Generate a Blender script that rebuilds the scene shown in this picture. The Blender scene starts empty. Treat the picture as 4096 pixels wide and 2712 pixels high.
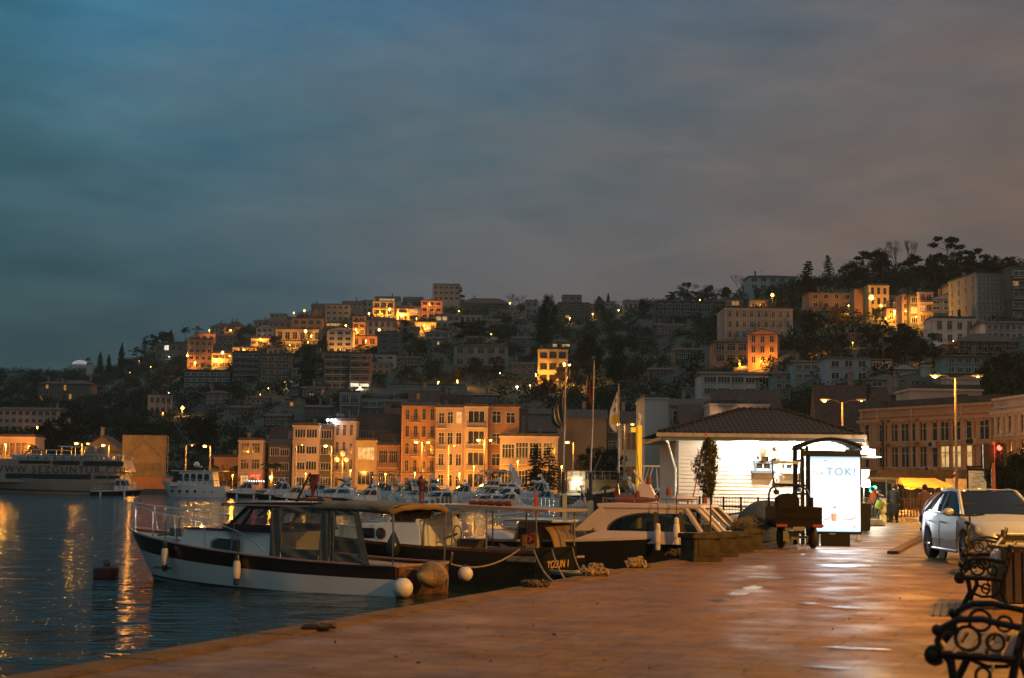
import bpy,bmesh,math,random
from mathutils import Vector,Matrix
PI=math.pi
S=bpy.context.scene
COL=S.collection
R=math.radians
random.seed(7)

# ------------------------------------------------------------------ camera
EYE=1.6;FPX=1500.0;WATER=-0.85
cd=bpy.data.cameras.new('camera');cam=bpy.data.objects.new('camera',cd);COL.objects.link(cam)
cd.sensor_width=36;cd.lens=FPX/1024*36;cd.clip_start=0.2;cd.clip_end=6000
CM=Matrix.Rotation(R(90+5.48),4,'X')@Matrix.Rotation(R(0.7),4,'Z')
cam.matrix_world=Matrix.Translation((0,0,EYE))@CM
S.camera=cam
cd.dof.use_dof=True;cd.dof.focus_distance=60;cd.dof.aperture_fstop=2.2
C3=CM.to_3x3()
def ray(u,v):return C3@Vector(((u-512)/FPX,(339-v)/FPX,-1))
def P(u,v,D):
    d=ray(u,v);return Vector((0,0,EYE))+d*(D/d.y)
def G(u,v,z=0.0):
    d=ray(u,v);return Vector((0,0,EYE))+d*((z-EYE)/d.z)
CR={'A':(0,1100,1.742),'B':(700,1100,1.742),'C':(1500,1100,1.742),'D':(2300,1100,1.742),'E':(3072,900,1.742),
      'a':(0,1500,3.137),'b':(500,1500,3.137),'c':(1000,1500,3.137),'d':(1500,1500,3.137),'e':(2050,1600,2.851),
      'f':(2650,1700,3.137),'g':(3000,1700,3.137),'h':(3450,1600,2.851),'i':(3600,1900,3.484),'j':(3650,2150,2.789),
      'p':(450,1850,2.4125),'q':(1150,1850,2.4125),'r':(1850,1850,2.4125),'s':(2550,1600,1.96),'o':(0,0,.5781),'R':(0,0,.25)}
def Q(c,x,y):
    a,b,s=CR[c];return(a+x/s)/4,(b+y/s)/4

# ------------------------------------------------------------------ sky
S.render.engine='CYCLES'
S.cycles.use_denoising=True;S.cycles.max_bounces=6;S.cycles.sample_clamp_indirect=3.0
S.cycles.caustics_reflective=False;S.cycles.caustics_refractive=False
S.view_settings.view_transform='Standard';S.view_settings.look='None';S.view_settings.exposure=0;S.view_settings.gamma=1
W=bpy.data.worlds.new('World');S.world=W;W.use_nodes=True
nt=W.node_tree;nt.nodes.clear()
def N(t,**k):
    n=nt.nodes.new(t)
    for a,b in k.items():setattr(n,a,b)
    return n
def L(a,b):nt.links.new(a,b)
def srgb(r,g,b):
    f=lambda c:c/255/12.92 if c/255<=.04045 else((c/255+.055)/1.055)**2.4
    return(f(r),f(g),f(b),1)
def ramp(pts,src):
    n=N('ShaderNodeValToRGB');e=n.color_ramp.elements
    while len(e)>1:e.remove(e[-1])
    e[0].position,e[0].color=pts[0]
    for p,c in pts[1:]:
        k=e.new(p);k.color=c
    L(src,n.inputs[0]);return n
def mixc(f,a,b,mode='MIX'):
    n=N('ShaderNodeMix',data_type='RGBA',blend_type=mode)
    if isinstance(f,float):n.inputs[0].default_value=f
    else:L(f,n.inputs[0])
    for s,i in((a,6),(b,7)):
        if isinstance(s,tuple):n.inputs[i].default_value=s
        else:L(s,n.inputs[i])
    return n.outputs[2]
def mth(op,a,b=None,cl=False):
    n=N('ShaderNodeMath',operation=op,use_clamp=cl)
    for s,i in((a,0),(b,1)):
        if s is None:continue
        if isinstance(s,(int,float)):n.inputs[i].default_value=s
        else:L(s,n.inputs[i])
    return n.outputs[0]
tc=N('ShaderNodeTexCoord');sp=N('ShaderNodeSeparateXYZ');L(tc.outputs['Generated'],sp.inputs[0])
az=mth('ADD',mth('DIVIDE',sp.outputs[0],.76),.5,True)  # 0 at the left edge of view, 1 at the right
mp=N('ShaderNodeMapping');mp.inputs['Scale'].default_value=(3.0,3.0,11.0);mp.inputs['Rotation'].default_value=(0,R(8),0)
L(tc.outputs['Generated'],mp.inputs[0])
nz=N('ShaderNodeTexNoise');nz.inputs['Scale'].default_value=1.5;nz.inputs['Detail'].default_value=6;nz.inputs['Roughness'].default_value=.52
L(mp.outputs[0],nz.inputs['Vector'])
azn=mth('ADD',az,mth('MULTIPLY',mth('SUBTRACT',nz.outputs[0],.5),.55),True)
hi=ramp([(0,srgb(28,80,96)),(.2,srgb(38,106,144)),(.42,srgb(58,94,124)),(.7,srgb(72,86,98)),(1,srgb(80,80,82))],azn)
mid=ramp([(0,srgb(38,80,90)),(.25,srgb(56,92,108)),(.5,srgb(75,88,96)),(.75,srgb(88,85,86)),(1,srgb(100,82,74))],azn)
lo=ramp([(0,srgb(40,62,66)),(.3,srgb(57,69,73)),(.55,srgb(74,74,77)),(.8,srgb(82,75,73)),(1,srgb(92,75,66))],azn)
el=sp.outputs[2]
c1=mixc(mth('DIVIDE',mth('SUBTRACT',el,.08),.16,True),lo.outputs[0],mid.outputs[0])
c2=mixc(mth('DIVIDE',mth('SUBTRACT',el,.24),.14,True),c1,hi.outputs[0])
mp2=N('ShaderNodeMapping');mp2.inputs['Scale'].default_value=(6.0,6.0,20.0);mp2.inputs['Rotation'].default_value=(0,R(-6),0);L(tc.outputs['Generated'],mp2.inputs[0])
nz2=N('ShaderNodeTexNoise');nz2.inputs['Scale'].default_value=2.0;nz2.inputs['Detail'].default_value=8;nz2.inputs['Roughness'].default_value=.6;nz2.inputs['Distortion'].default_value=.4;L(mp2.outputs[0],nz2.inputs['Vector'])
cln=mth('ADD',mth('MULTIPLY',nz.outputs[0],.5),mth('MULTIPLY',nz2.outputs[0],.5))
cl=ramp([(.34,(.77,.82,.87,1)),(.5,(1,1,1,1)),(.64,(1.24,1.17,1.12,1))],cln)
c3=mixc(1.0,c2,cl.outputs[0],'MULTIPLY')
zf=mth('DIVIDE',mth('SUBTRACT',el,.40),.35,True);c3=mixc(zf,c3,(.215,.24,.23,1));zen=mth('ADD',mth('MULTIPLY',zf,.1),1.45)  # the dusk sky overhead is brighter
sky=N('ShaderNodeTexSky');sky.sky_type='NISHITA';sky.sun_disc=False;sky.sun_elevation=R(-4);sky.sun_rotation=R(215)
bg1=N('ShaderNodeBackground');L(c3,bg1.inputs[0]);L(zen,bg1.inputs[1])
bg2=N('ShaderNodeBackground');L(sky.outputs[0],bg2.inputs[0]);bg2.inputs[1].default_value=0.05
ad=N('ShaderNodeAddShader');L(bg1.outputs[0],ad.inputs[0]);L(bg2.outputs[0],ad.inputs[1])
wo=N('ShaderNodeOutputWorld');L(ad.outputs[0],wo.inputs[0])

# ------------------------------------------------------------------ materials
_m={}
def M(name,rgb=(.5,.5,.5),rough=.6,metal=0.0,var=.18,sc=3.0,bump=0.0,bs=20.0,emit=None,es=1.0,streak=False,coat=0.0,spec=.5):
    if name in _m:return _m[name]
    m=bpy.data.materials.new(name);m.use_nodes=True;t=m.node_tree;b=t.nodes['Principled BSDF'];ns=t.nodes;lk=t.links
    b.inputs['Roughness'].default_value=rough;b.inputs['Metallic'].default_value=metal
    b.inputs['Coat Weight'].default_value=coat;b.inputs['Specular IOR Level'].default_value=spec
    tcn=ns.new('ShaderNodeTexCoord');g=ns.new('ShaderNodeNewGeometry')
    src=g.outputs['Position']if streak else tcn.outputs['Object']
    if streak:
        mpn=ns.new('ShaderNodeMapping');mpn.inputs['Scale'].default_value=(1,1,.25);lk.new(src,mpn.inputs[0]);src=mpn.outputs[0]
    n=ns.new('ShaderNodeTexNoise');n.inputs['Scale'].default_value=sc;n.inputs['Detail'].default_value=5;lk.new(src,n.inputs['Vector'])
    r=ns.new('ShaderNodeValToRGB');e=r.color_ramp.elements
    e[0].position=.3;e[1].position=.7
    e[0].color=(*[c*(1-var)for c in rgb],1);e[1].color=(*[min(1,c*(1+var))for c in rgb],1)
    lk.new(n.outputs[0],r.inputs[0]);lk.new(r.outputs[0],b.inputs['Base Color'])
    if bump:
        n2=ns.new('ShaderNodeTexNoise');n2.inputs['Scale'].default_value=bs;n2.inputs['Detail'].default_value=4;lk.new(src,n2.inputs['Vector'])
        bp=ns.new('ShaderNodeBump');bp.inputs['Strength'].default_value=bump;bp.inputs['Distance'].default_value=.03
        lk.new(n2.outputs[0],bp.inputs['Height']);lk.new(bp.outputs[0],b.inputs['Normal'])
    if emit:
        b.inputs['Emission Color'].default_value=(*emit,1);b.inputs['Emission Strength'].default_value=es
    _m[name]=m;return m
SOD=(1.0,.32,.03)
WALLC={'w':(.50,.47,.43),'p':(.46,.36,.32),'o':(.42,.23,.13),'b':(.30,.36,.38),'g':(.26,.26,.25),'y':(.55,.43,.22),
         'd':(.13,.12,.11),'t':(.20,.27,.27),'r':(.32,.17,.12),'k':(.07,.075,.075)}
def wallm(k):return M('render_'+k,WALLC[k],.85,var=.22,sc=.35,bump=.2,bs=3,streak=True)
m_tile=M('roof_tiles',(.085,.045,.035),.8,var=.35,sc=2.5,bump=.6,bs=6)
m_roofd=M('roof_dark',(.05,.05,.052),.8,var=.3,sc=1)
m_gl=M('window_glass',(.02,.024,.028),.12,var=.5,sc=.4,spec=.7)
m_glb=M('boat_glass',(.012,.015,.018),.06,var=.3,spec=.8)
def litglass(name,col,es):
    if name in _m:return _m[name]
    m=M(name,(.3,.2,.1),.4);t=m.node_tree;b=t.nodes['Principled BSDF']
    n=t.nodes.new('ShaderNodeTexNoise');n.inputs['Scale'].default_value=1.3;tcn=t.nodes.new('ShaderNodeTexCoord');t.links.new(tcn.outputs['Object'],n.inputs['Vector'])
    r=t.nodes.new('ShaderNodeValToRGB');e=r.color_ramp.elements;e[0].position=.35;e[1].position=.65
    e[0].color=(*[c*.35 for c in col],1);e[1].color=(*col,1)
    t.links.new(n.outputs[0],r.inputs[0]);t.links.new(r.outputs[0],b.inputs['Emission Color']);b.inputs['Emission Strength'].default_value=es
    return m
m_lit=litglass('lit_window',(1,.62,.22),.95)
m_lit2=litglass('lit_window_orange',(1,.42,.08),.7)
m_litw=litglass('lit_window_white',(1,.9,.62),1.6)
m_fw=M('frame_white',(.55,.52,.48),.6);m_fd=M('frame_dark',(.06,.055,.05),.6);m_fs=M('frame_stone',(.48,.36,.26),.8)
m_iron=M('black_iron',(.014,.014,.014),.6,.1,spec=.25);m_rail=M('rail_grey',(.16,.16,.16),.5,.5)
m_steel=M('stainless',(.55,.55,.55),.22,1.0,var=.05)
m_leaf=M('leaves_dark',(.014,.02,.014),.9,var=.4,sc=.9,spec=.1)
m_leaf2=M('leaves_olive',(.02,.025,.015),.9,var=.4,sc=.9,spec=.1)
m_leaflit=M('leaves_lamp_tint',(.13,.08,.035),.85,var=.5,sc=.9,spec=.1)  # lamplight put into the leaf colour of trees near lamps
m_bark=M('bark',(.06,.045,.035),.9,bump=.5)
m_sodl=M('sodium_lamp_glow',(1,.8,.4),.4,emit=(1,.47,.09),es=9)
m_whl=M('white_lamp_glow',(1,1,1),.4,emit=(.9,.95,1),es=6)
m_pole=M('galvanised_pole',(.30,.29,.27),.5,.4)
m_conc=M('concrete',(.20,.19,.175),.9,var=.3,sc=1.5,bump=.4,bs=9)

# ------------------------------------------------------------------ mesh building
class MB:
    def __init__(s):s.v=[];s.f=[];s.mi=[]
    def add(s,vs,fs,mi=0):
        o=len(s.v);s.v+=[tuple(p)for p in vs];s.f+=[tuple(i+o for i in f)for f in fs];s.mi+=[mi]*len(fs);return s
    def box(s,c,d,mi=0,rz=0,ry=0,rx=0,taper=1.0):
        x,y,z=d[0]/2,d[1]/2,d[2]/2;M_=Matrix.Rotation(rz,3,'Z')@Matrix.Rotation(ry,3,'Y')@Matrix.Rotation(rx,3,'X')
        vs=[Vector(c)+M_@Vector((a*(taper if k>0 else 1),b*(taper if k>0 else 1),k))for k in(-z,z)for a,b in((-x,-y),(x,-y),(x,y),(-x,y))]
        return s.add(vs,[(3,2,1,0),(4,5,6,7),(0,1,5,4),(1,2,6,5),(2,3,7,6),(3,0,4,7)],mi)
    def quad(s,a,b,c,d,mi=0):return s.add([a,b,c,d],[(0,1,2,3)],mi)
    def tube(s,pts,r,n=6,mi=0,cap=True):
        pts=[Vector(p)for p in pts];rs=r if isinstance(r,(list,tuple))else[r]*len(pts)
        vs=[];m=len(pts);up=None
        for i,p in enumerate(pts):
            t=(pts[min(i+1,m-1)]-pts[max(i-1,0)])
            t=t.normalized()if t.length>1e-9 else Vector((0,0,1))
            if up is None:
                up=t.orthogonal().normalized()
            up=(up-t*up.dot(t));up=up.normalized()if up.length>1e-6 else t.orthogonal().normalized()
            w=t.cross(up)
            for k in range(n):
                a=2*PI*k/n;vs.append(p+(up*math.cos(a)+w*math.sin(a))*rs[i])
        fs=[(i*n+k,i*n+(k+1)%n,(i+1)*n+(k+1)%n,(i+1)*n+k)for i in range(m-1)for k in range(n)]
        if cap:fs+=[tuple(range(n-1,-1,-1)),tuple((m-1)*n+k for k in range(n))]
        return s.add(vs,fs,mi)
    def prism(s,pts,y0,y1,mi=0,ax='y',sc1=1.0):  # a 2-D outline (a, b) given depth along an axis
        n=len(pts);m={'y':lambda a,b,k:(a,k,b),'x':lambda a,b,k:(k,a,b),'z':lambda a,b,k:(a,b,k)}[ax]
        cx=sum(p[0]for p in pts)/n;cy=sum(p[1]for p in pts)/n
        vs=[m(a,b,y0)for a,b in pts]+[m(cx+(a-cx)*sc1,cy+(b-cy)*sc1,y1)for a,b in pts]
        fs=[tuple(range(n)),tuple(range(2*n-1,n-1,-1))]+[(i,i+n,(i+1)%n+n,(i+1)%n)for i in range(n)]
        return s.add(vs,fs,mi)
    def lathe(s,prof,c=(0,0,0),n=16,mi=0,ax='z',sx=1,sy=1,cap=True):
        vs=[]
        for r,z in prof:
            for k in range(n):
                a=2*PI*k/n;p=(r*math.cos(a)*sx,r*math.sin(a)*sy,z)
                if ax=='x':p=(p[2],p[0],p[1])
                if ax=='y':p=(p[0],p[2],p[1])
                vs.append((c[0]+p[0],c[1]+p[1],c[2]+p[2]))
        m=len(prof)
        fs=[(i*n+k,i*n+(k+1)%n,(i+1)*n+(k+1)%n,(i+1)*n+k)for i in range(m-1)for k in range(n)]
        if cap:fs+=[tuple(range(n-1,-1,-1)),tuple((m-1)*n+k for k in range(n))]
        return s.add(vs,fs,mi)
    def ball(s,c,r,n=12,mi=0,sx=1,sy=1,sz=1):
        return s.lathe([(r*math.sin(PI*i/8)+1e-4,-r*sz*math.cos(PI*i/8))for i in range(9)],c,n,mi,sx=sx,sy=sy)
    def grid(s,rows,mi=0,close=False):
        m=len(rows);n=len(rows[0]);vs=[p for r in rows for p in r]
        fs=[(i*n+k,i*n+k+1,(i+1)*n+k+1,(i+1)*n+k)for i in range(m-1)for k in range(n-1)]
        return s.add(vs,fs,mi)
    def mesh(s,name,mats,smooth=False,bevel=0):
        me=bpy.data.meshes.new(name);me.from_pydata(s.v,[],s.f)
        for m in(mats if isinstance(mats,(list,tuple))else[mats]):me.materials.append(m)
        me.polygons.foreach_set('material_index',s.mi)
        bm=bmesh.new();bm.from_mesh(me);bmesh.ops.remove_doubles(bm,verts=bm.verts,dist=1e-5);bmesh.ops.recalc_face_normals(bm,faces=bm.faces)
        if bevel:bmesh.ops.bevel(bm,geom=[e for e in bm.edges if len(e.link_faces)==2 and e.calc_face_angle(0)>.6],offset=bevel,segments=2,affect='EDGES',clamp_overlap=True)
        bm.to_mesh(me);bm.free()
        if smooth:
            for p in me.polygons:p.use_smooth=True
            try:me.set_sharp_from_angle(angle=R(40))
            except Exception:pass
        return me
    def raw(s,name,mats):
        me=bpy.data.meshes.new(name);me.from_pydata(s.v,[],s.f)
        for m in(mats if isinstance(mats,(list,tuple))else[mats]):me.materials.append(m)
        me.polygons.foreach_set('material_index',s.mi);return me
    def build(s,name,mats,parent=None,loc=(0,0,0),rz=0,smooth=False,bevel=0):
        return link(name,s.mesh(name,mats,smooth,bevel),parent,loc,rz)
def link(name,me,parent=None,loc=(0,0,0),rz=0):
    o=bpy.data.objects.new(name,me);COL.objects.link(o);o.parent=parent;o.location=loc;o.rotation_euler=(0,0,rz);return o
def tag(o,label=None,cat=None,group=None,kind=None):
    if label:o['label']=label
    if cat:o['category']=cat
    if group:o['group']=group
    if kind:o['kind']=kind
    return o
def thing(name,label,cat,loc=(0,0,0),rz=0,group=None):
    return tag(link(name,None,None,loc,rz),label,cat,group)
def copytree(o,parent=None):
    c=o.copy();COL.objects.link(c);c.parent=parent
    for ch in list(o.children):copytree(ch,c)
    return c
def lamp(parent,loc,power,color=SOD,size=.25,spot=None,rot=None,name='lamp_light'):
    l=bpy.data.lights.new(name,'SPOT' if spot else 'POINT');l.energy=power;l.color=color;l.shadow_soft_size=size
    if spot:l.spot_size=R(spot);l.spot_blend=.6
    o=bpy.data.objects.new(name,l);COL.objects.link(o);o.parent=parent;o.location=loc
    if rot:o.rotation_euler=rot
    return o
def text(name,body,size,parent,loc,rot,mat,ext=.004,shear=0,align='CENTER',sp_=1.0,bold=0):
    c=bpy.data.curves.new(name,'FONT');c.body=body;c.size=size;c.extrude=ext;c.align_x=align;c.shear=shear;c.space_character=sp_;c.resolution_u=4;c.offset=bold
    tmp=bpy.data.objects.new(name,c);COL.objects.link(tmp);dg=bpy.context.evaluated_depsgraph_get();dg.update()
    me=bpy.data.meshes.new_from_object(tmp.evaluated_get(dg));bpy.data.objects.remove(tmp);bpy.data.curves.remove(c)
    me.materials.clear();me.materials.append(mat);o=link(name,me,parent,loc);o.rotation_euler=rot;return o
# ------------------------------------------------------------------ ground, water, hills
def interp(a,tab):
    if a<=tab[0][0]:return tab[0][1]
    for(a0,v0),(a1,v1)in zip(tab,tab[1:]):
        if a<=a1:return v0+(v1-v0)*(a-a0)/(a1-a0)
    return tab[-1][1]
TE=[(-600,60),(-100,96),(0,104),(90,106),(150,124),(200,141),(250,154),(300,164),(350,172),(400,178),(450,180),(512,176),(600,176),(680,184),(740,192),(800,202),(870,212),(950,219),(1030,224),(1400,200)]
T0=[(0,268),(560,266),(700,215),(820,178),(1030,150)]
T1=[(0,820),(600,720),(700,600),(800,480),(1030,410)]
def terr(x,y):
    a=512+FPX*x/max(y,1);D0=interp(a,T0);D1=interp(a,T1);e=interp(a,TE)
    if y<D0:return max(-4,-.4-(D0-y)*.3)
    zr=e*D1/FPX+EYE
    if y<D1:
        t=(y-D0)/(D1-D0);return-.4+(zr+.4)*t
    return zr-(y-D1)*.06
def terrD(u,v):
    D=120.0;pz=None
    while D<1400:
        p=P(u,v,D)
        if p.z<terr(p.x,D)and D>interp(512+FPX*p.x/D,T0)-1:return D
        D+=1.0
    return 700.0

E0=G(17,678);E1=G(668,561.5);ed=(E1-E0).normalized()
E9=E0-ed*14
m_pave=M('paving',(.17,.125,.095),.5)
def paving_nodes():
    t=m_pave.node_tree;b=t.nodes['Principled BSDF'];ns=t.nodes;lk=t.links
    g=ns.new('ShaderNodeNewGeometry');mp_=ns.new('ShaderNodeMapping');mp_.inputs['Rotation'].default_value=(0,0,R(21));lk.new(g.outputs['Position'],mp_.inputs[0])
    br=ns.new('ShaderNodeTexBrick');br.inputs['Scale'].default_value=1.0;br.inputs['Brick Width'].default_value=.8;br.inputs['Row Height'].default_value=.4
    br.inputs['Mortar Size'].default_value=.02;br.inputs['Color1'].default_value=(.95,.95,.95,1);br.inputs['Color2'].default_value=(.74,.74,.74,1);br.inputs['Mortar'].default_value=(.35,.35,.35,1)
    lk.new(mp_.outputs[0],br.inputs['Vector'])
    n=ns.new('ShaderNodeTexNoise');n.inputs['Scale'].default_value=.7;n.inputs['Detail'].default_value=10;n.inputs['Roughness'].default_value=.72;lk.new(g.outputs['Position'],n.inputs['Vector'])
    r=ns.new('ShaderNodeValToRGB');e=r.color_ramp.elements;e[0].position=.34;e[0].color=(.11,.052,.011,1);e[1].position=.68;e[1].color=(.26,.13,.027,1)
    lk.new(n.outputs[0],r.inputs[0])
    mx=ns.new('ShaderNodeMix');mx.data_type='RGBA';mx.blend_type='MULTIPLY';mx.inputs[0].default_value=.8
    lk.new(r.outputs[0],mx.inputs[6]);lk.new(br.outputs[0],mx.inputs[7]);n5=ns.new('ShaderNodeTexNoise');n5.inputs['Scale'].default_value=9;n5.inputs['Detail'].default_value=10;n5.inputs['Roughness'].default_value=.8;lk.new(g.outputs['Position'],n5.inputs['Vector']);r5=ns.new('ShaderNodeValToRGB');r5.color_ramp.elements[0].position=.38;r5.color_ramp.elements[0].color=(.45,.45,.45,1);r5.color_ramp.elements[1].position=.6;r5.color_ramp.elements[1].color=(1.15,1.15,1.15,1);lk.new(n5.outputs[0],r5.inputs[0])
    m5=ns.new('ShaderNodeMix');m5.data_type='RGBA';m5.blend_type='MULTIPLY';m5.inputs[0].default_value=.75;lk.new(mx.outputs[2],m5.inputs[6]);lk.new(r5.outputs[0],m5.inputs[7]);lk.new(m5.outputs[2],b.inputs['Base Color'])
    n3=ns.new('ShaderNodeTexNoise');n3.inputs['Scale'].default_value=1.1;n3.inputs['Detail'].default_value=7;lk.new(g.outputs['Position'],n3.inputs['Vector'])
    rr=ns.new('ShaderNodeMapRange');rr.inputs[1].default_value=.35;rr.inputs[2].default_value=.68;rr.inputs[3].default_value=.34;rr.inputs[4].default_value=.7
    lk.new(n3.outputs[0],rr.inputs[0]);lk.new(rr.outputs[0],b.inputs['Roughness'])
    n4=ns.new('ShaderNodeTexNoise');n4.inputs['Scale'].default_value=18;n4.inputs['Detail'].default_value=4;lk.new(g.outputs['Position'],n4.inputs['Vector'])
    ma=ns.new('ShaderNodeMath');ma.operation='MULTIPLY_ADD';ma.inputs[1].default_value=.35;lk.new(n4.outputs[0],ma.inputs[0]);lk.new(br.outputs['Fac'],ma.inputs[2])
    bp=ns.new('ShaderNodeBump');bp.inputs['Strength'].default_value=.9;bp.inputs['Distance'].default_value=.014;bp.invert=True
    lk.new(ma.outputs[0],bp.inputs['Height']);lk.new(bp.outputs[0],b.inputs['Normal'])
paving_nodes();m_pave.node_tree.nodes['Principled BSDF'].inputs['Specular IOR Level'].default_value=.22
m_edge=M('quay_edge_stone',(.12,.062,.018),.8,var=.4,sc=2.5,bump=.6,spec=.25)
m_quay=M('quay_wall',(.12,.11,.095),.85,var=.35,sc=.8,bump=.5,bs=5)
pa=G(557,519.5);pb=Vector((pa.x+1.0,pa.y+13,0))
K2=E1+ed*13.5;K3=Vector((7.5,56,0));K4=Vector((7.3,pa.y,0))
outline=[E9,E1,K2,K3,K4,Vector((pa.x,pa.y,0)),pb,Vector((9,88,0)),Vector((16,120,0)),Vector((22,190,0)),Vector((8,226,0)),Vector((-60,236,0)),Vector((-160,240,0)),Vector((-700,250,0)),Vector((-700,330,0)),Vector((500,330,0)),Vector((500,-6,0)),Vector((E9.x,-6,0))]
g=MB();n=len(outline)
g.add([(p.x,p.y,0)for p in outline]+[(p.x,p.y,-3)for p in outline],[tuple(range(n))[::-1]],0)
g.f+=[(i,(i+1)%n,(i+1)%n+n,i+n)for i in range(n)];g.mi+=[1]*n
o=g.build('ground',[m_pave,m_quay]);tag(o,'worn wet stone paving of the quay and shore street',kind='structure')
# coping stones along the quay edge
cp=MB();nrm=Vector((ed.y,-ed.x,0))
def coping(a,b,w=.42):
    d=(b-a);ln=d.length;d.normalize();nn=Vector((d.y,-d.x,0));k=max(1,int(ln/1.2))
    for i in range(k):
        p=a+d*(ln*(i+.5)/k)+nn*(w/2-.04)
        cp.box((p.x,p.y,.002+.004*(i%2)),(ln/k-.014,w,.012+.16),rz=math.atan2(d.y,d.x))
coping(E9+ed*2,E1);coping(E1,K2);coping(K2,K3)
for i in range(len(cp.v)):cp.v[i]=(cp.v[i][0],cp.v[i][1],cp.v[i][2]-.07)
tag(cp.build('kerb',m_edge),'pale coping stones along the water edge of the quay',kind='structure')

m_water=bpy.data.materials.new('water');m_water.use_nodes=True
def water_nodes():
    t=m_water.node_tree;b=t.nodes['Principled BSDF'];ns=t.nodes;lk=t.links
    b.inputs['Base Color'].default_value=(.004,.012,.009,1);b.inputs['Roughness'].default_value=.06;b.inputs['IOR'].default_value=1.33;b.inputs['Specular IOR Level'].default_value=.14
    g=ns.new('ShaderNodeNewGeometry')
    def nz_(s,d,dist,sx=1.0,sy=1.0):
        m=ns.new('ShaderNodeMapping');m.inputs['Scale'].default_value=(sx,sy,1);lk.new(g.outputs['Position'],m.inputs[0])
        n=ns.new('ShaderNodeTexNoise');n.inputs['Scale'].default_value=s;n.inputs['Detail'].default_value=d;n.inputs['Distortion'].default_value=dist;lk.new(m.outputs[0],n.inputs['Vector']);return n.outputs[0]
    a=nz_(.55,3,.8,.5,1.0);c=nz_(2.4,3,.7,.6,1.0)
    m=ns.new('ShaderNodeMath');m.operation='MULTIPLY_ADD';m.inputs[1].default_value=.3;lk.new(c,m.inputs[0]);lk.new(a,m.inputs[2])
    bp=ns.new('ShaderNodeBump');bp.inputs['Strength'].default_value=1;bp.inputs['Distance'].default_value=.42;lk.new(m.outputs[0],bp.inputs['Height']);lk.new(bp.outputs[0],b.inputs['Normal'])
water_nodes()
o=MB().quad((-800,-60,WATER),(500,-60,WATER),(500,270,WATER),(-800,270,WATER)).build('water',m_water);tag(o,'dark rippled harbour water',kind='structure')
m_hill=M('hill_soil',(.035,.042,.028),.95,var=.5,sc=.08,bump=.6,bs=.6)
tg=MB();rows=[]
ys=[120+6*i for i in range(60)]+[480+12*i for i in range(45)]+[1040,1120,1250]
for y in ys:
    rows.append([(a*y/FPX,y,terr(a*y/FPX,y)+(.6*math.sin(a*.13+y*.05)if y>280 else 0))for a in range(-980,981,14)])
tg.grid(rows);o=tg.build('hill',m_hill,smooth=True);tag(o,'dark hillside rising behind the harbour',kind='structure')

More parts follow.
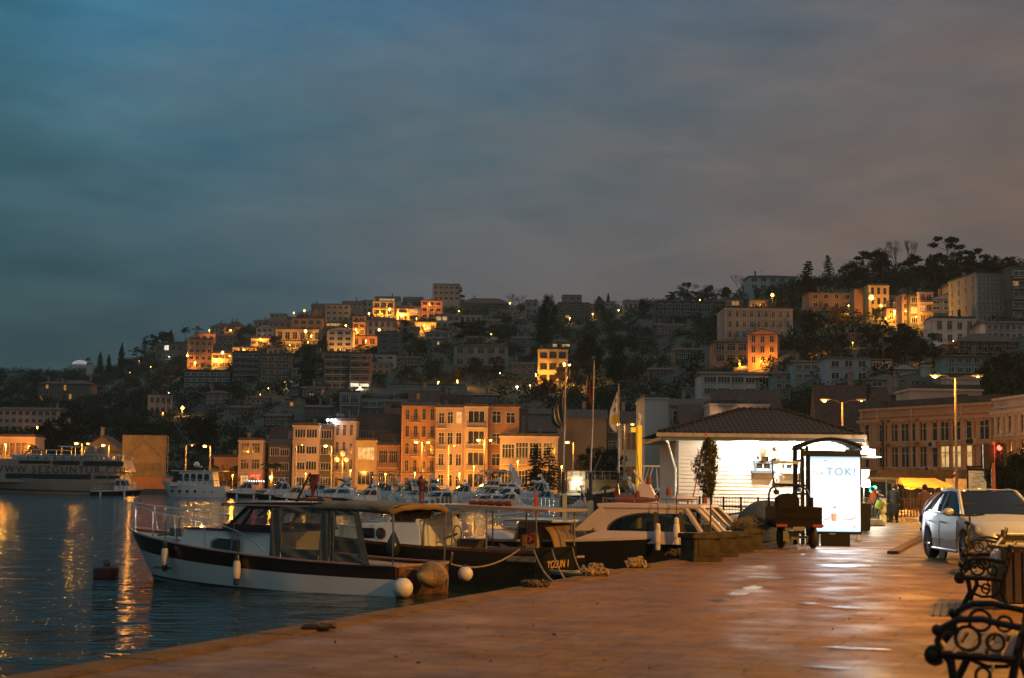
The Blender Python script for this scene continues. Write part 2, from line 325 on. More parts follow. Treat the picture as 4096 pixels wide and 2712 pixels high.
# ------------------------------------------------------------------ foliage
def leafquads(mb,c,rad,n,s,rnd,flat=1.0,mi=0):
    for _ in range(n):
        d=Vector((rnd.gauss(0,1),rnd.gauss(0,1),rnd.gauss(0,1)));d.normalize();d*=rad*rnd.random()**.45
        p=Vector(c)+Vector((d.x,d.y,d.z*flat));a=Vector((rnd.gauss(0,1),rnd.gauss(0,1),rnd.gauss(0,.7))).normalized()*s*rnd.uniform(.6,1.3)
        b=a.orthogonal().normalized()*s*rnd.uniform(.35,.8)
        mb.add([p-a,p-b,p+a,p+b],[(0,1,2,3)],mi)
def crown(kind,seed,nleaf=2200):
    rnd=random.Random(seed);mb=MB();tr=MB()  # unit tree: height 1
    if kind=='broad':
        tr.tube([(0,0,-.08),(0,.01,.2),(.02,0,.5),(0,.02,.75)],[.03,.024,.016,.006])
        k=26
        for i in range(k):
            a=rnd.uniform(0,2*PI);r=.36*rnd.random()**.5;z=rnd.uniform(.3,.9);r*=math.sqrt(max(.08,1-((z-.55)/.47)**2))
            p=(r*math.cos(a),r*math.sin(a),z);leafquads(mb,p,rnd.uniform(.08,.16),nleaf//k,.027,rnd,.8)
            if i<9:tr.tube([(0,0,.25+.04*i),(p[0]*.5,p[1]*.5,(z+.3)*.55),p],[.012,.008,.003],4)
    elif kind=='cypress':
        tr.tube([(0,0,-.06),(0,0,.8)],[.02,.004])
        for i in range(44):
            z=.06+.92*i/44;r=.115*math.sin(PI*min(1,(z+.12)**.8))**.7+.008;a=rnd.uniform(0,2*PI)
            leafquads(mb,(r*.4*math.cos(a),r*.4*math.sin(a),z),r*.95,nleaf//44,.022,rnd,1.7)
    elif kind=='spruce':
        tr.tube([(0,0,-.06),(0,0,.97)],[.022,.003])
        for i in range(15):
            z=.13+.84*i/15;r=.33*(1-z)**.85+.02
            for j in range(max(4,11-i//2)):
                a=rnd.uniform(0,2*PI);rr=r*rnd.uniform(.65,1.1)
                tr.tube([(0,0,z),(rr*.9*math.cos(a),rr*.9*math.sin(a),z-.05*rr*3)],[.005,.001],3)
                for q in(.35,.65,.95):
                    leafquads(mb,(rr*q*math.cos(a),rr*q*math.sin(a),z-.14*rr*q),.045*(1.3-q*.5),nleaf//380,.024,rnd,.5)
    elif kind=='pine':  # umbrella / stone pine with tiers
        tr.tube([(0,0,-.08),(.01,0,.3),(.03,.01,.62),(.02,0,.88)],[.028,.02,.014,.004])
        for i in range(13):
            z=rnd.choice((.5,.62,.72,.83,.93))+rnd.uniform(-.02,.02);r=(.42-.34*abs(z-.66)**.8)*rnd.uniform(.3,1);a=rnd.uniform(0,2*PI)
            p=(r*math.cos(a),r*math.sin(a),z);tr.tube([(.02,0,z-.1),p],[.008,.003],4)
            for _ in range(3):leafquads(mb,(p[0]+rnd.uniform(-.09,.09),p[1]+rnd.uniform(-.09,.09),z+rnd.uniform(-.015,.015)),.095,nleaf//39,.026,rnd,.5)
    elif kind=='bare':
        def br(p,d,l,r,lv):
            q=p+d*l;tr.tube([p,q],[r,r*.62],4,cap=False)
            if lv==0:return
            for _ in range(3 if lv>1 else 4):
                nd=(d+Vector((rnd.uniform(-.6,.6),rnd.uniform(-.6,.6),rnd.uniform(-.1,.45)))).normalized();br(q,nd,l*rnd.uniform(.62,.84),r*.6,lv-1)
        br(Vector((0,0,-.05)),Vector((0,0,1)),.3,.02,5)
        return None,tr
    elif kind=='shrub':
        tr.tube([(0,0,-.05),(0,0,.6)],[.04,.01])
        for i in range(16):
            a=rnd.uniform(0,2*PI);r=.38*rnd.random()**.5;leafquads(mb,(r*math.cos(a),r*math.sin(a),rnd.uniform(.15,.8)),.2,nleaf//16,.035,rnd,.8)
    elif kind=='palm':
        tr.tube([(0,0,-.06),(.02,0,.35),(0,0,.72)],[.035,.028,.03])
        for i in range(26):
            a=2*PI*i/26+rnd.uniform(-.1,.1);l=rnd.uniform(.28,.4);up=rnd.uniform(-.1,.55);pr=None
            for q in range(7):
                t=q/6;c=Vector((math.cos(a)*l*t,math.sin(a)*l*t,.72+l*(up*t-(.55+.3*up)*t*t)));w=Vector((-math.sin(a),math.cos(a),-.35))*.05*math.sin(PI*(.1+.88*t));w2=Vector((w.x,w.y,-abs(w.z)));w3=Vector((-w.x,-w.y,-abs(w.z)))
                if pr:mb.add([pr[0],c,c+w2,pr[0]+pr[1]],[(0,1,2,3)]);mb.add([pr[0],c,c+w3,pr[0]+pr[2]],[(0,1,2,3)])
                pr=(c,w2,w3)
    return mb,tr
_cr={}
def tree(kind,base,h,label,wsc=1.0,var=0,leaf=None,group=None,name=None,n=2200,rz=None):
    leaf=leaf or m_leaf;key=(kind,var,n)
    if key not in _cr:
        mb,tr=crown(kind,hash(kind)%97+var if False else{'broad':3,'cypress':11,'spruce':23,'pine':31,'bare':41,'shrub':51,'palm':61}[kind]+var*101,n)
        _cr[key]=(mb.raw('crown',m_leaf)if mb else None,tr.raw('trunk',m_bark))
    cm,tm=_cr[key]
    nm=name or{'broad':'broadleaf_tree','cypress':'cypress_tree','spruce':'spruce_tree','pine':'pine_tree','bare':'bare_tree','shrub':'shrub','palm':'palm_tree'}[kind]
    t=thing(nm,label,'shrub' if kind=='shrub' else 'tree',base,rz if rz is not None else random.uniform(0,6.28),group)
    t.scale=(h*wsc,h*wsc,h)
    link('trunk' if kind!='bare' else 'trunk',tm,t)
    if cm:
        c=link('crown',cm,t)
        if leaf is not m_leaf:c.material_slots[0].link='OBJECT';c.material_slots[0].material=leaf
    return t

# ------------------------------------------------------------------ hillside houses
_wc={};FOOT=[]
def window(w,h,fr,kind,mull=1):
    key=(round(w,1),round(h,1),fr.name,kind,mull)
    if key not in _wc:
        w,h=key[0],key[1];f=min(.11,w*.1);b=MB()
        b.box((0,-.02,h/2),(w,.05,h),1)
        b.box((0,-.05,0),(w+.25,.22,.09));b.box((0,-.045,h),(w+.12,.13,f))
        for sx in(-1,1):b.box((sx*w/2,-.045,h/2),(f,.12,h-.02))
        for i in range(mull):b.box((-w/2+w*(i+1)/(mull+1),-.05,h/2),(f*.7,.1,h-.02))
        if h>1.5 and w<2.2:b.box((0,-.045,h*.68),(w,.085,f*.6))
        gm={'d':m_gl,'l':m_lit,'o':m_lit2,'w':m_litw}[kind]
        _wc[key]=b.raw('window',[fr,gm])
    return _wc[key]
def balcony_mesh(w,d=1.1):
    key=('balc',round(w,1),d)
    if key not in _wc:
        b=MB();w=key[1];b.box((0,-d/2,-.08),(w,d,.14));b.box((0,-d,.95),(w,.06,.07),1)
        for i in range(int(w/.22)+1):b.box((-w/2+.03+i*(w-.06)/max(1,int(w/.22)),-d,.45),(.035,.035,.95),1)
        for sx in(-1,1):b.box((sx*(w/2-.02),-d/2,.93),(.05,d,.05),1);b.box((sx*(w/2-.02),-d/2,.45),(.03,.04,.9),1)
        _wc[key]=b.raw('balcony',[m_fw,m_iron])
    return _wc[key]
def hip_roof(b,w,d,z,rh,ov,mi=0,y0=0):
    x0,x1,ya,yb=-w/2-ov,w/2+ov,y0-ov,y0+d+ov;r=min(w,d)/2*.85
    rx0,rx1=(-w/2+r,w/2-r)if w>=d else(-.05,.05);ry0,ry1=(y0+r,y0+d-r)if d>w else(y0+d/2-.05,y0+d/2+.05)
    vs=[(x0,ya,z),(x1,ya,z),(x1,yb,z),(x0,yb,z),(rx0,ry0,z+rh),(rx1,ry0,z+rh),(rx1,ry1,z+rh),(rx0,ry1,z+rh)]
    b.add(vs,[(0,1,5,4),(1,2,6,5),(2,3,7,6),(3,0,4,7),(4,5,6,7)],mi)
    b.box((0,y0+d/2,z-.09),(w+2*ov,d+2*ov,.18),mi)
def house(c,x0,x1,yt,yb,st,nc,col,roof,label,lit=(),yaw=0.0,D=None,ws='std',dep=None,rf=None,bal=(),fr=None,cat='house',name=None,skip=(),dD=0,litk='l',group=None,wm=None,ww=None):
    rnd=random.Random(label);u0,vt=Q(c,x0,yt);u1,vb=Q(c,x1,yb);um=(u0+u1)/2
    if D is None:D=terrD(um,vb)+dD;base=P(um,vb,D);bz=base.z
    else:bz=0;base=P(um,vb,D)
    w=(u1-u0)/FPX*D;H=P(um,vt,D).z-bz;dep=dep or max(5,min(w*.8,11))
    w_=w/(abs(math.cos(yaw))+abs(math.sin(yaw))*dep/w);sx=dep*math.sin(yaw)/2 if yaw else 0
    w=w_;rh=0 if roof=='flat' else(rf or .2)*H;He=H-rh
    FOOT.append((base.x,D+dep/2,max(w,dep)*.62))
    t=thing(name or('apartment_building' if st>3 else 'house'),label,cat,(base.x+(sx if yaw else 0),D,bz),yaw,group)
    wb=MB();wb.box((0,dep/2,(He-4)/2),(w,dep,He+4))
    if roof=='flat':
        wb.box((0,dep/2,He-.05),(w+.3,dep+.3,.22),1)
    sh=He/st
    for i in range(1,st):
        if ws!='plain':wb.box((0,dep/2,i*sh),(w+.1,dep+.1,.12),1)
    if ws in('tall','std')and w>6:
        for s_ in(-1,1):wb.box((s_*(w/2-.12),-.03,He/2),(.24,.08,He-.3),1)
    wl=wb.build('wall',[wm or wallm(col),M('band_'+col,[min(.6,c_*1.12)for c_ in WALLC[col]],.85,sc=1)],t)
    rb=MB()
    if roof=='hip':hip_roof(rb,w,dep,He,rh,.45)
    elif roof=='gable':  # gable end towards the viewer
        rb.prism([(-w/2-.3,He-.1),(w/2+.3,He-.1),(0,He+rh)],-.35,dep+.3)
        wb2=MB();wb2.prism([(-w/2,He),(w/2,He),(0,He+rh-.25)],-.37,-.355);wb2.build('gable',wm or wallm(col),wl)
    elif roof=='side':
        rb.prism([(-.4,He),(dep+.4,He),(dep/2,He+rh)],-w/2-.3,w/2+.3,ax='x')
    elif roof=='flat':
        rb.box((0,dep/2,He+.1),(w*.97,dep*.95,.06));
        for s_ in(-1,1):rb.box((s_*w*.485,dep/2,He+.3),(.1,dep,.45))
        rb.box((0,.08,He+.3),(w*.96,.1,.44))
    ro=rb.build('roof',m_tile if roof!='flat' else m_roofd,t)
    for k in range(rnd.choice((1,1,2))):
        cx=rnd.uniform(-.38,.38)*w;cb=MB();hh=rnd.uniform(.8,1.5)
        if rnd.random()<.6:cb.box((cx,dep*.6,H+.2),(.55,.55,hh+1.2));cb.box((cx,dep*.6,H+.2+hh/2+.6),(.7,.7,.12));cb.build('chimney',m_conc,ro)
        else:cb.tube([(cx,dep*.5,H-.8),(cx,dep*.5,H+hh+.6)],.035,5);cb.tube([(cx-.5,dep*.5,H+hh+.4),(cx+.5,dep*.5,H+hh+.4)],.025,4);cb.tube([(cx-.35,dep*.5,H+hh+.15),(cx+.35,dep*.5,H+hh+.15)],.025,4);cb.build('antenna',m_rail,ro)
    if ws=='plain' or nc==0:return t
    cw=(w-.5)/nc;fr_=fr or(m_fw if rnd.random()<.65 else m_fs)
    hh={'std':.56,'tall':.66,'band':.54,'bay':.62}[ws]*sh;wwid={'std':.62,'tall':.46,'band':.88,'bay':.76}[ws]*cw
    if ww:wwid=ww*cw
    mull={'std':1,'tall':1,'band':3,'bay':2}[ws]
    for r_ in range(st):
        for k in range(nc):
            if(r_,k)in skip:continue
            kind=litk if(r_,k)in lit else 'd';wx=-w/2+.25+cw*(k+.5)
            h_=hh*(1.0 if(r_*7+k*3+len(label))%5 else .9)
            link('window',window(wwid,h_,fr_,kind,mull),t,(wx,0,r_*sh+sh*(.24 if ws!='tall' else .16)))
    for(r_,k0,k1)in bal:
        link('balcony',balcony_mesh(cw*(k1-k0+1)*.96,1.0),t,(-w/2+.25+cw*(k0+k1+1)/2,0,r_*sh+.1))
    if yaw:  # windows on the turned flank
        s_=-1 if yaw>0 else 1;kk=max(1,int(dep/3.5))
        for r_ in range(st):
            for k in range(kk):
                o=link('window',window(min(wwid,1.3),hh,fr_,'d',1),t,(s_*w/2,dep*(k+.5)/kk,r_*sh+sh*.24));o.rotation_euler=(0,0,s_*PI/2)
    return t
def hlamp(c,x,y,ybase,power,color=SOD,head=.16,pole=None,label=None,glow=None,dD=-2.0,D=None,arm=0.0,group='street lamps on the hillside'):
    u,v=Q(c,x,y);ub,vb=Q(c,x,ybase);D=D or terrD(ub,vb)+dD;p=P(u,v,D);bz=P(ub,vb,D).z
    if pole is None:pole=True
    t=thing('street_lamp',label,'street lamp',(p.x,D,bz),0,group);h=p.z-bz
    if pole:MB().tube([(arm,0,-1.5),(arm,0,h+.1),(arm*.5,0,h+.3),(0,0,h+.25)],[.09,.06,.05,.04],6).build('pole',m_pole,t)
    MB().lathe([(.05,.3),(head*1.5,.22),(head*1.6,.1)],(0,0,h),8).build('lamp_shade',m_iron,t)
    MB().ball((0,-.05,h),head,8).build('lamp_bulb',glow or m_sodl,t)
    lamp(t,(0,-.35,h-.25),power,color,.2)
    return t
# ---- buildings: crop letter, left, right, top, base, storeys, columns, colour, roof, label
H=house
# far left
H('A',-30,400,915,1095,3,9,'p','side','long pinkish apartment block at the far left above the ferry',yaw=.0,rf=.12,ws='std',cat='apartment building')
H('A',-30,238,1130,1275,2,6,'p','flat','low pink waterfront house with big windows behind the ferry bow',D=262,ws='band',lit=[(0,4)],cat='building')
H('A',262,425,735,880,3,4,'d','hip','dark old mansion with two lit slit windows among trees, left of its twin wing',lit=[(2,1),(0,0)],litk='o',ws='tall',rf=.15)
H('A',425,630,728,875,2,5,'d','hip','dark mansion wing with pale corner bay and one lit window',lit=[(1,0),(0,1)],litk='o',ws='tall',rf=.2)
H('A',990,1190,838,975,2,4,'p','flat','small pink flat-roofed house on the dark slope beside a bare tree',yaw=.25,lit=[],dep=8)
H('A',1080,1285,478,600,2,4,'d','flat','dim brown terraced house left of the brightly lit corner block on the hill',lit=[(1,1)],litk='w')
H('A',1035,1110,490,560,2,2,'g','gable','tiny grey gabled house among pines at the left end of the hill houses')
H('A',1350,1500,412,500,2,3,'r','flat','plain terracotta block rising behind the lit corner house',ws='std')
H('A',1275,1475,450,655,4,4,'o','flat','four storey orange corner house with glowing ground floor on the left hilltop',yaw=.22,fr=m_fw,dep=9,cat='apartment building')
H('A',1475,1612,512,650,2,3,'y','hip','yellow lit two storey house with red tiled roof beside the orange corner house',ws='band',rf=.22)
H('A',1465,1610,330,408,1,5,'p','hip','hipped roof villa at the crest with a small wall lamp',rf=.4)
H('A',1560,1700,318,405,1,4,'r','hip','brown wide roofed crest villa standing right of the hipped villa with the wall lamp',rf=.45)
H('B',290,412,408,512,2,3,'d','side','dark brown house below the two crest villas',rf=.2)
# dark middle-left slope
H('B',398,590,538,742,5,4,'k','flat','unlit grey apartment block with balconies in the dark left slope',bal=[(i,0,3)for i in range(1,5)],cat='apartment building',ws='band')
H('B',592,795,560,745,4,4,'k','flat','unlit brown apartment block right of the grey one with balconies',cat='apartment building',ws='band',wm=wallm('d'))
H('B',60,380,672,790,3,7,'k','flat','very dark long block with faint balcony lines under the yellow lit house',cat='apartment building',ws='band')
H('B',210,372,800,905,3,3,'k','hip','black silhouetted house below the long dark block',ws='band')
H('B',765,832,878,926,1,2,'r','flat','little hut with a glowing orange front in the woods',lit=[(0,1)],litk='o',ws='bay',cat='hut',name='hut')
H('B',800,870,790,850,1,3,'k','flat','small dark pavilion above the glowing orange hut',cat='pavilion',name='pavilion')
# upper hill cluster
H('B',563,705,345,445,2,3,'w','gable','white wooden gabled house left of the floodlit yellow house',yaw=-.2)
H('B',545,640,308,352,1,3,'b','side','grey house with a low roof just behind the white gabled house',rf=.4)
H('B',640,812,300,392,2,4,'o','side','long rust coloured terrace house below the star bright ridge lamp',rf=.35)
H('B',528,655,418,492,1,3,'y','side','small low lit house with ribbon windows left of the floodlit yellow house',ws='band',rf=.35)
H('B',400,566,490,558,1,4,'y','side','long low yellow lit wall house between the tiled roofs',rf=.25)
H('B',700,1022,380,468,1,6,'y','flat','long yellow house dazzlingly floodlit by one lamp at its right end')
H('B',765,880,462,520,1,3,'y','flat','lower lit annex under the floodlit yellow house',ws='band')
H('B',812,1028,305,400,2,4,'o','flat','orange two storey house above the floodlit yellow house')
H('B',935,1045,292,385,2,2,'d','flat','dim brown house edge right of the orange two storey house')
H('B',1058,1236,360,542,4,3,'w','gable','four storey white gabled house in the middle of the hill cluster',cat='apartment building',rf=.14)
H('B',1236,1325,290,420,3,2,'o','flat','narrow orange house with bow balcony between gabled and hipped neighbours',bal=[(1,0,1),(2,0,1)],ws='bay')
H('B',1335,1552,286,425,2,5,'p','hip','tiled house with a star bright lamp on its front wall',rf=.2,ws='tall')
H('B',1408,1572,402,572,4,2,'d','flat','grey brown four storey block with large dark windows under the lamp house',ws='bay',cat='apartment building')
H('B',1228,1408,428,500,1,3,'o','flat','low orange wall house between the white gabled and grey brown blocks',ws='std')
H('B',1045,1160,310,362,1,4,'y','hip','small house with a row of glowing windows above the white gabled house',lit=[(0,0),(0,1),(0,2),(0,3)],ws='band',rf=.4)
H('B',1045,1216,208,322,3,4,'g','flat','grey three storey block on the ridge left of the orange ridge houses',cat='apartment building')
H('B',1214,1306,216,282,2,3,'o','side','rust ridge house right of the grey three storey block',rf=.3)
H('B',948,1052,194,292,2,3,'d','side','brown ridge house at the left end of the skyline row',rf=.3)
H('B',1165,1310,172,218,1,4,'g','side','low roofed house peeping over the skyline left of the bright rooftop',rf=.5)
H('B',1300,1378,182,268,2,2,'p','flat','pinkish ridge house left of the bright golden house')
H('B',1376,1528,186,286,2,3,'y','flat','golden lit ridge house under the glowing rooftop',bal=[(1,0,2)],ws='bay')
H('B',1392,1562,140,190,1,6,'y','side','rooftop storey glowing with lit windows at the top of the cluster',lit=[(0,1),(0,2),(0,3),(0,4)],rf=.35,ws='band',litk='l',dD=6)
H('B',1543,1705,205,318,2,2,'y','side','amber lit ridge house with a lit upper window right of the golden one',lit=[(1,1)],ws='bay',rf=.25)
H('B',1590,1725,145,206,1,4,'g','side','dark ridge house with satellite dishes behind the amber one',rf=.5,dD=8)
H('B',1390,1535,558,668,3,2,'b','flat','small blue grey stepped house at the edge of the middle woods')
H('B',1033,1212,543,795,5,3,'d','flat','five storey brown apartment block with wide balconies, left one of two',bal=[(i,0,2)for i in range(1,5)],ws='band',cat='apartment building')
H('B',1212,1360,553,790,5,2,'o','flat','five storey rust apartment block with lit ground floor, right one of two',bal=[(i,0,1)for i in range(1,5)],lit=[(0,0),(0,1)],litk='w',ws='band',cat='apartment building',wm=wallm('d'))
# skyline middle
H('C',400,592,68,182,3,5,'g','flat','dark three storey block standing highest on the skyline',cat='apartment building',name='apartment_building',fr=m_fw)
H('C',318,468,180,306,3,3,'o','flat','salmon three storey ridge block below the highest dark block',cat='apartment building')
H('C',600,935,152,255,1,6,'k','hip','long dark hall with a wide roof on the skyline',rf=.45)
H('C',418,592,262,372,2,4,'p','side','pink house with two lit windows under the salmon block',lit=[(1,0),(1,1)],ws='bay',rf=.2)
H('C',585,745,280,345,1,4,'p','flat','low pink terrace house right of the pink house with lit windows')
H('C',740,872,300,345,1,3,'o','side','rust tiled cottage at the right end of the pink terrace',rf=.5)
H('C',278,425,332,398,1,4,'y','flat','bright flat roofed pavilion with a floodlit terrace',ws='band',lit=[(0,0),(0,2)])
H('C',348,522,378,442,1,3,'p','hip','pink bungalow with a dark hipped roof above the woods',rf=.35,ws='band')
H('C',400,480,455,500,1,3,'r','flat','dark cabin with one lit window under the pink bungalow',lit=[(0,1)])
H('C',865,1002,236,285,1,3,'g','side','grey cottage behind the bare brown tree on the skyline',rf=.4)
H('C',975,1065,285,330,1,2,'p','gable','faint pink gabled cottage in the upper woods',rf=.5)
H('C',1045,1135,180,275,2,2,'g','flat','grey block left of the tall dark tree on the skyline')
H('C',1303,1442,145,210,2,3,'r','flat','red brown block on the skyline right of the tall dark tree')
H('C',1270,1500,198,310,3,5,'k','flat','unlit block below the red brown skyline block',lit=[(0,1)],litk='o',cat='apartment building')
H('C',1494,1548,208,268,1,2,'o','flat','small orange lit hut between two skyline trees',cat='hut',name='hut')
H('C',1600,1668,192,255,2,2,'g','flat','small grey cube house under the slim cypress')
H('C',1728,1835,184,255,1,3,'g','flat','pale low ridge house right of the small ridge lamp')
H('C',548,925,474,640,2,5,'g','hip','big dark villa with wide pale eaves half hidden in the woods',rf=.1)
H('C',1232,1364,436,512,1,4,'d','hip','upper wooden house with lit windows above the yellow tower house',lit=[(0,0),(0,2),(0,3)],rf=.45,ws='band')
H('C',1134,1342,520,758,3,3,'y','flat','tall yellow house glowing beside the floodlit trees',ws='std',dep=7,ww=.7,fr=m_fd,cat='house',name='house')
# small houses filling the slope
for a in(
    ('B',1000,1062,392,470,3,1,'d','flat','very narrow dark house edge between the floodlit yellow and white gabled houses'),
    ('B',660,765,262,305,1,3,'g','side','low grey ridge house left of the twin ridge lamps'),
    ('B',300,400,345,412,2,2,'o','side','little orange tiled house right below the brown crest villa'),
    ('B',640,760,500,560,1,3,'y','side','low amber house peeping over the unlit brown apartment block'),
    ('B',870,1030,525,590,1,4,'d','side','dim tiled house left above the five storey brown block'),
    ('B',1365,1500,600,690,2,3,'o','side','rusty tiled house right of the rust apartment block'),
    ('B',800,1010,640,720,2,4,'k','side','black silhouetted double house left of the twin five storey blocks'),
    ('B',880,1020,770,850,2,3,'d','side','dark house with one warm window under the black double house'),
    ('B',520,640,840,905,1,3,'r','side','reddish cottage just right of the big star bright lamp'),
    ('B',380,520,905,985,2,3,'k','side','dark cottage above the shore trees, left of the slim pink house'),
    ('B',900,1080,900,990,2,4,'d','side','brown terraced cottage left of the blue green house'),
    ('B',620,800,960,1050,2,4,'k','side','dim double cottage above the black roof storey'),
    ('B',1570,1700,350,430,2,3,'o','side','orange tiled house right of the lamp house'),
    ('B',1600,1700,560,640,2,2,'d','side','dim brown house at the left rim of the middle woods'),
    ('C',640,760,420,480,1,3,'d','side','dark chalet above the big dark villa'),
    ('C',935,1090,420,500,2,3,'k','side','dark chalet right above the big dark villa'),
    ('C',950,1110,600,690,2,3,'d','side','dim house with pale garden lamp left of the yellow tower house'),
    ('C',130,290,560,640,2,3,'d','side','brown cottage left of the dark villa in the middle woods'),
    ('C',660,860,820,900,1,4,'k','side','dark low roof behind the party wall'),
    ('C',1500,1680,560,660,2,3,'k','side','dark house in the woods above the middle flagpole'),
    ('D',560,760,330,420,2,4,'k','side','dark double house in the woods left of the hotel'),
    ('D',700,880,500,590,2,4,'k','side','dark house in the woods left of the orange veranda house'),
    ('D',520,680,640,720,2,3,'k','side','dark house in the woods left of the wide white house'),
    ('E',300,420,660,740,2,3,'d','side','brown house low in the trees right of the hotel'),
    ('E',560,700,740,820,2,3,'d','side','rust brown house with a dim lamp in the right woods'),
    ('E',760,900,760,840,2,3,'k','side','black house in the middle of the right woods'),
    ('E',900,1040,720,790,1,3,'d','side','dark roofed house below the slim row houses'),
    ('E',1450,1560,560,640,2,2,'g','side','little grey house in front of the curved green block')):
    house(*a,rf=.25,ws='std',dep=7,lit=([(0,1)]if 'warm window' in a[9]else[]),litk='o')
# retaining wall with lit balustrade
H('C',85,640,772,825,1,0,'g','flat','long retaining wall with a lit balustrade above the waterfront roofs',ws='plain',cat='retaining wall',name='retaining_wall',dep=2)
H('C',1000,1222,925,1010,1,0,'g','side','grey barrel roofed shed behind the waterfront row',ws='plain',rf=.5,cat='shed',name='shed',dD=2)
# waterfront row (left to right)
WF=dict(cat='apartment building',name='waterfront_building')
H('A',560,855,1118,1290,2,6,'d','gable','old timber waterside mansion with twin gables behind the ferry',D=262,ws='tall',lit=[(0,4)],litk='o',cat='mansion',name='timber_mansion',rf=.3)
H('A',1488,1655,1272,1380,1,0,'o','flat','low arcade with two dark arches beside the narrow waterfront houses',D=262,ws='plain',cat='arcade',name='arcade')
H('B',438,606,1155,1395,3,2,'p','flat','slim three storey pink waterfront house with lit lower windows',D=258,ws='bay',lit=[(0,0)],**WF)
H('B',606,655,1170,1395,3,1,'k','flat','dark narrow gap building right of the slim pink house',D=264,ws='plain',**WF)
H('B',648,803,1140,1390,3,2,'d','side','waterfront house with dark hipped roof and bay windows behind a palm',D=260,ws='band',rf=.12,**WF)
H('B',655,820,1060,1150,1,2,'k','side','black roof storey behind the bay window house',D=275,ws='plain',rf=.5,cat='building',name='building')
H('B',815,998,1050,1385,4,2,'p','flat','four storey pale pink corner building with roof terrace on the waterfront',D=256,ws='band',yaw=0,dep=12,**WF)
H('B',998,1100,1058,1385,4,1,'d','flat','receding brown flank wing of the pale pink corner building',D=257.5,ws='band',**WF)
H('B',1092,1256,1020,1400,4,3,'p','flat','tall narrow pink house with bow balconies under three white roof lamps',D=258,ws='tall',bal=[(1,0,1),(2,0,1)],**WF)
H('B',1256,1402,1155,1400,2,1,'y','flat','yellow house with a broad band of lit windows on the waterfront',D=257,ws='band',lit=[(1,0)],ww=.92,**WF)
H('B',1285,1470,1070,1160,1,3,'k','side','dark set back roof storey with a small blue light',D=270,rf=.3,cat='building',name='building')
H('B',1402,1565,1188,1400,2,2,'o','flat','orange brown waterfront house with long glazed gallery',D=257,ws='band',bal=[(1,0,1)],**WF)
H('B',1400,1570,1115,1195,1,3,'d','flat','glazed rooftop terrace above the orange brown gallery house',D=262,ws='bay',cat='building',name='building')
H('B',1144,1285,820,1005,2,2,'b','flat','blue green house with stacked balconies behind the waterfront row',ws='bay',bal=[(1,0,1)],wm=wallm('t'))
H('B',1292,1465,862,990,2,3,'t','flat','house with a long glazed blue balcony right of the blue green one',ws='band',bal=[(1,0,2)])
H('B',1462,1640,862,1010,2,1,'r','side','blank terracotta house beside the glazed balcony house',rf=.15,ws='std',skip=[(0,0)])
H('B',1275,1575,985,1075,1,5,'k','flat','dark terrace block behind the yellow waterfront house',cat='building',name='building',D=268)
H('C',180,432,880,1385,5,4,'o','side','five storey ochre apartment house with green shutters and balconies',D=252,ws='tall',rf=.05,bal=[(1,1,1),(2,1,1),(3,1,1),(4,1,1),(1,3,3),(2,3,3),(3,3,3)],**WF)
H('C',238,432,800,890,1,2,'o','side','penthouse with two glazed doors on top of the ochre apartment house',D=258,ws='bay',rf=.2,cat='penthouse',name='penthouse')
H('C',430,645,828,935,1,0,'d','side','dark sloping party wall between penthouse and pink apartments',D=262,ws='plain',rf=.6,cat='building',name='building')
H('C',418,620,925,1380,4,3,'p','flat','left bay of the big pink apartment building over the brightest street lamp',D=250,ws='std',bal=[(i,0,0)for i in(1,2,3)],lit=[(3,2)],**WF)
H('C',620,782,918,1380,4,1,'p','flat','projecting glazed balcony bay of the big pink apartment building',D=248.5,ws='bay',bal=[(i,0,0)for i in(1,2,3)],ww=.8,**WF)
H('C',782,1000,920,1380,4,2,'o','flat','plain right half of the big pink apartment building',D=250.5,ws='std',**WF)
H('C',1000,1062,955,1300,3,1,'d','flat','narrow grey house with dark railings squeezed beside the plain half',D=256,ws='tall',**WF)
H('C',868,1272,1125,1385,2,4,'p','flat','white balconied guesthouse with awnings behind two spruces',D=243,ws='band',bal=[(1,0,3)],**WF)
H('C',1045,1400,988,1130,2,4,'d','side','brown house with railing terrace above the balconied guesthouse',D=262,ws='band',rf=.2,bal=[(1,2,3)],cat='house')
H('C',1268,1612,930,1385,4,0,'o','side','huge blank ochre gable wall glowing at its foot behind the flagpoles',D=246,ws='plain',rf=.12,wm=wallm('d'),**WF)
H('C',1600,1790,1000,1385,4,2,'d','flat','dim brown house behind the white flag',D=250,ws='std',**WF)
# right of centre
H('D',312,470,945,1075,2,4,'b','side','pale glazed top floor house left of the blank blue wall',D=240,rf=.15,ws='band',cat='house')
H('D',485,650,858,1345,5,0,'b','flat','tall blank blue grey party wall left of the kiosk',D=205,ws='plain',dep=14,**WF)
H('D',650,985,845,1330,4,3,'b','side','blue grey house with balcony rising behind the kiosk roof',D=208,ws='std',rf=.1,dep=12,bal=[(3,0,1)],**WF)
H('D',742,948,895,1080,2,3,'w','side','white dormer house with a dark tiled lean-to roof above the kiosk',D=200,ws='band',rf=.2,cat='house')
H('D',940,1352,900,1120,2,4,'p','flat','pink balcony terrace house with a round wall lamp above the kiosk roof',D=195,ws='band',bal=[(1,0,3)],cat='house')
H('D',980,1440,788,910,1,5,'w','side','long white topped attic with skylights above the pink terrace house',D=215,ws='band',rf=.3,lit=[(0,1)],litk='o',cat='house')
H('D',884,1385,660,850,2,5,'w','side','wide white house with two rows of windows under the orange house',rf=.16,ws='band',cat='house')
H('D',1380,1525,665,800,2,2,'g','side','grey right wing of the wide white house',rf=.2,cat='house')
H('D',1055,1215,395,525,2,3,'d','hip','darker back range of the orange house with a white glazed dormer',rf=.3,ws='bay',cat='house',dD=8)
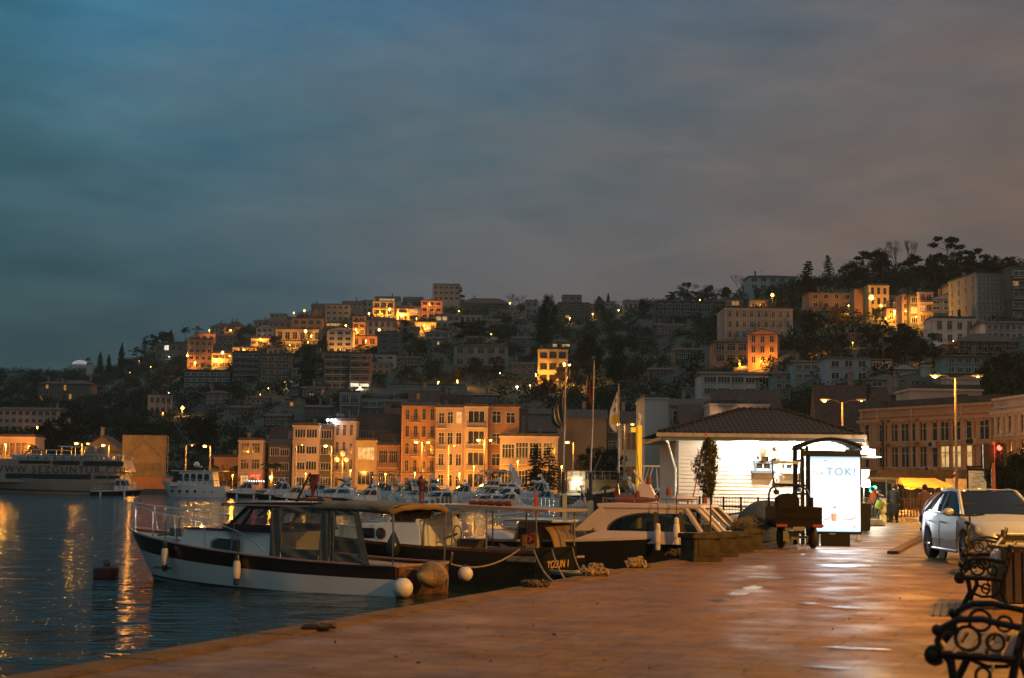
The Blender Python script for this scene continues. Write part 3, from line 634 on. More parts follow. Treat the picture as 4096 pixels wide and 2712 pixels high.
H('D',965,1212,440,625,2,3,'o','hip','orange house with two tiers of glazed verandas',rf=.14,ws='bay',cat='house')
H('D',1212,1450,372,625,3,3,'o','gable','gabled orange wing right of the glazed verandas',rf=.16,ws='tall',yaw=-.25,cat='house')
H('D',1046,1518,236,520,4,9,'p','flat','long grey pink hotel block with regular windows on the upper slope',ws='tall',cat='hotel',name='hotel',dep=14,wm=wallm('g'))
H('D',1212,1545,-12,106,2,5,'b','hip','pale blue villa with wide roof on the crest left of a big fir',rf=.18,cat='villa',name='villa')
H('D',1060,1175,168,226,1,4,'r','flat','small veranda house with glowing windows near the ridge lamp',lit=[(0,1),(0,2)],litk='o',ws='band')
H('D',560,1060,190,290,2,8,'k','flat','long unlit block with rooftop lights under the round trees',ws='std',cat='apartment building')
H('D',1215,1345,180,240,1,2,'d','flat','rooftop plant room lit from behind above the hotel',cat='building',name='building')
H('E',286,598,455,585,2,4,'o','side','orange lit house with balcony left of the dazzling yellow house',rf=.12,bal=[(1,3,3)],ww=.4)
H('E',602,706,432,640,3,1,'o','side','shaded ochre flank house left of the dazzling yellow facade',ws='plain',rf=.08)
H('E',700,845,424,630,3,3,'y','flat','dazzling yellow three storey house with the brightest lamp on its wall',ws='tall',fr=m_fd,ww=.4)
H('E',768,900,478,590,2,2,'d','side','dark roofed house wedged right of the dazzling yellow house',rf=.3)
H('E',828,938,562,668,2,2,'o','side','low amber house with a lit awning line',rf=.2)
H('E',935,988,485,705,4,1,'o','flat','very slim amber row house, left of the mauve ones',ws='bay')
H('E',986,1056,492,700,3,1,'d','flat','slim dark row house with one glowing doorway',ws='bay',lit=[(1,0)])
H('E',1050,1155,470,690,3,2,'p','flat','mauve three storey row house with side balconies',bal=[(1,0,1),(2,0,1)],lit=[(1,0)],ws='bay')
H('E',1125,1372,475,600,2,3,'b','gable','pale blue grey gabled house left of the curved green block',rf=.35)
H('E',1152,1452,655,830,2,4,'w','flat','white villa with arched stair tower window',ws='tall',lit=[],cat='villa',name='villa')
H('E',1282,1398,632,700,1,1,'w','hip','square stair tower on the white villa',ws='tall',rf=.15,cat='tower',name='stair_tower',dD=-3)
H('E',1258,1430,400,560,3,3,'g','side','terraced grey house with a brown roof attached left of the curved green block',rf=.15)
H('E',1400,1700,345,680,5,8,'t','flat','large grey green apartment block with chamfered corner on the right hill',ws='tall',cat='apartment building',dep=14,yaw=.12,wm=wallm('g'))
H('E',1700,1850,300,660,5,3,'d','flat','brown apartment block at the right edge with one lit loggia',ws='band',lit=[(3,0)],litk='o',cat='apartment building',bal=[(i,0,2)for i in(1,2,3,4)])
H('E',1512,1830,655,800,2,7,'p','side','long sloping roof house at the right edge below the brown block',rf=.2,cat='house')
H('E',1335,1745,740,900,2,6,'k','hip','dark house under a broad brown hipped roof',rf=.45)
H('E',1238,1555,895,1045,2,5,'t','hip','blue green house with tall chimney below the leaning white lamp',rf=.12)
H('E',180,418,935,1085,2,4,'b','side','blue grey house with glazed terrace under the glowing hedge',rf=.15,ws='band')
H('E',412,712,910,1095,2,3,'b','side','blue grey villa with square windows right of the glazed terrace',rf=.08,ww=.6)
H('E',708,862,925,1020,1,2,'t','side','short wing of the square window villa',rf=.15)
H('E',690,948,1030,1140,1,2,'g','gable','low grey gabled shed with a round vent',rf=.45,cat='shed',name='shed')
H('E',845,1042,962,1050,1,0,'w','gable','white asymmetric gable wall on the right slope',rf=.5,ws='plain')
H('E',1086,1132,978,1060,1,0,'w','flat','isolated white chimney stack like wall',ws='plain',dep=2,cat='wall',name='garden_wall')
H('E',360,700,1105,1260,1,4,'d','side','low rusty tiled roof building left of the dark rooftops',rf=.5,cat='building',name='building',D=172)
H('E',640,1000,1118,1265,1,4,'k','hip','dark tiled rooftop between shed and long facade',rf=.6,cat='building',name='building',D=165)
H('E',995,1495,1145,1270,1,8,'p','flat','long pale parapet wall with one opening above the long facade',ws='plain',cat='building',name='building',D=158)
H('E',1250,1475,1065,1130,1,5,'p','flat','pinkish roof terrace rooms behind the parapet wall',cat='building',name='building',D=175)
H('A',598,634,620,712,1,0,'w','flat','slim white tower standing alone over the dark left woods',ws='plain',dep=4,cat='tower',name='tower')

# construction screen: sheet wrapped scaffold with a faint printed house
u0,v0=Q('A',855,1116);u1,v1=Q('A',1156,1400);DD=256;a=P((u0+u1)/2,v0,DD);w=(u1-u0)/FPX*DD
t=thing('scaffold_screen','big square mesh sheet wrapped scaffold with a faint house print beside the motor yacht','scaffold',(a.x,DD,0))
m_sheet=M('scaffold_sheet',(.17,.135,.09),.9,var=.25,sc=.5,bump=.4,bs=2);hh=a.z
b=MB();rows=[[(-w/2+w*i/30,.12*math.sin(i*1.7)*math.sin(k*.9),hh*k/20)for i in range(31)]for k in range(21)];b.grid(rows);b.build('sheet',m_sheet,t,smooth=True)
b=MB()
for i in range(8):b.tube([(-w/2+w*i/7,.5,0),(-w/2+w*i/7,.5,hh)],.06,5);b.tube([(-w/2+w*i/7,2,0),(-w/2+w*i/7,2,hh)],.06,5)
for k in range(1,7):b.box((0,1.25,hh*k/6-.1),(w,1.5,.08))
b.build('scaffold_frame',m_pole,t)
b=MB();m_pr=M('faint_print',(.135,.105,.07),.9)
for pts in([(-3.2,5.2),(0,8.2),(3.2,5.2),(2.9,5.1),(0,7.8),(-2.9,5.1)],):b.prism(pts,-.17,-.15)
for x in(-2.4,-1.2,0,1.2,2.4):b.box((x,-.16,3.6),(.7,.02,1.2));b.box((x,-.16,1.6),(.7,.02,1.0))
b.build('print',m_pr,t)
t=thing('sheet_fence','brown paling fence at the foot of the scaffold screen','fence',(a.x+.5,DD-3,0));b=MB()
for i in range(90):b.box((-w/2+(w+3)*i/90,0,.9),(.1,.04,1.8))
b.box((1,.05,1.6),(w+3,.05,.1));b.build('palings',M('rust_paling',(.2,.09,.05),.8),t)
# arcade arches, twin gables, red shop sign, white roof lamps
u,v=Q('A',1572,1340);p=P(u,v,261.6);t=thing('arch_opening',None,None)
bpy.data.objects.remove(t)
arc=[o for o in S.objects if o.name.startswith('arcade')][0];b=MB()
for cx in(-2.4,2.3):b.prism([(cx-1.9,0),(cx+1.9,0)]+[(cx+1.9*math.cos(k*PI/12),2.2+1.9*math.sin(k*PI/12))for k in range(13)],-.06,.02)
b.build('arch',M('arch_dark',(.03,.025,.02),.9),arc)
tm=[o for o in S.objects if o.name.startswith('timber_mansion')][0];hm=tm.children[0].dimensions.z-4
for cx in(-3.5,.8):
    b=MB();b.prism([(cx-1.9,0),(cx+1.9,0),(cx+1.9,hm)]+[(cx+1.9*math.cos(k*PI/10),hm+1.7*math.sin(k*PI/10))for k in range(11)]+[(cx-1.9,hm)],-1.0,.5);g_=b.build('gable_bay',wallm('r'),tm)
    b=MB();b.tube([(cx+2.1*math.cos(k*PI/10),-1.1,hm+1.9*math.sin(k*PI/10))for k in range(11)],.12,5);b.build('gable_trim',m_fs,g_)
    for z in(.6,3.2):link('window',window(1.2,1.8,m_fs,'d',1),tm,(cx,-1.02,z))
u,v=Q('B',562,1398);p=P(u,v,257)
t=thing('shop_sign','glowing red shop sign under the slim pink waterfront house','sign',(p.x,256.8,p.z));MB().box((0,0,0),(2.2,.2,.65)).build('sign_box',M('sign_red',(.4,.02,.02),.5,emit=(1,.06,.05),es=.3),t)
text('lettering','JAKAM',.55,t,(0,-.12,-.2),(PI/2,0,0),M('sign_letters',(.8,.5,.5),.5,emit=(1,.45,.4),es=.7))
lamp(t,(0,-1.5,-.6),90,(1,.15,.1),.3)
u,v=Q('B',568,1432);p=P(u,v,252)
t=thing('string_lights','row of small white bulbs below the red shop sign','lights',(p.x,252,p.z));b=MB();b.tube([(-1.3,0,.15),(0,0,0),(1.3,0,.15)],.03,4);b.build('wire',m_iron,t);b=MB()
for k in range(7):b.ball((-1.2+k*.4,0,-.12),.09,6)
b.build('bulbs',m_whl,t)
for k,xx in enumerate((1064,1088,1118)):
    u,v=Q('B',xx,1011);p=P(u,v,258);t=thing('roof_floodlight',('left','middle','right')[k]+' of the three white floodlights on the waterfront roof','floodlight',(p.x,258,p.z),0,'white floodlights on the waterfront roof')
    MB().box((0,0,0),(.5,.12,.35)).build('lamp_housing',m_iron,t);MB().box((0,-.09,0),(.44,.05,.3)).build('lamp_lens',m_whl,t);MB().tube([(0,.05,-1.6),(0,.05,0)],.04,5).build('post',m_pole,t);lamp(t,(0,-.6,0),120,(.85,.92,1),.15)
# glowing dome on the far horizon
u,v=Q('A',560,606);D=1050;p=P(u,v,D);t=thing('lit_dome','small glowing white dome on the far left horizon','dome',(p.x,D,p.z-2))
MB().lathe([(6,0),(5.6,1.1),(4.2,2.3),(2.4,3),(.4,3.3)],(0,0,0),18).build('dome_shell',litglass('dome_glow',(.7,.75,.9),.5),t);MB().lathe([(8.6,-8),(8.6,-.2)],(0,0,0),18).build('drum',wallm('w'),t)

# ------------------------------------------------------------------ long facade on the right street
def facade(ua,va,Da,ub,vb,Db,label,wins,rows,col,name,dep=9,cornice=True,fw=1.15):
    A_=P(ua,va,Da);B_=P(ub,vb,Db);w=math.hypot(B_.x-A_.x,B_.y-A_.y);yaw=math.atan2(B_.y-A_.y,B_.x-A_.x);Hh=(A_.z+B_.z)/2
    t=thing(name,label,'building',((A_.x+B_.x)/2,(A_.y+B_.y)/2,0),yaw);b=MB();b.box((0,dep/2,Hh/2),(w,dep,Hh))
    if cornice:
        b.box((0,dep/2,Hh*.885),(w+.5,dep+.6,.3),1);b.box((0,dep/2,Hh+.1),(w+.25,dep+.25,.22),1);b.box((0,dep/2,Hh*.93),(w+.25,dep+.3,.12),1)
        for i in range(int(w/.75)):b.box((-w/2+.4+i*.75,-.2,Hh*.855),(.22,.28,.3),1)
        for z in(.36,.62):b.box((0,dep/2,Hh*z),(w+.22,dep+.24,.2),1)
    wl=b.build('wall',[wallm(col),M('trim_'+col,[c*1.15 for c in WALLC[col]],.8)],t)
    for fx,ww_,k in wins:
        for r_,(z,hh)in enumerate(rows):
            kk=k[r_]
            if kk=='-':continue
            x=-w/2+w*fx;wo_=link('window',window(ww_,hh*Hh,m_fs,kk,0 if ww_<1 else 1),t,(x,-.02,z*Hh))
            key=('sur',round(ww_,1),round(hh*Hh,1))
            if key not in _wc:
                q=MB();W_,H_=ww_,hh*Hh
                for s_ in(-1,1):q.box((s_*(W_/2+.2),-.1,H_/2),(.3,.2,H_+.1))
                q.box((0,-.15,H_+.22),(W_+.9,.34,.26));q.box((0,-.16,-.16),(W_+.8,.36,.18));_wc[key]=q.raw('surround',M('trim_'+col))
            link('surround',_wc[key],wo_)
    return t,w,Hh,yaw
def fx(h):return(Q('h',h,0)[0]-FAU)/(FBU-FAU)
FAU,FBU=Q('h',-30,0)[0],Q('h',1484,0)[0]
wins=[(fx(x)**1.0,w_,k)for x,w_,k in((70,.7,'dd'),(218,1.1,'dd'),(320,.6,'dd'),(402,1.1,'dd'),(530,1.1,'dd'),(645,.8,'dd'),(736,1.1,'dd'),(877,.8,'dd'),(983,1.1,'ld'),(1110,1.1,'ld'),(1245,.7,'ld'),(1405,1.2,'dd'))]
ft,fw_,fH,fyaw=facade(FAU,Q('h',0,128)[1],150,FBU,Q('h',0,50)[1],134,'long two storey stone facade with bracketed cornice over yellow awnings',wins,((.385,.215),(.655,.2)),'o','stone_building')
for k,(f_,z)in enumerate(((.56,.36),(.59,.62),(.86,.64),(.885,.64),(.6,.34))):
    b=MB();b.box((0,-.3,0),(.9,.4,.62));b.lathe([(.24,-.52),(.24,-.5)],(-.12,0,0),12,1,'y');b.build('air_conditioner',[m_fs,m_iron],ft,(-fw_/2+fw_*f_,0,z*fH))
for f_ in(.02,.15,.42,.79):MB().tube([(0,-.12,0),(0,-.12,fH)],.08,6).build('drainpipe',m_fs,ft,(-fw_/2+fw_*f_,0,0))
b=MB();rnd=random.Random(5)
for i in range(16):x=rnd.uniform(-.48,.48)*fw_;b.box((x,rnd.uniform(1,6),fH+rnd.uniform(.2,.6)),(rnd.uniform(.3,1.4),.6,rnd.uniform(.5,1.3)))
b.box((0,4.5,fH+.5),(fw_*.98,7,.9));b.build('roof',m_roofd,ft)
t2,w2,H2,_=facade(Q('h',1490,0)[0],Q('h',0,-8)[1],132,1075,Q('h',0,-90)[1],116,'ornate pinkish white house with arched windows and flower balcony at the right edge',[(.09,.8,'ddd'),(.24,.8,'ddd'),(.4,.8,'ddd'),(.6,.8,'ddd'),(.8,.8,'ddd')],((.1,.2),(.4,.22),(.68,.18)),'p','ornate_house',dep=8)
b=MB()
for i in range(40):b.box((-w2/2+.5+i*.2,-.9,H2*.36+.5),(.05,.05,1))
b.box((-w2/2+4.4,-.5,H2*.36),(8.2,1,.2));b.box((-w2/2+4.4,-.9,H2*.36+1),(8.2,.1,.08));b.build('balcony',m_fs,t2)
b=MB();rnd=random.Random(9)
for x in(1.6,4.2,6.6):leafquads(b,(-w2/2+x,-.9,H2*.36+.7),.55,120,.12,rnd)
b.build('flower_boxes',m_leaf,t2)
# ------------------------------------------------------------------ hillside lamps
def HL(c,x,y,yb,pw,*a,**k):return hlamp(c,x,y,yb,pw*(3.8 if pw>300 else 1.3),*a,**k)
O2=(1.0,.37,.04)
HL('B',603,830,860,1500,head=.5,label='big star bright orange lamp in the dark left woods')
HL('B',768,748,775,500,(1,.7,.35),head=.3,label='yellowish lamp among trees above the big star bright lamp')
HL('B',650,787,800,200,(1,.7,.35),head=.22,label='small round lamp between the two bright lamps in the left woods')
HL('B',87,560,662,1500,head=.35,label='street lamp at the left foot of the orange corner house')
HL('B',140,610,664,1300,head=.2,label='low lamp lighting the ground floor of the orange corner house')
HL('B',332,536,655,1600,O2,head=.35,label='tall pole lamp before the yellow lit house')
HL('B',290,590,655,900,O2,head=.15,pole=False,label='hidden wall light under the yellow lit house')
HL('B',388,384,412,500,head=.35,label='wall lamp on the crest villa')
HL('B',238,385,410,500,head=.15,label='dim lamp at the left corner of the crest villa')
HL('B',902,247,310,1300,head=.45,label='star bright ridge lamp left of the skyline cluster')
HL('B',830,262,310,1100,head=.3,label='twin ridge lamp just left of the star bright one')
HL('B',838,357,400,900,head=.22,label='small lamp under the twin ridge lamps')
HL('B',910,388,470,3200,O2,head=.35,label='floodlamp washing the long yellow house')
HL('B',925,468,515,700,O2,head=.2,label='small lamp under the washed yellow house')
HL('B',745,378,470,1300,O2,head=.15,pole=False,label='lamp lighting the left end of the long yellow house')
HL('B',595,442,492,700,O2,head=.12,label='lamp before the small ribbon window house')
HL('B',480,520,562,1200,O2,head=.12,label='lamp before the low yellow wall house')
HL('B',1423,382,430,2200,head=.5,label='star bright lamp on the front of the tiled house')
HL('B',1352,267,325,1200,head=.28,label='lamp between the narrow orange house and the golden house')
HL('B',1495,238,290,2000,O2,head=.22,label='lamp glowing on the golden ridge house')
HL('B',1440,270,290,1100,O2,head=.12,pole=False,label='low light before the golden ridge house')
HL('B',1575,275,320,1500,O2,head=.16,label='lamp at the foot of the amber ridge house')
HL('B',1190,350,365,500,head=.25,label='lamp beside the small house with glowing windows')
HL('B',1260,380,425,1000,head=.12,pole=False,label='light on the bow balcony of the narrow orange house')
HL('B',1330,455,505,1000,head=.15,label='lamp on the low orange wall house')
HL('B',1150,520,548,900,O2,head=.12,pole=False,label='light at the foot of the white gabled house')
HL('B',1290,782,800,350,(1,.8,.5),head=.25,label='pale lamp at the foot of the rust apartment block')
HL('B',800,490,530,600,O2,head=.12,pole=False,label='light on the annex under the yellow house')
HL('B',1180,810,830,250,head=.12,label='faint lamp behind the blue green house')
HL('C',585,252,275,700,head=.3,label='lamp in a glowing tree right of the salmon block')
HL('C',340,352,402,1600,O2,head=.15,pole=False,label='floodlight under the bright pavilion roof')
HL('C',290,300,345,800,head=.12,label='lamp on the road left of the pink house with lit windows')
HL('C',380,200,310,700,head=.12,label='lamp before the salmon ridge block')
HL('C',940,195,250,500,head=.3,label='orange lamp beside the bare brown tree on the skyline')
HL('C',1357,300,345,350,head=.22,label='small orange lamp below the skyline block')
HL('C',1517,270,300,350,head=.2,label='lamp under the small orange lit hut')
HL('C',1697,245,285,300,head=.28,label='small ridge lamp on a short pole')
HL('C',1320,620,762,2800,O2,head=.45,label='left and brightest lamp of the pair by the yellow tower house')
HL('C',1355,625,762,1500,O2,head=.3,label='right lamp of the pair by the yellow tower house')
HL('C',1385,770,800,1400,O2,head=.1,pole=False,label='low lamp behind the floodlit wall right of the yellow tower house')
HL('C',1120,690,762,700,O2,head=.1,label='light on the left side of the yellow tower house')
HL('C',1082,768,790,120,(1,.9,.7),head=.22,label='small white garden lamp left of the yellow tower house')
HL('C',990,778,800,160,(1,.9,.6),head=.32,glow=m_whl,label='white garden lamp by the path in the woods')
HL('C',870,680,700,120,(1,.9,.7),head=.25,label='pale lamp in front of the dark villa')
HL('C',575,735,785,1500,head=.15,label='lamp behind the lit balustrade')
HL('C',440,745,785,900,head=.12,label='lamp at the left end of the lit balustrade')
HL('C',810,412,440,200,head=.2,label='faint lamp in the upper middle woods')
HL('A',1175,820,870,120,(.85,.95,1),head=.25,glow=m_whl,label='white lamp beside the bare tree on the left slope')
HL('A',1272,925,985,900,O2,head=.45,label='lamp inside a glowing shrub on the left slope')
HL('A',1135,960,1000,300,head=.1,label='low light under the small pink house')
HL('A',262,1058,1110,450,head=.35,label='lamp beside the long pinkish block')
HL('A',40,1180,1280,700,head=.12,D=256,label='light in front of the low waterfront house',group=None)
HL('A',235,1200,1290,900,head=.2,D=256,label='lamp in the glowing bush by the low waterfront house')
HL('A',1180,570,600,60,(.8,.9,1),head=.15,glow=m_whl,label='tiny white lamp on the dim terraced house')
HL('A',1050,640,665,300,head=.12,label='lamp by the lit garden wall on the left hill')
HL('A',970,600,660,120,head=.1,label='small light among the pines of the left ridge')
HL('A',905,680,700,40,head=.14,label='tiny lamp under the dark pines')
HL('D',1375,140,235,1400,head=.5,label='star bright lamp above the hotel')
HL('D',1290,210,240,500,O2,head=.12,pole=False,label='light behind the rooftop plant room')
HL('D',1440,215,240,500,O2,head=.1,pole=False,label='light on the hotel roof edge')
HL('D',870,172,240,200,head=.2,label='left rooftop light under the round trees')
HL('D',1700,575,610,900,head=.1,pole=False,label='light in the glowing hedge above the blue grey houses')
HL('D',1068,970,1010,260,(1,.6,.3),head=.26,D=193.5,label='round wall lamp on the pink terrace house')
HL('D',1150,610,640,900,head=.1,label='light before the orange veranda house')
HL('D',1300,600,640,700,head=.1,pole=False,label='light before the gabled orange wing')
HL('E',720,505,640,3200,O2,head=.6,label='brightest lamp of all on the dazzling yellow facade')
HL('E',790,560,650,1300,O2,head=.12,pole=False,label='lamp between the yellow facade and the wedged house')
HL('E',640,585,625,1400,O2,head=.1,pole=False,label='light on the stair slope below the orange lit house')
HL('E',560,560,600,1100,O2,head=.1,pole=False,label='light at the balcony corner of the orange lit house')
HL('E',340,560,595,900,head=.1,pole=False,label='light in the garden of the orange lit house')
HL('E',880,600,680,1100,O2,head=.15,label='lamp in front of the low amber house')
HL('E',960,600,710,600,O2,head=.1,pole=False,label='light in front of the slim amber row house')
HL('E',1030,640,710,400,O2,head=.1,pole=False,label='light in front of the slim dark row house')
HL('E',820,650,680,600,O2,head=.1,pole=False,label='light on the lane wall under the row houses')
HL('E',1296,812,850,200,(1,.85,.7),head=.28,glow=m_whl,label='small white lamp before the villa stair tower')
HL('E',1280,850,900,250,head=.22,label='leaning orange lamp on a short pole under the villa')
HL('E',1060,880,960,350,O2,head=.1,label='faint lamp in the right woods')
HL('E',590,820,850,150,head=.1,label='dim lamp on the rust hut in the right woods')

# waterfront street lamps (tall poles with one or two arms)
def shore_lamp(c,x,y,D,power,label,both=False,side=-1,dim=False,yb=None,hd=.4):
    u,v=Q(c,x,y);p=P(u,v,D);h=p.z;px=p.x
    t=thing('street_lamp',label,'street lamp',(px-side*.9,D,0),0,'tall street lamps along the shore')
    MB().tube([(0,0,0),(0,0,h*.5),(0,0,h)],[.16,.12,.08],8).build('pole',M('lamp_pole',(.42,.38,.32),.5,.3),t)
    MB().lathe([(.28,0),(.26,.5),(.17,.6)],(0,0,0),8).build('base',m_rail,t)
    for s_ in((side,-side)if both else(side,)):
        MB().tube([(0,0,h-.3),(s_*.35,0,h+.12),(s_*.9,0,h+.1)],.04,5).build('arm',m_iron,t)
        hd_=MB().box((s_*.95,0,h+.1),(.8,.28,.14),ry=0).build('lamp_head',m_rail,t)
        MB().ball((s_*.95,0,h-.02),hd*(1 if s_==side else .7)*(.35 if dim else 1),8,sz=.55).build('lamp_bulb',m_sodl,t)
        lamp(t,(s_*.95,-.25,h-.4),power*(.25 if dim else 1)*(1 if s_==side else .35),O2,.25)
    return t
for c,x,y,D,pw,lb,bo,sd,dm in(
    ('a',962,858,246,2600,'shore lamp in front of the timber mansion left gable',True,-1,False),
    ('a',1302,880,246,2600,'shore lamp in front of the timber mansion right wing',False,-1,False),
    ('b',838,882,240,2000,'faint shore lamp with its arm to the right beside the mesh sheet',False,1,True),
    ('b',1005,890,238,3200,'star bright shore lamp over the white motor yacht',False,-1,False),
    ('c',650,878,238,2000,'faint shore lamp before the pale pink corner building',False,1,True),
    ('c',955,888,236,4200,'shore lamp before the brown flank wing',False,-1,False),
    ('d',520,842,234,4200,'two armed shore lamp before the ochre apartment house',True,-1,False),
    ('d',992,890,240,5600,'headless looking shore pole before the pink apartments',False,1,True),
    ('d',1303,815,234,5200,'brightest two armed shore lamp before the glazed balcony bay',True,-1,False),
    ('e',628,482,222,3200,'shore lamp between the first and second flagpole',False,-1,False),
    ('e',1200,275,190,500,'shore lamp beside the white flag',True,-1,False)):
    shore_lamp(c,x,y,D,pw*.5,lb,bo,sd,dm,hd=.3)
t=thing('globe_lamp','short lamp post with a cluster of globes on the promenade','street lamp',(*P(*Q('c',1160,1200),236).xy,0))
hz=P(*Q('c',1160,1060),236).z;MB().tube([(0,0,0),(0,0,hz+1.5)],.09,6).build('pole',m_pole,t)
for sx in(-.9,0,.6):MB().ball((sx,0,hz+(.0 if sx else .9)),.38,8).build('globe',M('globe_glass',(.6,.5,.35),.3,emit=(1,.6,.2),es=.5),t)
lamp(t,(0,-.8,hz-.6),700,O2,.3)
# low shop lights along the promenade
for k,(c,x,y,D,pw)in enumerate((('b',1350,1255,246,900),('b',1830,1285,246,1400),('c',700,1240,246,700),('c',1260,1200,246,1800),('c',1700,1240,240,1500),('d',500,1230,240,1800),('d',1060,1240,240,2600),('d',1240,1150,242,900),('e',60,700,236,1600),('e',560,760,236,1500),('b',880,1140,246,500),('a',1650,1120,248,1600))):
    p=P(*Q(c,x,y),D);t=thing('shop_light',['light by the arcade','pair of bright shop lamps under the dark roofed bay house','light under the awning of the pale corner building','light at the foot of the tall narrow pink house','light under the orange brown gallery house','light at the foot of the ochre apartment house','light in the doorway beside the dim pole','light under the glazed balcony bay','light under the balconied guesthouse','light at the foot of the blank ochre wall','light in the bushes behind the motor yacht','light at the foot of the mesh sheet'][k],'light',(p.x,p.y,max(1,p.z)))
    MB().ball((0,0,0),.26 if k==1 else .09,8).build('lamp_bulb',m_sodl,t);MB().tube([(0,.05,.1),(0,.05,-max(1,p.z))],.05,5).build('post',m_pole,t);lamp(t,(0,-.4,0),pw*.95,O2,.3)

# right street lamps
def big_lamp(c,x,y,h,label,power):
    u,v=Q(c,x,y);el_=((P(u,v,1).z-EYE));D=(h-EYE)/el_;p=P(u,v,D)
    t=thing('street_lamp',label,'street lamp',(p.x,D,0),0,'two armed street lamps on the right street')
    MB().tube([(0,0,0),(0,0,h*.5),(0,0,h)],[.11,.09,.06],8).build('pole',M('lamp_pole2',(.36,.3,.22),.5,.3),t)
    for s_ in(-1,1):
        MB().tube([(0,0,h-.2),(s_*.5,0,h+.15),(s_*1.2,-.2,h+.2)],.03,5).build('arm',m_iron,t)
        MB().box((s_*1.45,-.25,h+.2),(.7,.26,.12)).build('lamp_head',m_rail,t)
        MB().ball((s_*1.45,-.28,h+.1),.19 if s_<0 else .09,8,sz=.5).build('lamp_bulb',m_sodl,t)
        lamp(t,(s_*1.45,-.3,h-.2),power*.7*(1 if s_<0 else .3),O2,.2)
    return t
big_lamp('E',1303,1068,9.0,'tallest street lamp with star bright left arm before the stone facade',2600)
big_lamp('E',517,1235,8.2,'street lamp with two arms rising behind the kiosk roof',1900)

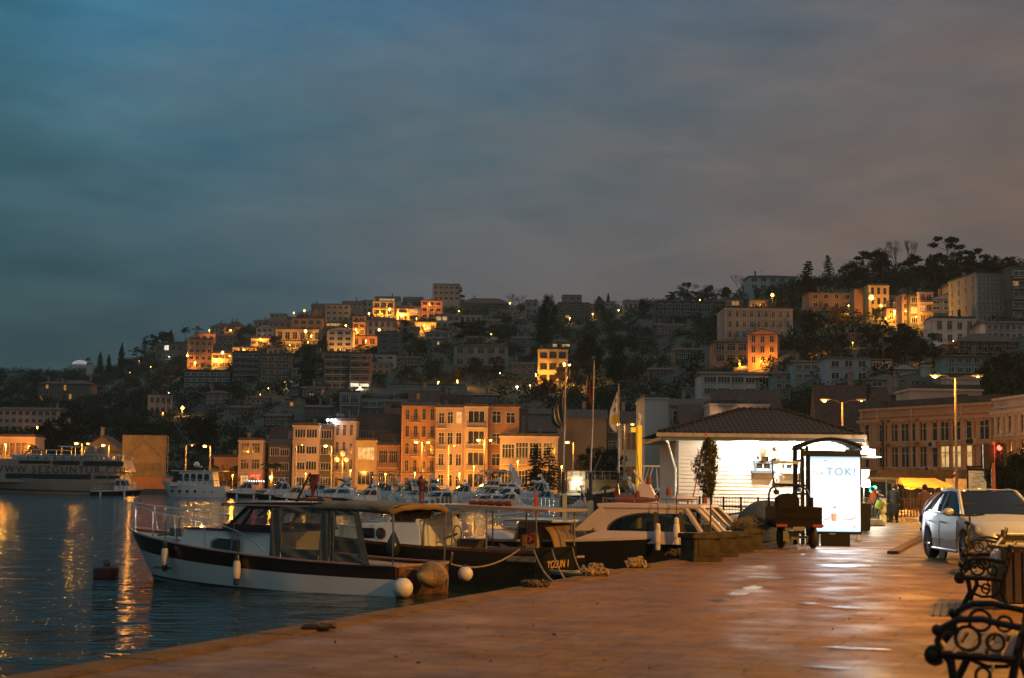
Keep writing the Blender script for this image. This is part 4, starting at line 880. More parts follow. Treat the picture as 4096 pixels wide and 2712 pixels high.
# ------------------------------------------------------------------ trees one can tell apart
TRS=[('A',845,465,690,'cypress',.9,'blunt wide cypress silhouette at the end of the left ridge'),('A',695,530,680,'cypress',1.3,'first dark cypress of the left ridge'),('A',755,545,690,'cypress',1.1,'second, slimmer cypress of the left ridge'),
 ('A',1005,425,560,'spruce',1.0,'pointed dark spruce beside the tiny grey gabled house'),('A',1060,410,520,'broad',1.1,'leaning round tree above the tiny grey gabled house'),('A',1135,385,500,'broad',1.3,'wide round dark tree on the left ridge'),('A',1188,375,500,'cypress',1.6,'twin column cypress right of the wide round tree'),('A',1292,362,440,'pine',1.2,'umbrella pine on the ridge, left of two'),('A',1380,355,430,'pine',1.1,'umbrella pine on the ridge, right of two'),
 ('A',612,573,625,'pine',.8,'lone round topped pine by the slim white tower'),('A',950,500,600,'pine',1.2,'flat topped pine between cypress and spruce'),('A',1165,780,1000,'bare',1.0,'bare tree in front of the small pink house'),('A',470,930,1250,'broad',1.0,'big dark tree above the ferry upper deck'),('A',320,1010,1290,'broad',.9,'dark tree right of the low waterfront house'),('A',700,900,1180,'broad',1.4,'wide dark tree behind the timber mansion'),('A',980,920,1180,'broad',1.2,'dark tree above the mesh sheet'),('A',1400,980,1300,'broad',1.0,'dark tree behind the star bright shore lamp'),('A',1340,1310,1395,'shrub',1.3,'orange lit shrub by the motor yacht'),
 ('B',1040,400,560,'cypress',1.2,'dark cypress left of the white gabled house'),('B',200,600,668,'bare',1.3,'lit bare shrub before the orange corner house'),('B',720,275,320,'spruce',1.0,'small fir on the ridge left of the twin lamps'),('B',700,420,520,'broad',1.3,'dark tree under the white wooden gable'),('B',930,470,620,'broad',1.3,'dark tree under the floodlit yellow house'),('B',950,560,780,'broad',1.2,'dark tree left of the twin five storey blocks'),('B',1285,480,560,'pine',1.4,'umbrella pine between the white gable and the grey brown block'),('B',1600,300,520,'broad',.9,'dark tree right of the lamp house'),('B',1090,450,540,'bare',1.0,'bare tree against the white gabled house'),('B',880,380,470,'bare',.8,'bare tree before the floodlit yellow house'),
 ('B',1690,430,620,'broad',1.1,'rounded dark tree left of the dark villa'),('B',780,735,800,'broad',1.2,'faintly lit bush beside the yellowish lamp'),
 ('C',580,85,240,'pine',.7,'ragged fir beside the highest block'),('C',735,315,500,'pine',1.6,'broad umbrella pine under the pink terrace'),('C',610,330,520,'pine',1.3,'umbrella pine left of the broad one'),('C',860,345,560,'pine',1.3,'umbrella pine right of the broad one'),('C',960,128,260,'bare',1.2,'bare brown tree on the skyline'),('C',1015,138,260,'bare',1.1,'second bare brown tree on the skyline, to its right'),
 ('C',1205,122,420,'broad',.6,'tall boxy dark tree breaking the skyline'),('C',1175,200,480,'cypress',1.6,'dark column tree left of the boxy one'),('C',1560,138,300,'broad',.5,'slim round headed tree on the skyline'),('C',1625,122,200,'cypress',1.2,'slim short cypress on the skyline'),('C',1590,170,320,'spruce',.8,'dark fir beside the slim round headed tree'),
 ('C',1290,620,800,'broad',.85,'floodlit tree glowing in front of the yellow tower house'),('C',1400,610,820,'broad',.8,'floodlit tree right of the lamp pair'),('C',1200,720,860,'broad',1.3,'brown lit tree below the yellow tower house'),('C',1380,760,900,'broad',1.4,'amber lit leafy tree below the lamp pair'),('C',565,650,745,'broad',.8,'glowing small tree over the lit balustrade'),('C',700,560,720,'broad',.8,'dark tree in front of the villa left part'),('C',850,560,720,'broad',.9,'dark tree in front of the villa right part'),
 ('C',1480,400,800,'broad',.7,'tall dark tree right of the yellow tower house'),('C',1700,420,820,'broad',.8,'large dark tree above the white flag'),
 ('D',785,45,200,'broad',1.2,'big round tree on the skyline left of the bare crest tree'),('D',920,62,200,'broad',1.2,'second round tree on the skyline'),('D',1055,75,190,'broad',.9,'third, smallest round tree on the skyline'),('D',1145,-10,150,'bare',1.1,'tall bare tree left of the pale blue villa'),('D',1200,30,150,'broad',.8,'bushy tree touching the pale blue villa'),('D',690,110,230,'pine',1.3,'flat layered cedar on the skyline'),('D',1280,78,160,'shrub',1.0,'dark shrub under the pale blue villa'),('D',480,160,300,'broad',.8,'dark tree left of the layered cedar'),
 ('E',280,232,520,'spruce',1.1,'big dark fir right of the pale blue villa'),('E',420,196,430,'spruce',.85,'slender ragged fir on the skyline'),('E',580,255,470,'broad',1.0,'rounded tree between fir and pine groves'),('E',730,180,450,'pine',1.0,'broad dark pine, left of the bare poplars'),('E',800,155,420,'broad',.9,'dense dark tree under the bare poplars'),('E',890,62,380,'bare',.7,'left bare poplar standing above the pines'),('E',985,85,380,'bare',.7,'right bare poplar standing above the pines'),('E',1020,200,430,'pine',1.1,'spreading pine right of the bare poplars'),('E',1245,85,430,'pine',.8,'tallest tiered cedar on the right skyline'),('E',1330,170,450,'broad',.9,'dark tree under the tallest cedar'),('E',1430,160,420,'pine',1.1,'flat topped cedar right of the tallest one'),('E',1160,210,440,'broad',.9,'dark tree left of the tallest cedar'),('E',1560,205,380,'broad',1.1,'low dark tree near the right end of the skyline'),('E',1680,215,370,'broad',1.1,'last dark tree before the right edge'),('E',1520,195,360,'cypress',1.3,'small cypress right of the flat topped cedar'),('E',620,235,460,'broad',1.0,'dark tree left of the broad dark pine'),
 ('E',765,572,690,'broad',.8,'round dark tree in front of the dazzling facade'),('E',480,565,720,'broad',1.1,'dark tree below the orange lit house'),('E',330,600,800,'broad',1.1,'dark tree right of the hotel'),('E',640,620,760,'bare',1.2,'lit bare scrub below the stair slope'),('E',720,680,900,'broad',1.3,'wide dark tree in the right middle slope'),('E',940,680,900,'broad',1.3,'dark tree below the slim amber house'),('E',500,740,900,'broad',1.2,'dark tree above the blue grey villa'),('E',1060,780,1000,'broad',1.1,'dark tree right of the faint woods lamp'),('E',1150,740,980,'broad',1.0,'dark tree left of the white villa'),('E',1640,880,1130,'broad',1.2,'big dark tree at the right edge above the parapet'),('E',1500,960,1110,'broad',1.1,'dark tree right of the tall chimney house'),('E',300,885,945,'bare',1.6,'glowing bare hedge over the blue grey houses'),('E',380,890,940,'bare',1.2,'right end of the glowing bare hedge')]
for c,x,yt,yb,k,ws,lb in TRS:
    u,vb=Q(c,x,yb);_,vt=Q(c,x,yt);D=terrD(u,vb);p=P(u,vb,D);h=P(u,vt,D).z-p.z
    lf=m_leaflit if('lit' in lb or 'glow' in lb)and k=='broad' else(m_leaf if(len(lb)%3)else m_leaf2)
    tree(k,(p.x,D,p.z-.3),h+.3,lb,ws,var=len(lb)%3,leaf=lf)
for c,x,yt,D,k,ws,lb in(('C',1122,1160,226,'spruce',1.0,'left spruce on the promenade before the guesthouse'),('C',1215,1178,224,'spruce',1.15,'right spruce on the promenade before the guesthouse'),('C',1425,1230,222,'spruce',.9,'small orange lit fir at the foot of the blank wall'),('C',1530,1180,220,'broad',.75,'round dark tree behind the second flagpole'),('C',1640,1190,220,'broad',.8,'round dark tree beside the dim brown house'),('C',868,1300,234,'palm',1.0,'palm behind the hard top yacht'),('C',800,1315,236,'palm',1.0,'smaller lit palm left of the other palm'),('B',680,1250,246,'palm',1.1,'palm before the dark roofed bay house'),('B',330,1300,250,'shrub',1.2,'lit bushy tree before the arcade'),('A',235,1170,254,'broad',.8,'glowing bush beside the low waterfront house')):
    u,vt=Q(c,x,yt);p=P(u,vt,D);tree(k,(p.x,D,0),p.z,lb,ws,var=1,leaf=m_leaflit if 'lit' in lb or 'glow' in lb else m_leaf)
# right edge planting by the street
for k,(u,v,D,kk,lb)in enumerate(((1000,452,96,'broad','dark street tree behind the traffic light'),(1016,448,92,'broad','dark street tree at the right edge'),(1030,440,100,'broad','street tree cut by the right edge'),(984,470,104,'shrub','dark shrub behind the street map board'))):
    p=P(u,v,D);tree(kk,(p.x,D,0),p.z,lb,.8,var=2)

# woodland covering the dark slope
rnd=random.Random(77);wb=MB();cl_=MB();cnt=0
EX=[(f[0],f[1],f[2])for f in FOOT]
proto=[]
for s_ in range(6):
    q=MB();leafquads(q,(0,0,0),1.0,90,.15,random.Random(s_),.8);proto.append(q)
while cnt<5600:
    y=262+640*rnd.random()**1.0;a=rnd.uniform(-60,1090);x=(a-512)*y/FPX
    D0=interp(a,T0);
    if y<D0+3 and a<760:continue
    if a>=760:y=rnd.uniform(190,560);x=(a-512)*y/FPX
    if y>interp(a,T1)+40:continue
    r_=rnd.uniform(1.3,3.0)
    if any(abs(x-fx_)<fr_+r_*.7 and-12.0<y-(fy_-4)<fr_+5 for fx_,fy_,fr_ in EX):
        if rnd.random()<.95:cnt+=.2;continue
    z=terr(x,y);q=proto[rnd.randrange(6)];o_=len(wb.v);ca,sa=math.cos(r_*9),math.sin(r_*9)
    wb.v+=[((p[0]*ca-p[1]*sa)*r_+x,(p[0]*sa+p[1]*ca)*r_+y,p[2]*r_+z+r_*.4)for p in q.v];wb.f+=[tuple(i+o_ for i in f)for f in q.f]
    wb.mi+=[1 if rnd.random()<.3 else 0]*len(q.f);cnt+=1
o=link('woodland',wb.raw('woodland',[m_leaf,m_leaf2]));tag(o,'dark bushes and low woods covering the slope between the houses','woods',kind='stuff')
# ------------------------------------------------------------------ boats
def dull(name,rgb,r=.35,**k):return M(name,rgb,r,var=.08,sc=.8,**k)
b_white=dull('boat_white',(.78,.79,.78));b_black=dull('boat_black_hull',(.012,.013,.016),.25);b_navy=dull('boat_navy',(.02,.03,.05),.25)
b_cream=dull('boat_cream',(.36,.30,.25));b_deck=dull('boat_deck',(.5,.47,.42),.6);b_teak=M('boat_teak',(.10,.045,.02),.45,var=.4,sc=6);b_mah=M('mahogany',(.032,.010,.008),.32,var=.35,sc=4,coat=.4)
b_red=dull('dull_red',(.35,.04,.03),.6);b_org=dull('orange_rescue',(.16,.035,.012),.6);b_canv=M('canvas_grey',(.10,.10,.085),.95,var=.2,sc=6,bump=.4,bs=30);b_boot=dull('boot_teal',(.02,.045,.04),.4)
def hull(b,L,B,fr_bow,fr_st,bands,ztop=None,rake=.14,n=18,mi0=0,tum=.93,full=.62,zb=-.35,deck=True,dmi=None,x0=0):
    """stern at x=x0, bow at x0+L; bands = [(fraction below the sheer, material)]; returns the sheer line"""
    levels=[0]+[f for f,_ in bands];rows=[]
    sheer=[]
    for i in range(n+1):
        t=(i/n)**.85 if i else 0;zs=fr_st+(fr_bow-fr_st)*t**2.2
        half=B/2*((.84+.16*min(1,t/.35))if t<.45 else max(.012,(1-((t-.45)/.55)**2.1))**(full))
        sheer.append((x0+t*L,half,zs));row=[]
        for f in levels:
            z=zs+(zb-zs)*f;x=x0+t*L-rake*L*f*t**4;k=1-(.08+.55*max(0,t-.35))*f**1.3;row.append((x,half*k,z))
        row.append((x0+t*L-rake*L*t**4*1.05,.02,zb-.25));rows.append(row)
    mats=[m for _,m in bands]+[bands[-1][1]]
    for s_ in(1,-1):
        for i in range(n):
            for k in range(len(rows[0])-1):
                a,c,d,e=rows[i][k],rows[i+1][k],rows[i+1][k+1],rows[i][k+1]
                q=[(p[0],p[1]*s_,p[2])for p in(a,c,d,e)];b.add(q if s_<0 else q[::-1],[(0,1,2,3)],mats[k])
    for k in range(len(rows[0])-1):
        a,e=rows[0][k],rows[0][k+1];b.add([a,e,(e[0],-e[1],e[2]),(a[0],-a[1],a[2])],[(0,1,2,3)],mats[k])
    if deck:
        for i in range(n):
            a,c=sheer[i],sheer[i+1];dz=.06;b.add([(a[0],a[1]*.97,a[2]-dz),(c[0],c[1]*.97,c[2]-dz),(c[0],-c[1]*.97,c[2]-dz),(a[0],-a[1]*.97,a[2]-dz)],[(0,1,2,3)],mats[0]if dmi is None else dmi)
    return sheer
def sheer_at(sh,x):
    for a,c in zip(sh,sh[1:]):
        if x<=c[0]:t=(x-a[0])/max(1e-6,c[0]-a[0]);return a[1]+(c[1]-a[1])*t,a[2]+(c[2]-a[2])*t
    return sh[-1][1],sh[-1][2]
def rails(b,sh,x0,x1,h,n,r=.018,mi=0,inset=.06,bow=False,sides=(1,-1),lift=0):
    for s_ in sides:
        top=[]
        for i in range(n+1):
            x=x0+(x1-x0)*i/n;y,z=sheer_at(sh,x);y=max(.03,y-inset)*s_
            if i%2==0:b.tube([(x,y,z),(x,y,z+h)],r*.85,5,mi)
            top.append((x,y,z+h+lift*i/n))
        b.tube(top,r,6,mi)
        b.tube([(p[0],p[1],p[2]-h*.5)for p in top],r*.6,5,mi)
def place(c,x0,x1,ytop,D,head):
    u0,vt=Q(c,x0,ytop);u1,_=Q(c,x1,0);p=P((u0+u1)/2,vt,D);return p.x,(u1-u0)/FPX*D,p.z-WATER
def yacht(c,x0,x1,ytop,D,style,label,head=PI,hullm=None,yawo=0.0,group='yachts and motor boats moored in the marina',name='motor_yacht',lit=False,arch=True):
    X,L_,Ht=place(c,x0,x1,ytop,D,head);hm=hullm or b_white;Bm=min(L_*.3,5)
    L_=L_/(abs(math.cos(yawo))+.28*abs(math.sin(yawo)))
    t=thing(name,label,'yacht',(X,D,WATER),head+yawo,group);fb=max(.7,min(L_*.11,Ht*.42))
    b=MB();sh=hull(b,L_,Bm,fb*1.25,fb*.85,[(.12,0),(.85,1),(1,2)],x0=-L_/2,dmi=3);b.build('hull',[b_white,hm,b_boot,b_deck],t,smooth=True)
    top=Ht;g=MB()
    def sup(xa,xb,za,zb,wa,rf=.2,rb=.06,win=True,nm='cabin',wz=(.42,.86)):
        hgt=zb-za;k=MB();q=MB()
        # a tapered house with raked ends
        A0,A1=xa,xb;B0,B1=xa+hgt*rb,xb-hgt*rf
        pr=[]
        for z,s_,xx0,xx1 in((za,1,A0,A1),(za+hgt*wz[0],.97,A0+(B0-A0)*wz[0],A1+(B1-A1)*wz[0]),(za+hgt*wz[1],.88,A0+(B0-A0)*wz[1],A1+(B1-A1)*wz[1]),(zb,.84,B0,B1)):
            w=wa*s_/2;pr.append([(xx0,-w,z),(xx1-wa*.18,-w,z),(xx1,-w*.6,z),(xx1,w*.6,z),(xx1-wa*.18,w,z),(xx0,w,z)])
        for i in range(3):
            for j in range(6):
                a,c_,d,e=pr[i][j],pr[i][(j+1)%6],pr[i+1][(j+1)%6],pr[i+1][j];k.add([a,c_,d,e],[(0,1,2,3)],0)
                if i==1 and win and j!=5:
                    mx=Vector(((a[0]+c_[0]+d[0]+e[0])/4,(a[1]+c_[1]+d[1]+e[1])/4,(a[2]+d[2])/2));cen=Vector(((A0+A1)/2,0,mx.z));off=(Vector(c_)-Vector(a)).cross(Vector(e)-Vector(a)).normalized()
                    if off.dot(mx-cen)<0:off=-off
                    segs=1 if j!=0 and j!=4 else max(2,int((Vector(c_)-Vector(a)).length/1.3))
                    for m_ in range(segs):
                        def lp(p0,p1,f):return Vector(p0)+(Vector(p1)-Vector(p0))*f
                        f0,f1=(m_+.06)/segs,(m_+.94)/segs
                        pts=[lp(a,c_,f0),lp(a,c_,f1),lp(e,d,f1),lp(e,d,f0)];ctr=sum(pts,Vector())/4
                        pts=[ctr+(p-ctr)*.94+off*.03 for p in pts];q.add(pts,[(0,1,2,3)],0)
        k.add(pr[3],[(0,1,2,3,4,5)],0);ob=k.build(nm,b_white,t,smooth=False)
        if q.v:q.build('cabin_window',m_lit if lit else m_glb,ob)
        return B0,B1
    if style=='express':
        B0,B1=sup(-L_*.3,L_*.32,fb*.9,fb+(top-fb)*.82,Bm*.88,rf=1.35,rb=.3)
        k=MB()
        for s_ in(-1,1):k.tube([(-L_*.34,s_*Bm*.42,fb),(-L_*.27,s_*Bm*.4,fb+(top-fb)*.6),(-L_*.16,s_*Bm*.36,top-.1)],[.09,.07,.05],6)
        k.tube([(-L_*.16,-Bm*.36,top-.1),(-L_*.15,0,top),(-L_*.16,Bm*.36,top-.1)],.06,6);k.ball((-L_*.16,0,top+.05),.18,8,sz=.7);k.build('radar_arch',b_white,t)
        k=MB();k.prism([(-L_*.3,fb+(top-fb)*.66),(-L_*.02,fb+(top-fb)*.8),(L_*.02,fb+(top-fb)*.72),(-L_*.3,fb+(top-fb)*.6)],-Bm*.36,Bm*.36);k.build('bimini_top',b_canv if len(label)%3 else b_white,t)
    elif style=='fly':
        z1=fb+(top-fb)*.5;z2=fb+(top-fb)*.78
        sup(-L_*.38,L_*.25,fb*.9,z1,Bm*.86,rf=1.0);MB().box((-L_*.1,0,z1+.05),(L_*.66,Bm*.9,.1)).build('upper_deck',b_white,t)
        sup(-L_*.2,L_*.1,z1+.1,z2,Bm*.62,rf=.9,wz=(.25,.9));k=MB();k.box((-L_*.08,0,z2+.08),(L_*.34,Bm*.7,.1));k.build('hard_top',b_white,t)
        k=MB();k.tube([(-L_*.16,0,z2),(-L_*.2,0,top)],[.12,.05],6);k.box((-L_*.19,0,top-.5),(.15,Bm*.4,.1));k.ball((-L_*.19,Bm*.15,top-.25),.22,8);k.build('radar_mast',b_white,t)
    elif style=='hard':
        z1=fb+(top-fb)*.45
        sup(-L_*.35,L_*.3,fb*.9,z1,Bm*.86,rf=1.3);k=MB();zt=top-(.25 if arch else .05)
        k.box((-L_*.08,0,zt),(L_*.52,Bm*.8,.14));k.build('hard_top',b_white,t);k=MB()
        for xx,xt in((-L_*.3,-L_*.3),(-L_*.12,-L_*.1),(L_*.12,L_*.02),(L_*.22,L_*.16)):
            for s_ in(-1,1):k.tube([(xx,s_*Bm*.38,z1),(xt,s_*Bm*.38,zt)],.06,5)
        k.build('hard_top_posts',b_white,t)
        if arch:
            k=MB();k.prism([(-L_*.42,z1-.3),(-L_*.3,z1-.3),(-L_*.24,zt),(-L_*.26,top+.7),(-L_*.3,top+.7),(-L_*.31,zt)],-Bm*.43,-Bm*.36);k.prism([(-L_*.42,z1-.3),(-L_*.3,z1-.3),(-L_*.24,zt),(-L_*.26,top+.2),(-L_*.3,top+.2),(-L_*.31,zt)],Bm*.36,Bm*.43);k.build('radar_arch',b_white,t)
    elif style=='canopy':
        sup(-L_*.05,L_*.28,fb*.9,fb+(top-fb)*.62,Bm*.7,rf=.5);k=MB();rows=[[(-L_*.45+L_*.75*i/10,Bm*.42*(j/2-1),top-.05-.12*abs(j/2-1)**2-.04*math.sin(i*2.1))for j in range(5)]for i in range(11)];k.grid(rows);k.build('awning',b_canv if hullm is None else M('awning_dark',(.03,.03,.035),.8),t)
        k=MB()
        for xx in(-L_*.43,-L_*.2,L_*.05,L_*.28):
            for s_ in(-1,1):k.tube([(xx,s_*Bm*.4,fb*.8),(xx,s_*Bm*.4,top-.15)],.03,5)
        k.build('awning_posts',m_steel,t)
    k=MB();rails(k,sh,L_*.02,L_*.48,.6,8,.025);rails(k,sh,-L_*.48,-L_*.3,.6,2,.025);k.build('railing',m_steel,t)
    k=MB()
    for i in range(2):
        xx=-L_*.3+i*L_*.45;y,z=sheer_at(sh,xx)
        for s_ in(-1,1):k.lathe([(.02,-.02),(.13,.1),(.13,.7),(.02,.8)],(xx,s_*(y+.12),z-1.0),8)
    k.build('fender',b_white,t)
    return t,L_,sh
Y=yacht
for a in(
    ('a',1150,1810,1215,212,'canopy','black hulled tour boat with long roof moored in front of the ferry stern',0,b_black),
    ('b',1240,1720,1300,206,'express','dark hulled cruiser just right of the three deck motor yacht',PI,b_black),
    ('c',60,620,1300,192,'express','black hulled express cruiser with a lamp glinting at its stern',PI,b_black),
    ('c',560,1010,1250,210,'fly','golden lit flybridge yacht whose arch sweeps back to the right',PI,b_cream),
    ('c',900,1340,1250,196,'express','blue grey cruiser with tall pointed canvas in the dark hull group',PI,b_white),
    ('c',660,1480,1395,168,'express','long low dark blue boat in front of the blue grey cruiser',PI,b_navy),
    ('c',1250,1720,1325,186,'express','white cruiser with open cockpit left of the red furled flag',PI,None),
    ('c',1440,1900,1250,214,'canopy','gulet with long dark awning under the orange gallery house',PI,b_cream),
    ('C',-60,190,1432,184,'express','small white cruiser left of the red furled flag, behind a dark hull',PI,None),
    ('C',90,330,1425,178,'express','white cruiser directly behind the red furled flag',PI,None),
    ('C',130,430,1475,160,'express','low white cabin boat right of the red furled flag',PI,b_white),
    ('C',0,520,1368,220,'canopy','big wooden gulet with dark awning and black radar balls',0,b_cream),
    ('C',320,560,1395,200,'fly','yacht with a gleaming orange lit foredeck',0,b_cream),
    ('C',560,1075,1352,198,'hard','hard top yacht with swept white arch in front of the pink apartments',PI,None),
    ('C',430,730,1432,182,'express','pale blue cruiser with dark side window under the hard top yacht',PI,None),
    ('C',640,960,1405,176,'fly','blue white flybridge boat with a tiny green instrument light',PI,None),
    ('C',700,1130,1455,158,'express','white express cruiser with two slanted dark windows',PI,None),
    ('C',900,1290,1395,170,'express','large pale cruiser with canvas cover left of the first flagpole',PI,None),
    ('C',1020,1300,1480,150,'express','small railed cruiser by the first flagpole base',PI,None),
    ('C',560,1000,1515,138,'express','long low bow of a white boat in the front marina row',PI,None),
    ('C',1320,1500,1478,120,'express','white dinghy cruiser behind the pier gate',PI,None),
    ('c',1020,1380,1320,176,'fly','white flybridge boat under the tall narrow pink house',PI,None),
    ('c',1650,1990,1330,170,'express','pale cruiser in front of the orange gallery house',PI,None),
    ('c',300,760,1360,160,'express','low black hulled cruiser in front row left of the spar',PI,b_black),
    ('C',-220,90,1470,148,'express','black hulled cruiser with white cabin in the front row below the gallery house',PI,b_black),
    ('C',250,640,1490,146,'express','white cabin cruiser in the front row right of the red furled flag',PI,None),
    ('C',760,1060,1500,132,'express','small white cruiser in the front row below the swept arch',PI,None),
    ('D',320,760,1328,128,'hard','tall hard top yacht with radar dome behind the yellow pile',PI,None),
    ('D',180,480,1420,112,'express','yacht under a pale blue tent cover right of the third flagpole',PI,None),
    ('D',500,800,1425,104,'express','dark windowed white yacht half hidden by the kiosk',PI,None)):
    c,x0,x1,yt,D,st,lb,hd,hm=a
    yacht(c,x0,x1,yt,D,st,lb,hd,hm,yawo=(-.12 if len(lb)%2 else .16),arch='swept' in lb)
# three deck motor yacht
X,L_,Ht=place('b',470,1290,1195,206,PI);t=thing('motor_yacht','white three deck motor yacht with oval windows under the star bright shore lamp','yacht',(X,206,WATER),PI,'yachts and motor boats moored in the marina')
b=MB();sh=hull(b,L_,4.6,2.2,1.5,[(.1,0),(.88,0),(1,1)],x0=-L_/2,dmi=2);b.build('hull',[b_white,b_boot,b_deck],t,smooth=True)
z0,z1,z2=1.5,3.5,Ht-.35
def deckhouse(xa,xb,za,zb,w,rf,nm,wins,wm=None):
    b=MB();b.prism([(xa,za),(xb,za),(xb-(zb-za)*rf,zb),(xa+.3,zb)],-w/2,w/2);o=b.build(nm,b_white,t)
    for(wa,wb_,ya,yb,rnd_)in wins:
        for s_ in(-1,1):
            q=MB();y=s_*(w/2+.015);cx,cz=(wa+wb_)/2,(ya+yb)/2
            pts=[(wa,ya),(wb_,ya),(wb_,yb),(wa,yb)]if not rnd_ else[(cx+(wb_-wa)/2*max(-1,min(1,1.25*math.cos(k*PI/8))),cz+(yb-ya)/2*max(-1,min(1,1.25*math.sin(k*PI/8))))for k in range(16)]
            q.prism(pts,y-.015,y+.015);q.build('window',wm or m_glb,o)
    return o
deckhouse(-L_*.34,L_*.34,z0,z1,4.0,.75,'lower_deckhouse',[(-L_*.26+k*L_*.1,-L_*.26+k*L_*.1+L_*.075,z0+.7,z1-.35,True)for k in range(5)])
deckhouse(-L_*.2,L_*.14,z1+.1,z2,3.0,.7,'wheelhouse',[(-L_*.17,L_*.08,z1+.55,z2-.15,False)])
MB().box((-L_*.08,0,z1+.05),(L_*.8,4.3,.1)).build('upper_deck',b_white,t);MB().box((-L_*.04,0,z2+.05),(L_*.34,3.2,.12)).build('hard_top',b_white,t)
q=MB();q.prism([(L_*.22,z0+.5),(L_*.3,z0+.55),(L_*.25,z1-.2),(L_*.2,z1-.2)],-2.03,2.03);q.build('windscreen',m_glb,t)
b=MB();b.tube([(-L_*.16,0,z1),(-L_*.1,0,z2+.8),(-L_*.06,0,z2+.8)],.12,6);b.ball((-L_*.02,0,z2+1.1),.42,10);b.build('radar_mast',b_white,t)
b=MB();rails(b,sh,-L_*.45,L_*.48,.8,22,.03);b.build('railing',m_steel,t)
for k in range(6):
    for s_ in(-1,1):x=-L_*.3+k*L_*.12;y,z=sheer_at(sh,x);MB().lathe([(.2,-.02),(.2,.02)],(x,s_*(y*.95+.02),.8),10,ax='y').build('porthole',m_glb,t)
# tour ferry
u0,v0=Q('a',-260,1040);D=222;X0=P(u0,v0,D).x;u1,_=Q('a',1660,0);X1=P(u1,v0,D).x;L_=X1-X0
t=thing('tour_ferry','long white two deck tour ferry with lettered side at the far left','ferry',((X0+X1)/2,D,WATER),PI)
b=MB();sh=hull(b,L_,7,3.0,1.9,[(.15,0),(.62,0),(.7,1),(1,0)],x0=-L_/2,rake=.06,dmi=2,full=.5);b.build('hull',[b_cream,b_boot,b_deck],t,smooth=True)
hz=P(*Q('a',800,1060),D).z-WATER;z1=1.7;zm=z1+(hz-z1)*.5
def fdeck(xa,xb,za,zb,w,nm,wins,ends=.3):
    b=MB();b.prism([(xa,za),(xb,za),(xb-ends,zb),(xa+ends*2.5,zb)],-w/2,w/2);o=b.build(nm,b_cream,t)
    for wa,wb_,ya,yb,rr in wins:
        q=MB();n_=6;pts=[]
        for cx,cz,a0 in((wb_-rr,ya+rr,-PI/2),(wb_-rr,yb-rr,0),(wa+rr,yb-rr,PI/2),(wa+rr,ya+rr,PI)):
            pts+=[(cx+rr*math.cos(a0+k*PI/2/n_),cz+rr*math.sin(a0+k*PI/2/n_))for k in range(n_+1)]
        q.prism(pts,w/2-.02,w/2+.03);q.build('window',m_glb,o)
    return o
def fx_(px):return(X0+X1)/2-P(Q('a',px,0)[0],v0,D).x  # picture column -> ferry x (bow on the left)
fdeck(fx_(1600),fx_(-60),z1,zm,6.4,'main_deck',[(fx_(1225),fx_(170),z1+.5,zm-.45,.15),(fx_(1580),fx_(1260),z1+.6,zm-.6,.1),(fx_(100),fx_(0),z1+.5,zm-.5,.1)])
fdeck(fx_(1650),fx_(60),zm+.02,hz,6.2,'upper_deckhouse',[(fx_(1625),fx_(1112),zm+.75,hz-.2,.35),(fx_(1085),fx_(740),zm+.85,hz-.2,.3),(fx_(720),fx_(320),zm+1.0,hz-.25,.25)])
b=MB()
for k in range(9):b.box((fx_(250+k*110),0,hz+.3),(1.0,4.6,.5))
b.build('deck_seats',dull('seat_blue',(.3,.4,.5),.6),t)
b=MB();b.box(((fx_(790)+fx_(1180))/2,0,hz+1.9),(abs(fx_(790)-fx_(1180)),5.4,.1));b.box(((fx_(440)+fx_(840))/2,0,hz+1.35),(abs(fx_(440)-fx_(840)),5.4,.08));b.build('awning_roof',b_white,t)
b=MB()
for px in(450,640,830,1000,1170):
    for s_ in(-2.5,2.5):b.tube([(fx_(px),s_,hz),(fx_(px),s_,hz+(1.9 if px>800 else 1.35))],.05,5)
rails(b,[(a[0],3.05,hz)for a in sh],fx_(1600),fx_(100),.7,26,.035);b.build('deck_rail',m_steel,t)
b=MB();b.prism([(fx_(1320),hz),(fx_(1090),hz),(fx_(1180),hz+2.0),(fx_(1230),hz+2.0)],2.6,2.8);b.prism([(fx_(1320),hz),(fx_(1090),hz),(fx_(1180),hz+2.0),(fx_(1230),hz+2.0)],-2.8,-2.6);b.build('funnel_arch',b_cream,t)
text('lettering','WWW.SEZGUNTUR.COM',1.45,t,(fx_(865),3.28,zm-.3),(PI/2,0,PI),M('ferry_letters',(.06,.035,.03),.6),.01,sp_=1.28)
lamp(t,(fx_(1720),3.5,zm),200,O2,.3)
# little workboat and tug with the lit wheelhouse
X,L_,Ht=place('C',1290,1800,1368,140,0);t=thing('work_vessel','old steel vessel with a brightly lit wheelhouse between the flagpoles','ship',(X,140,WATER),0)
b=MB();sh=hull(b,L_,5,2.6,1.6,[(.12,0),(.8,1),(1,1)],x0=-L_/2,dmi=2);b.build('hull',[b_white,b_navy,b_deck],t,smooth=True)
zt=Ht-.9;b=MB();b.box((L_*.02,0,(1.5+zt)/2),(L_*.8,3.6,zt-1.5));b.box((0,0,zt+.06),(L_*.92,4.4,.12));dh=b.build('deckhouse',dull('olive_house',(.16,.13,.08)),t)
for x in(L_*.12,L_*.28):q=MB();q.prism([(x-.6,1.9),(x+.6,1.9)]+[(x+.6*math.cos(k*PI/8),zt-1.0+.6*math.sin(k*PI/8))for k in range(9)],-1.84,-1.8);q.build('door',M('arch_dark',(.03,.025,.02),.9),dh)
b=MB();b.box((-L_*.28,0,zt-.1),(L_*.22,3.7,1.9));wh=b.build('wheelhouse',b_cream,t)
for x in(-L_*.33,-L_*.24):MB().box((x,-1.88,zt-.25),(L_*.065,.05,1.25)).build('window',m_litw,wh)
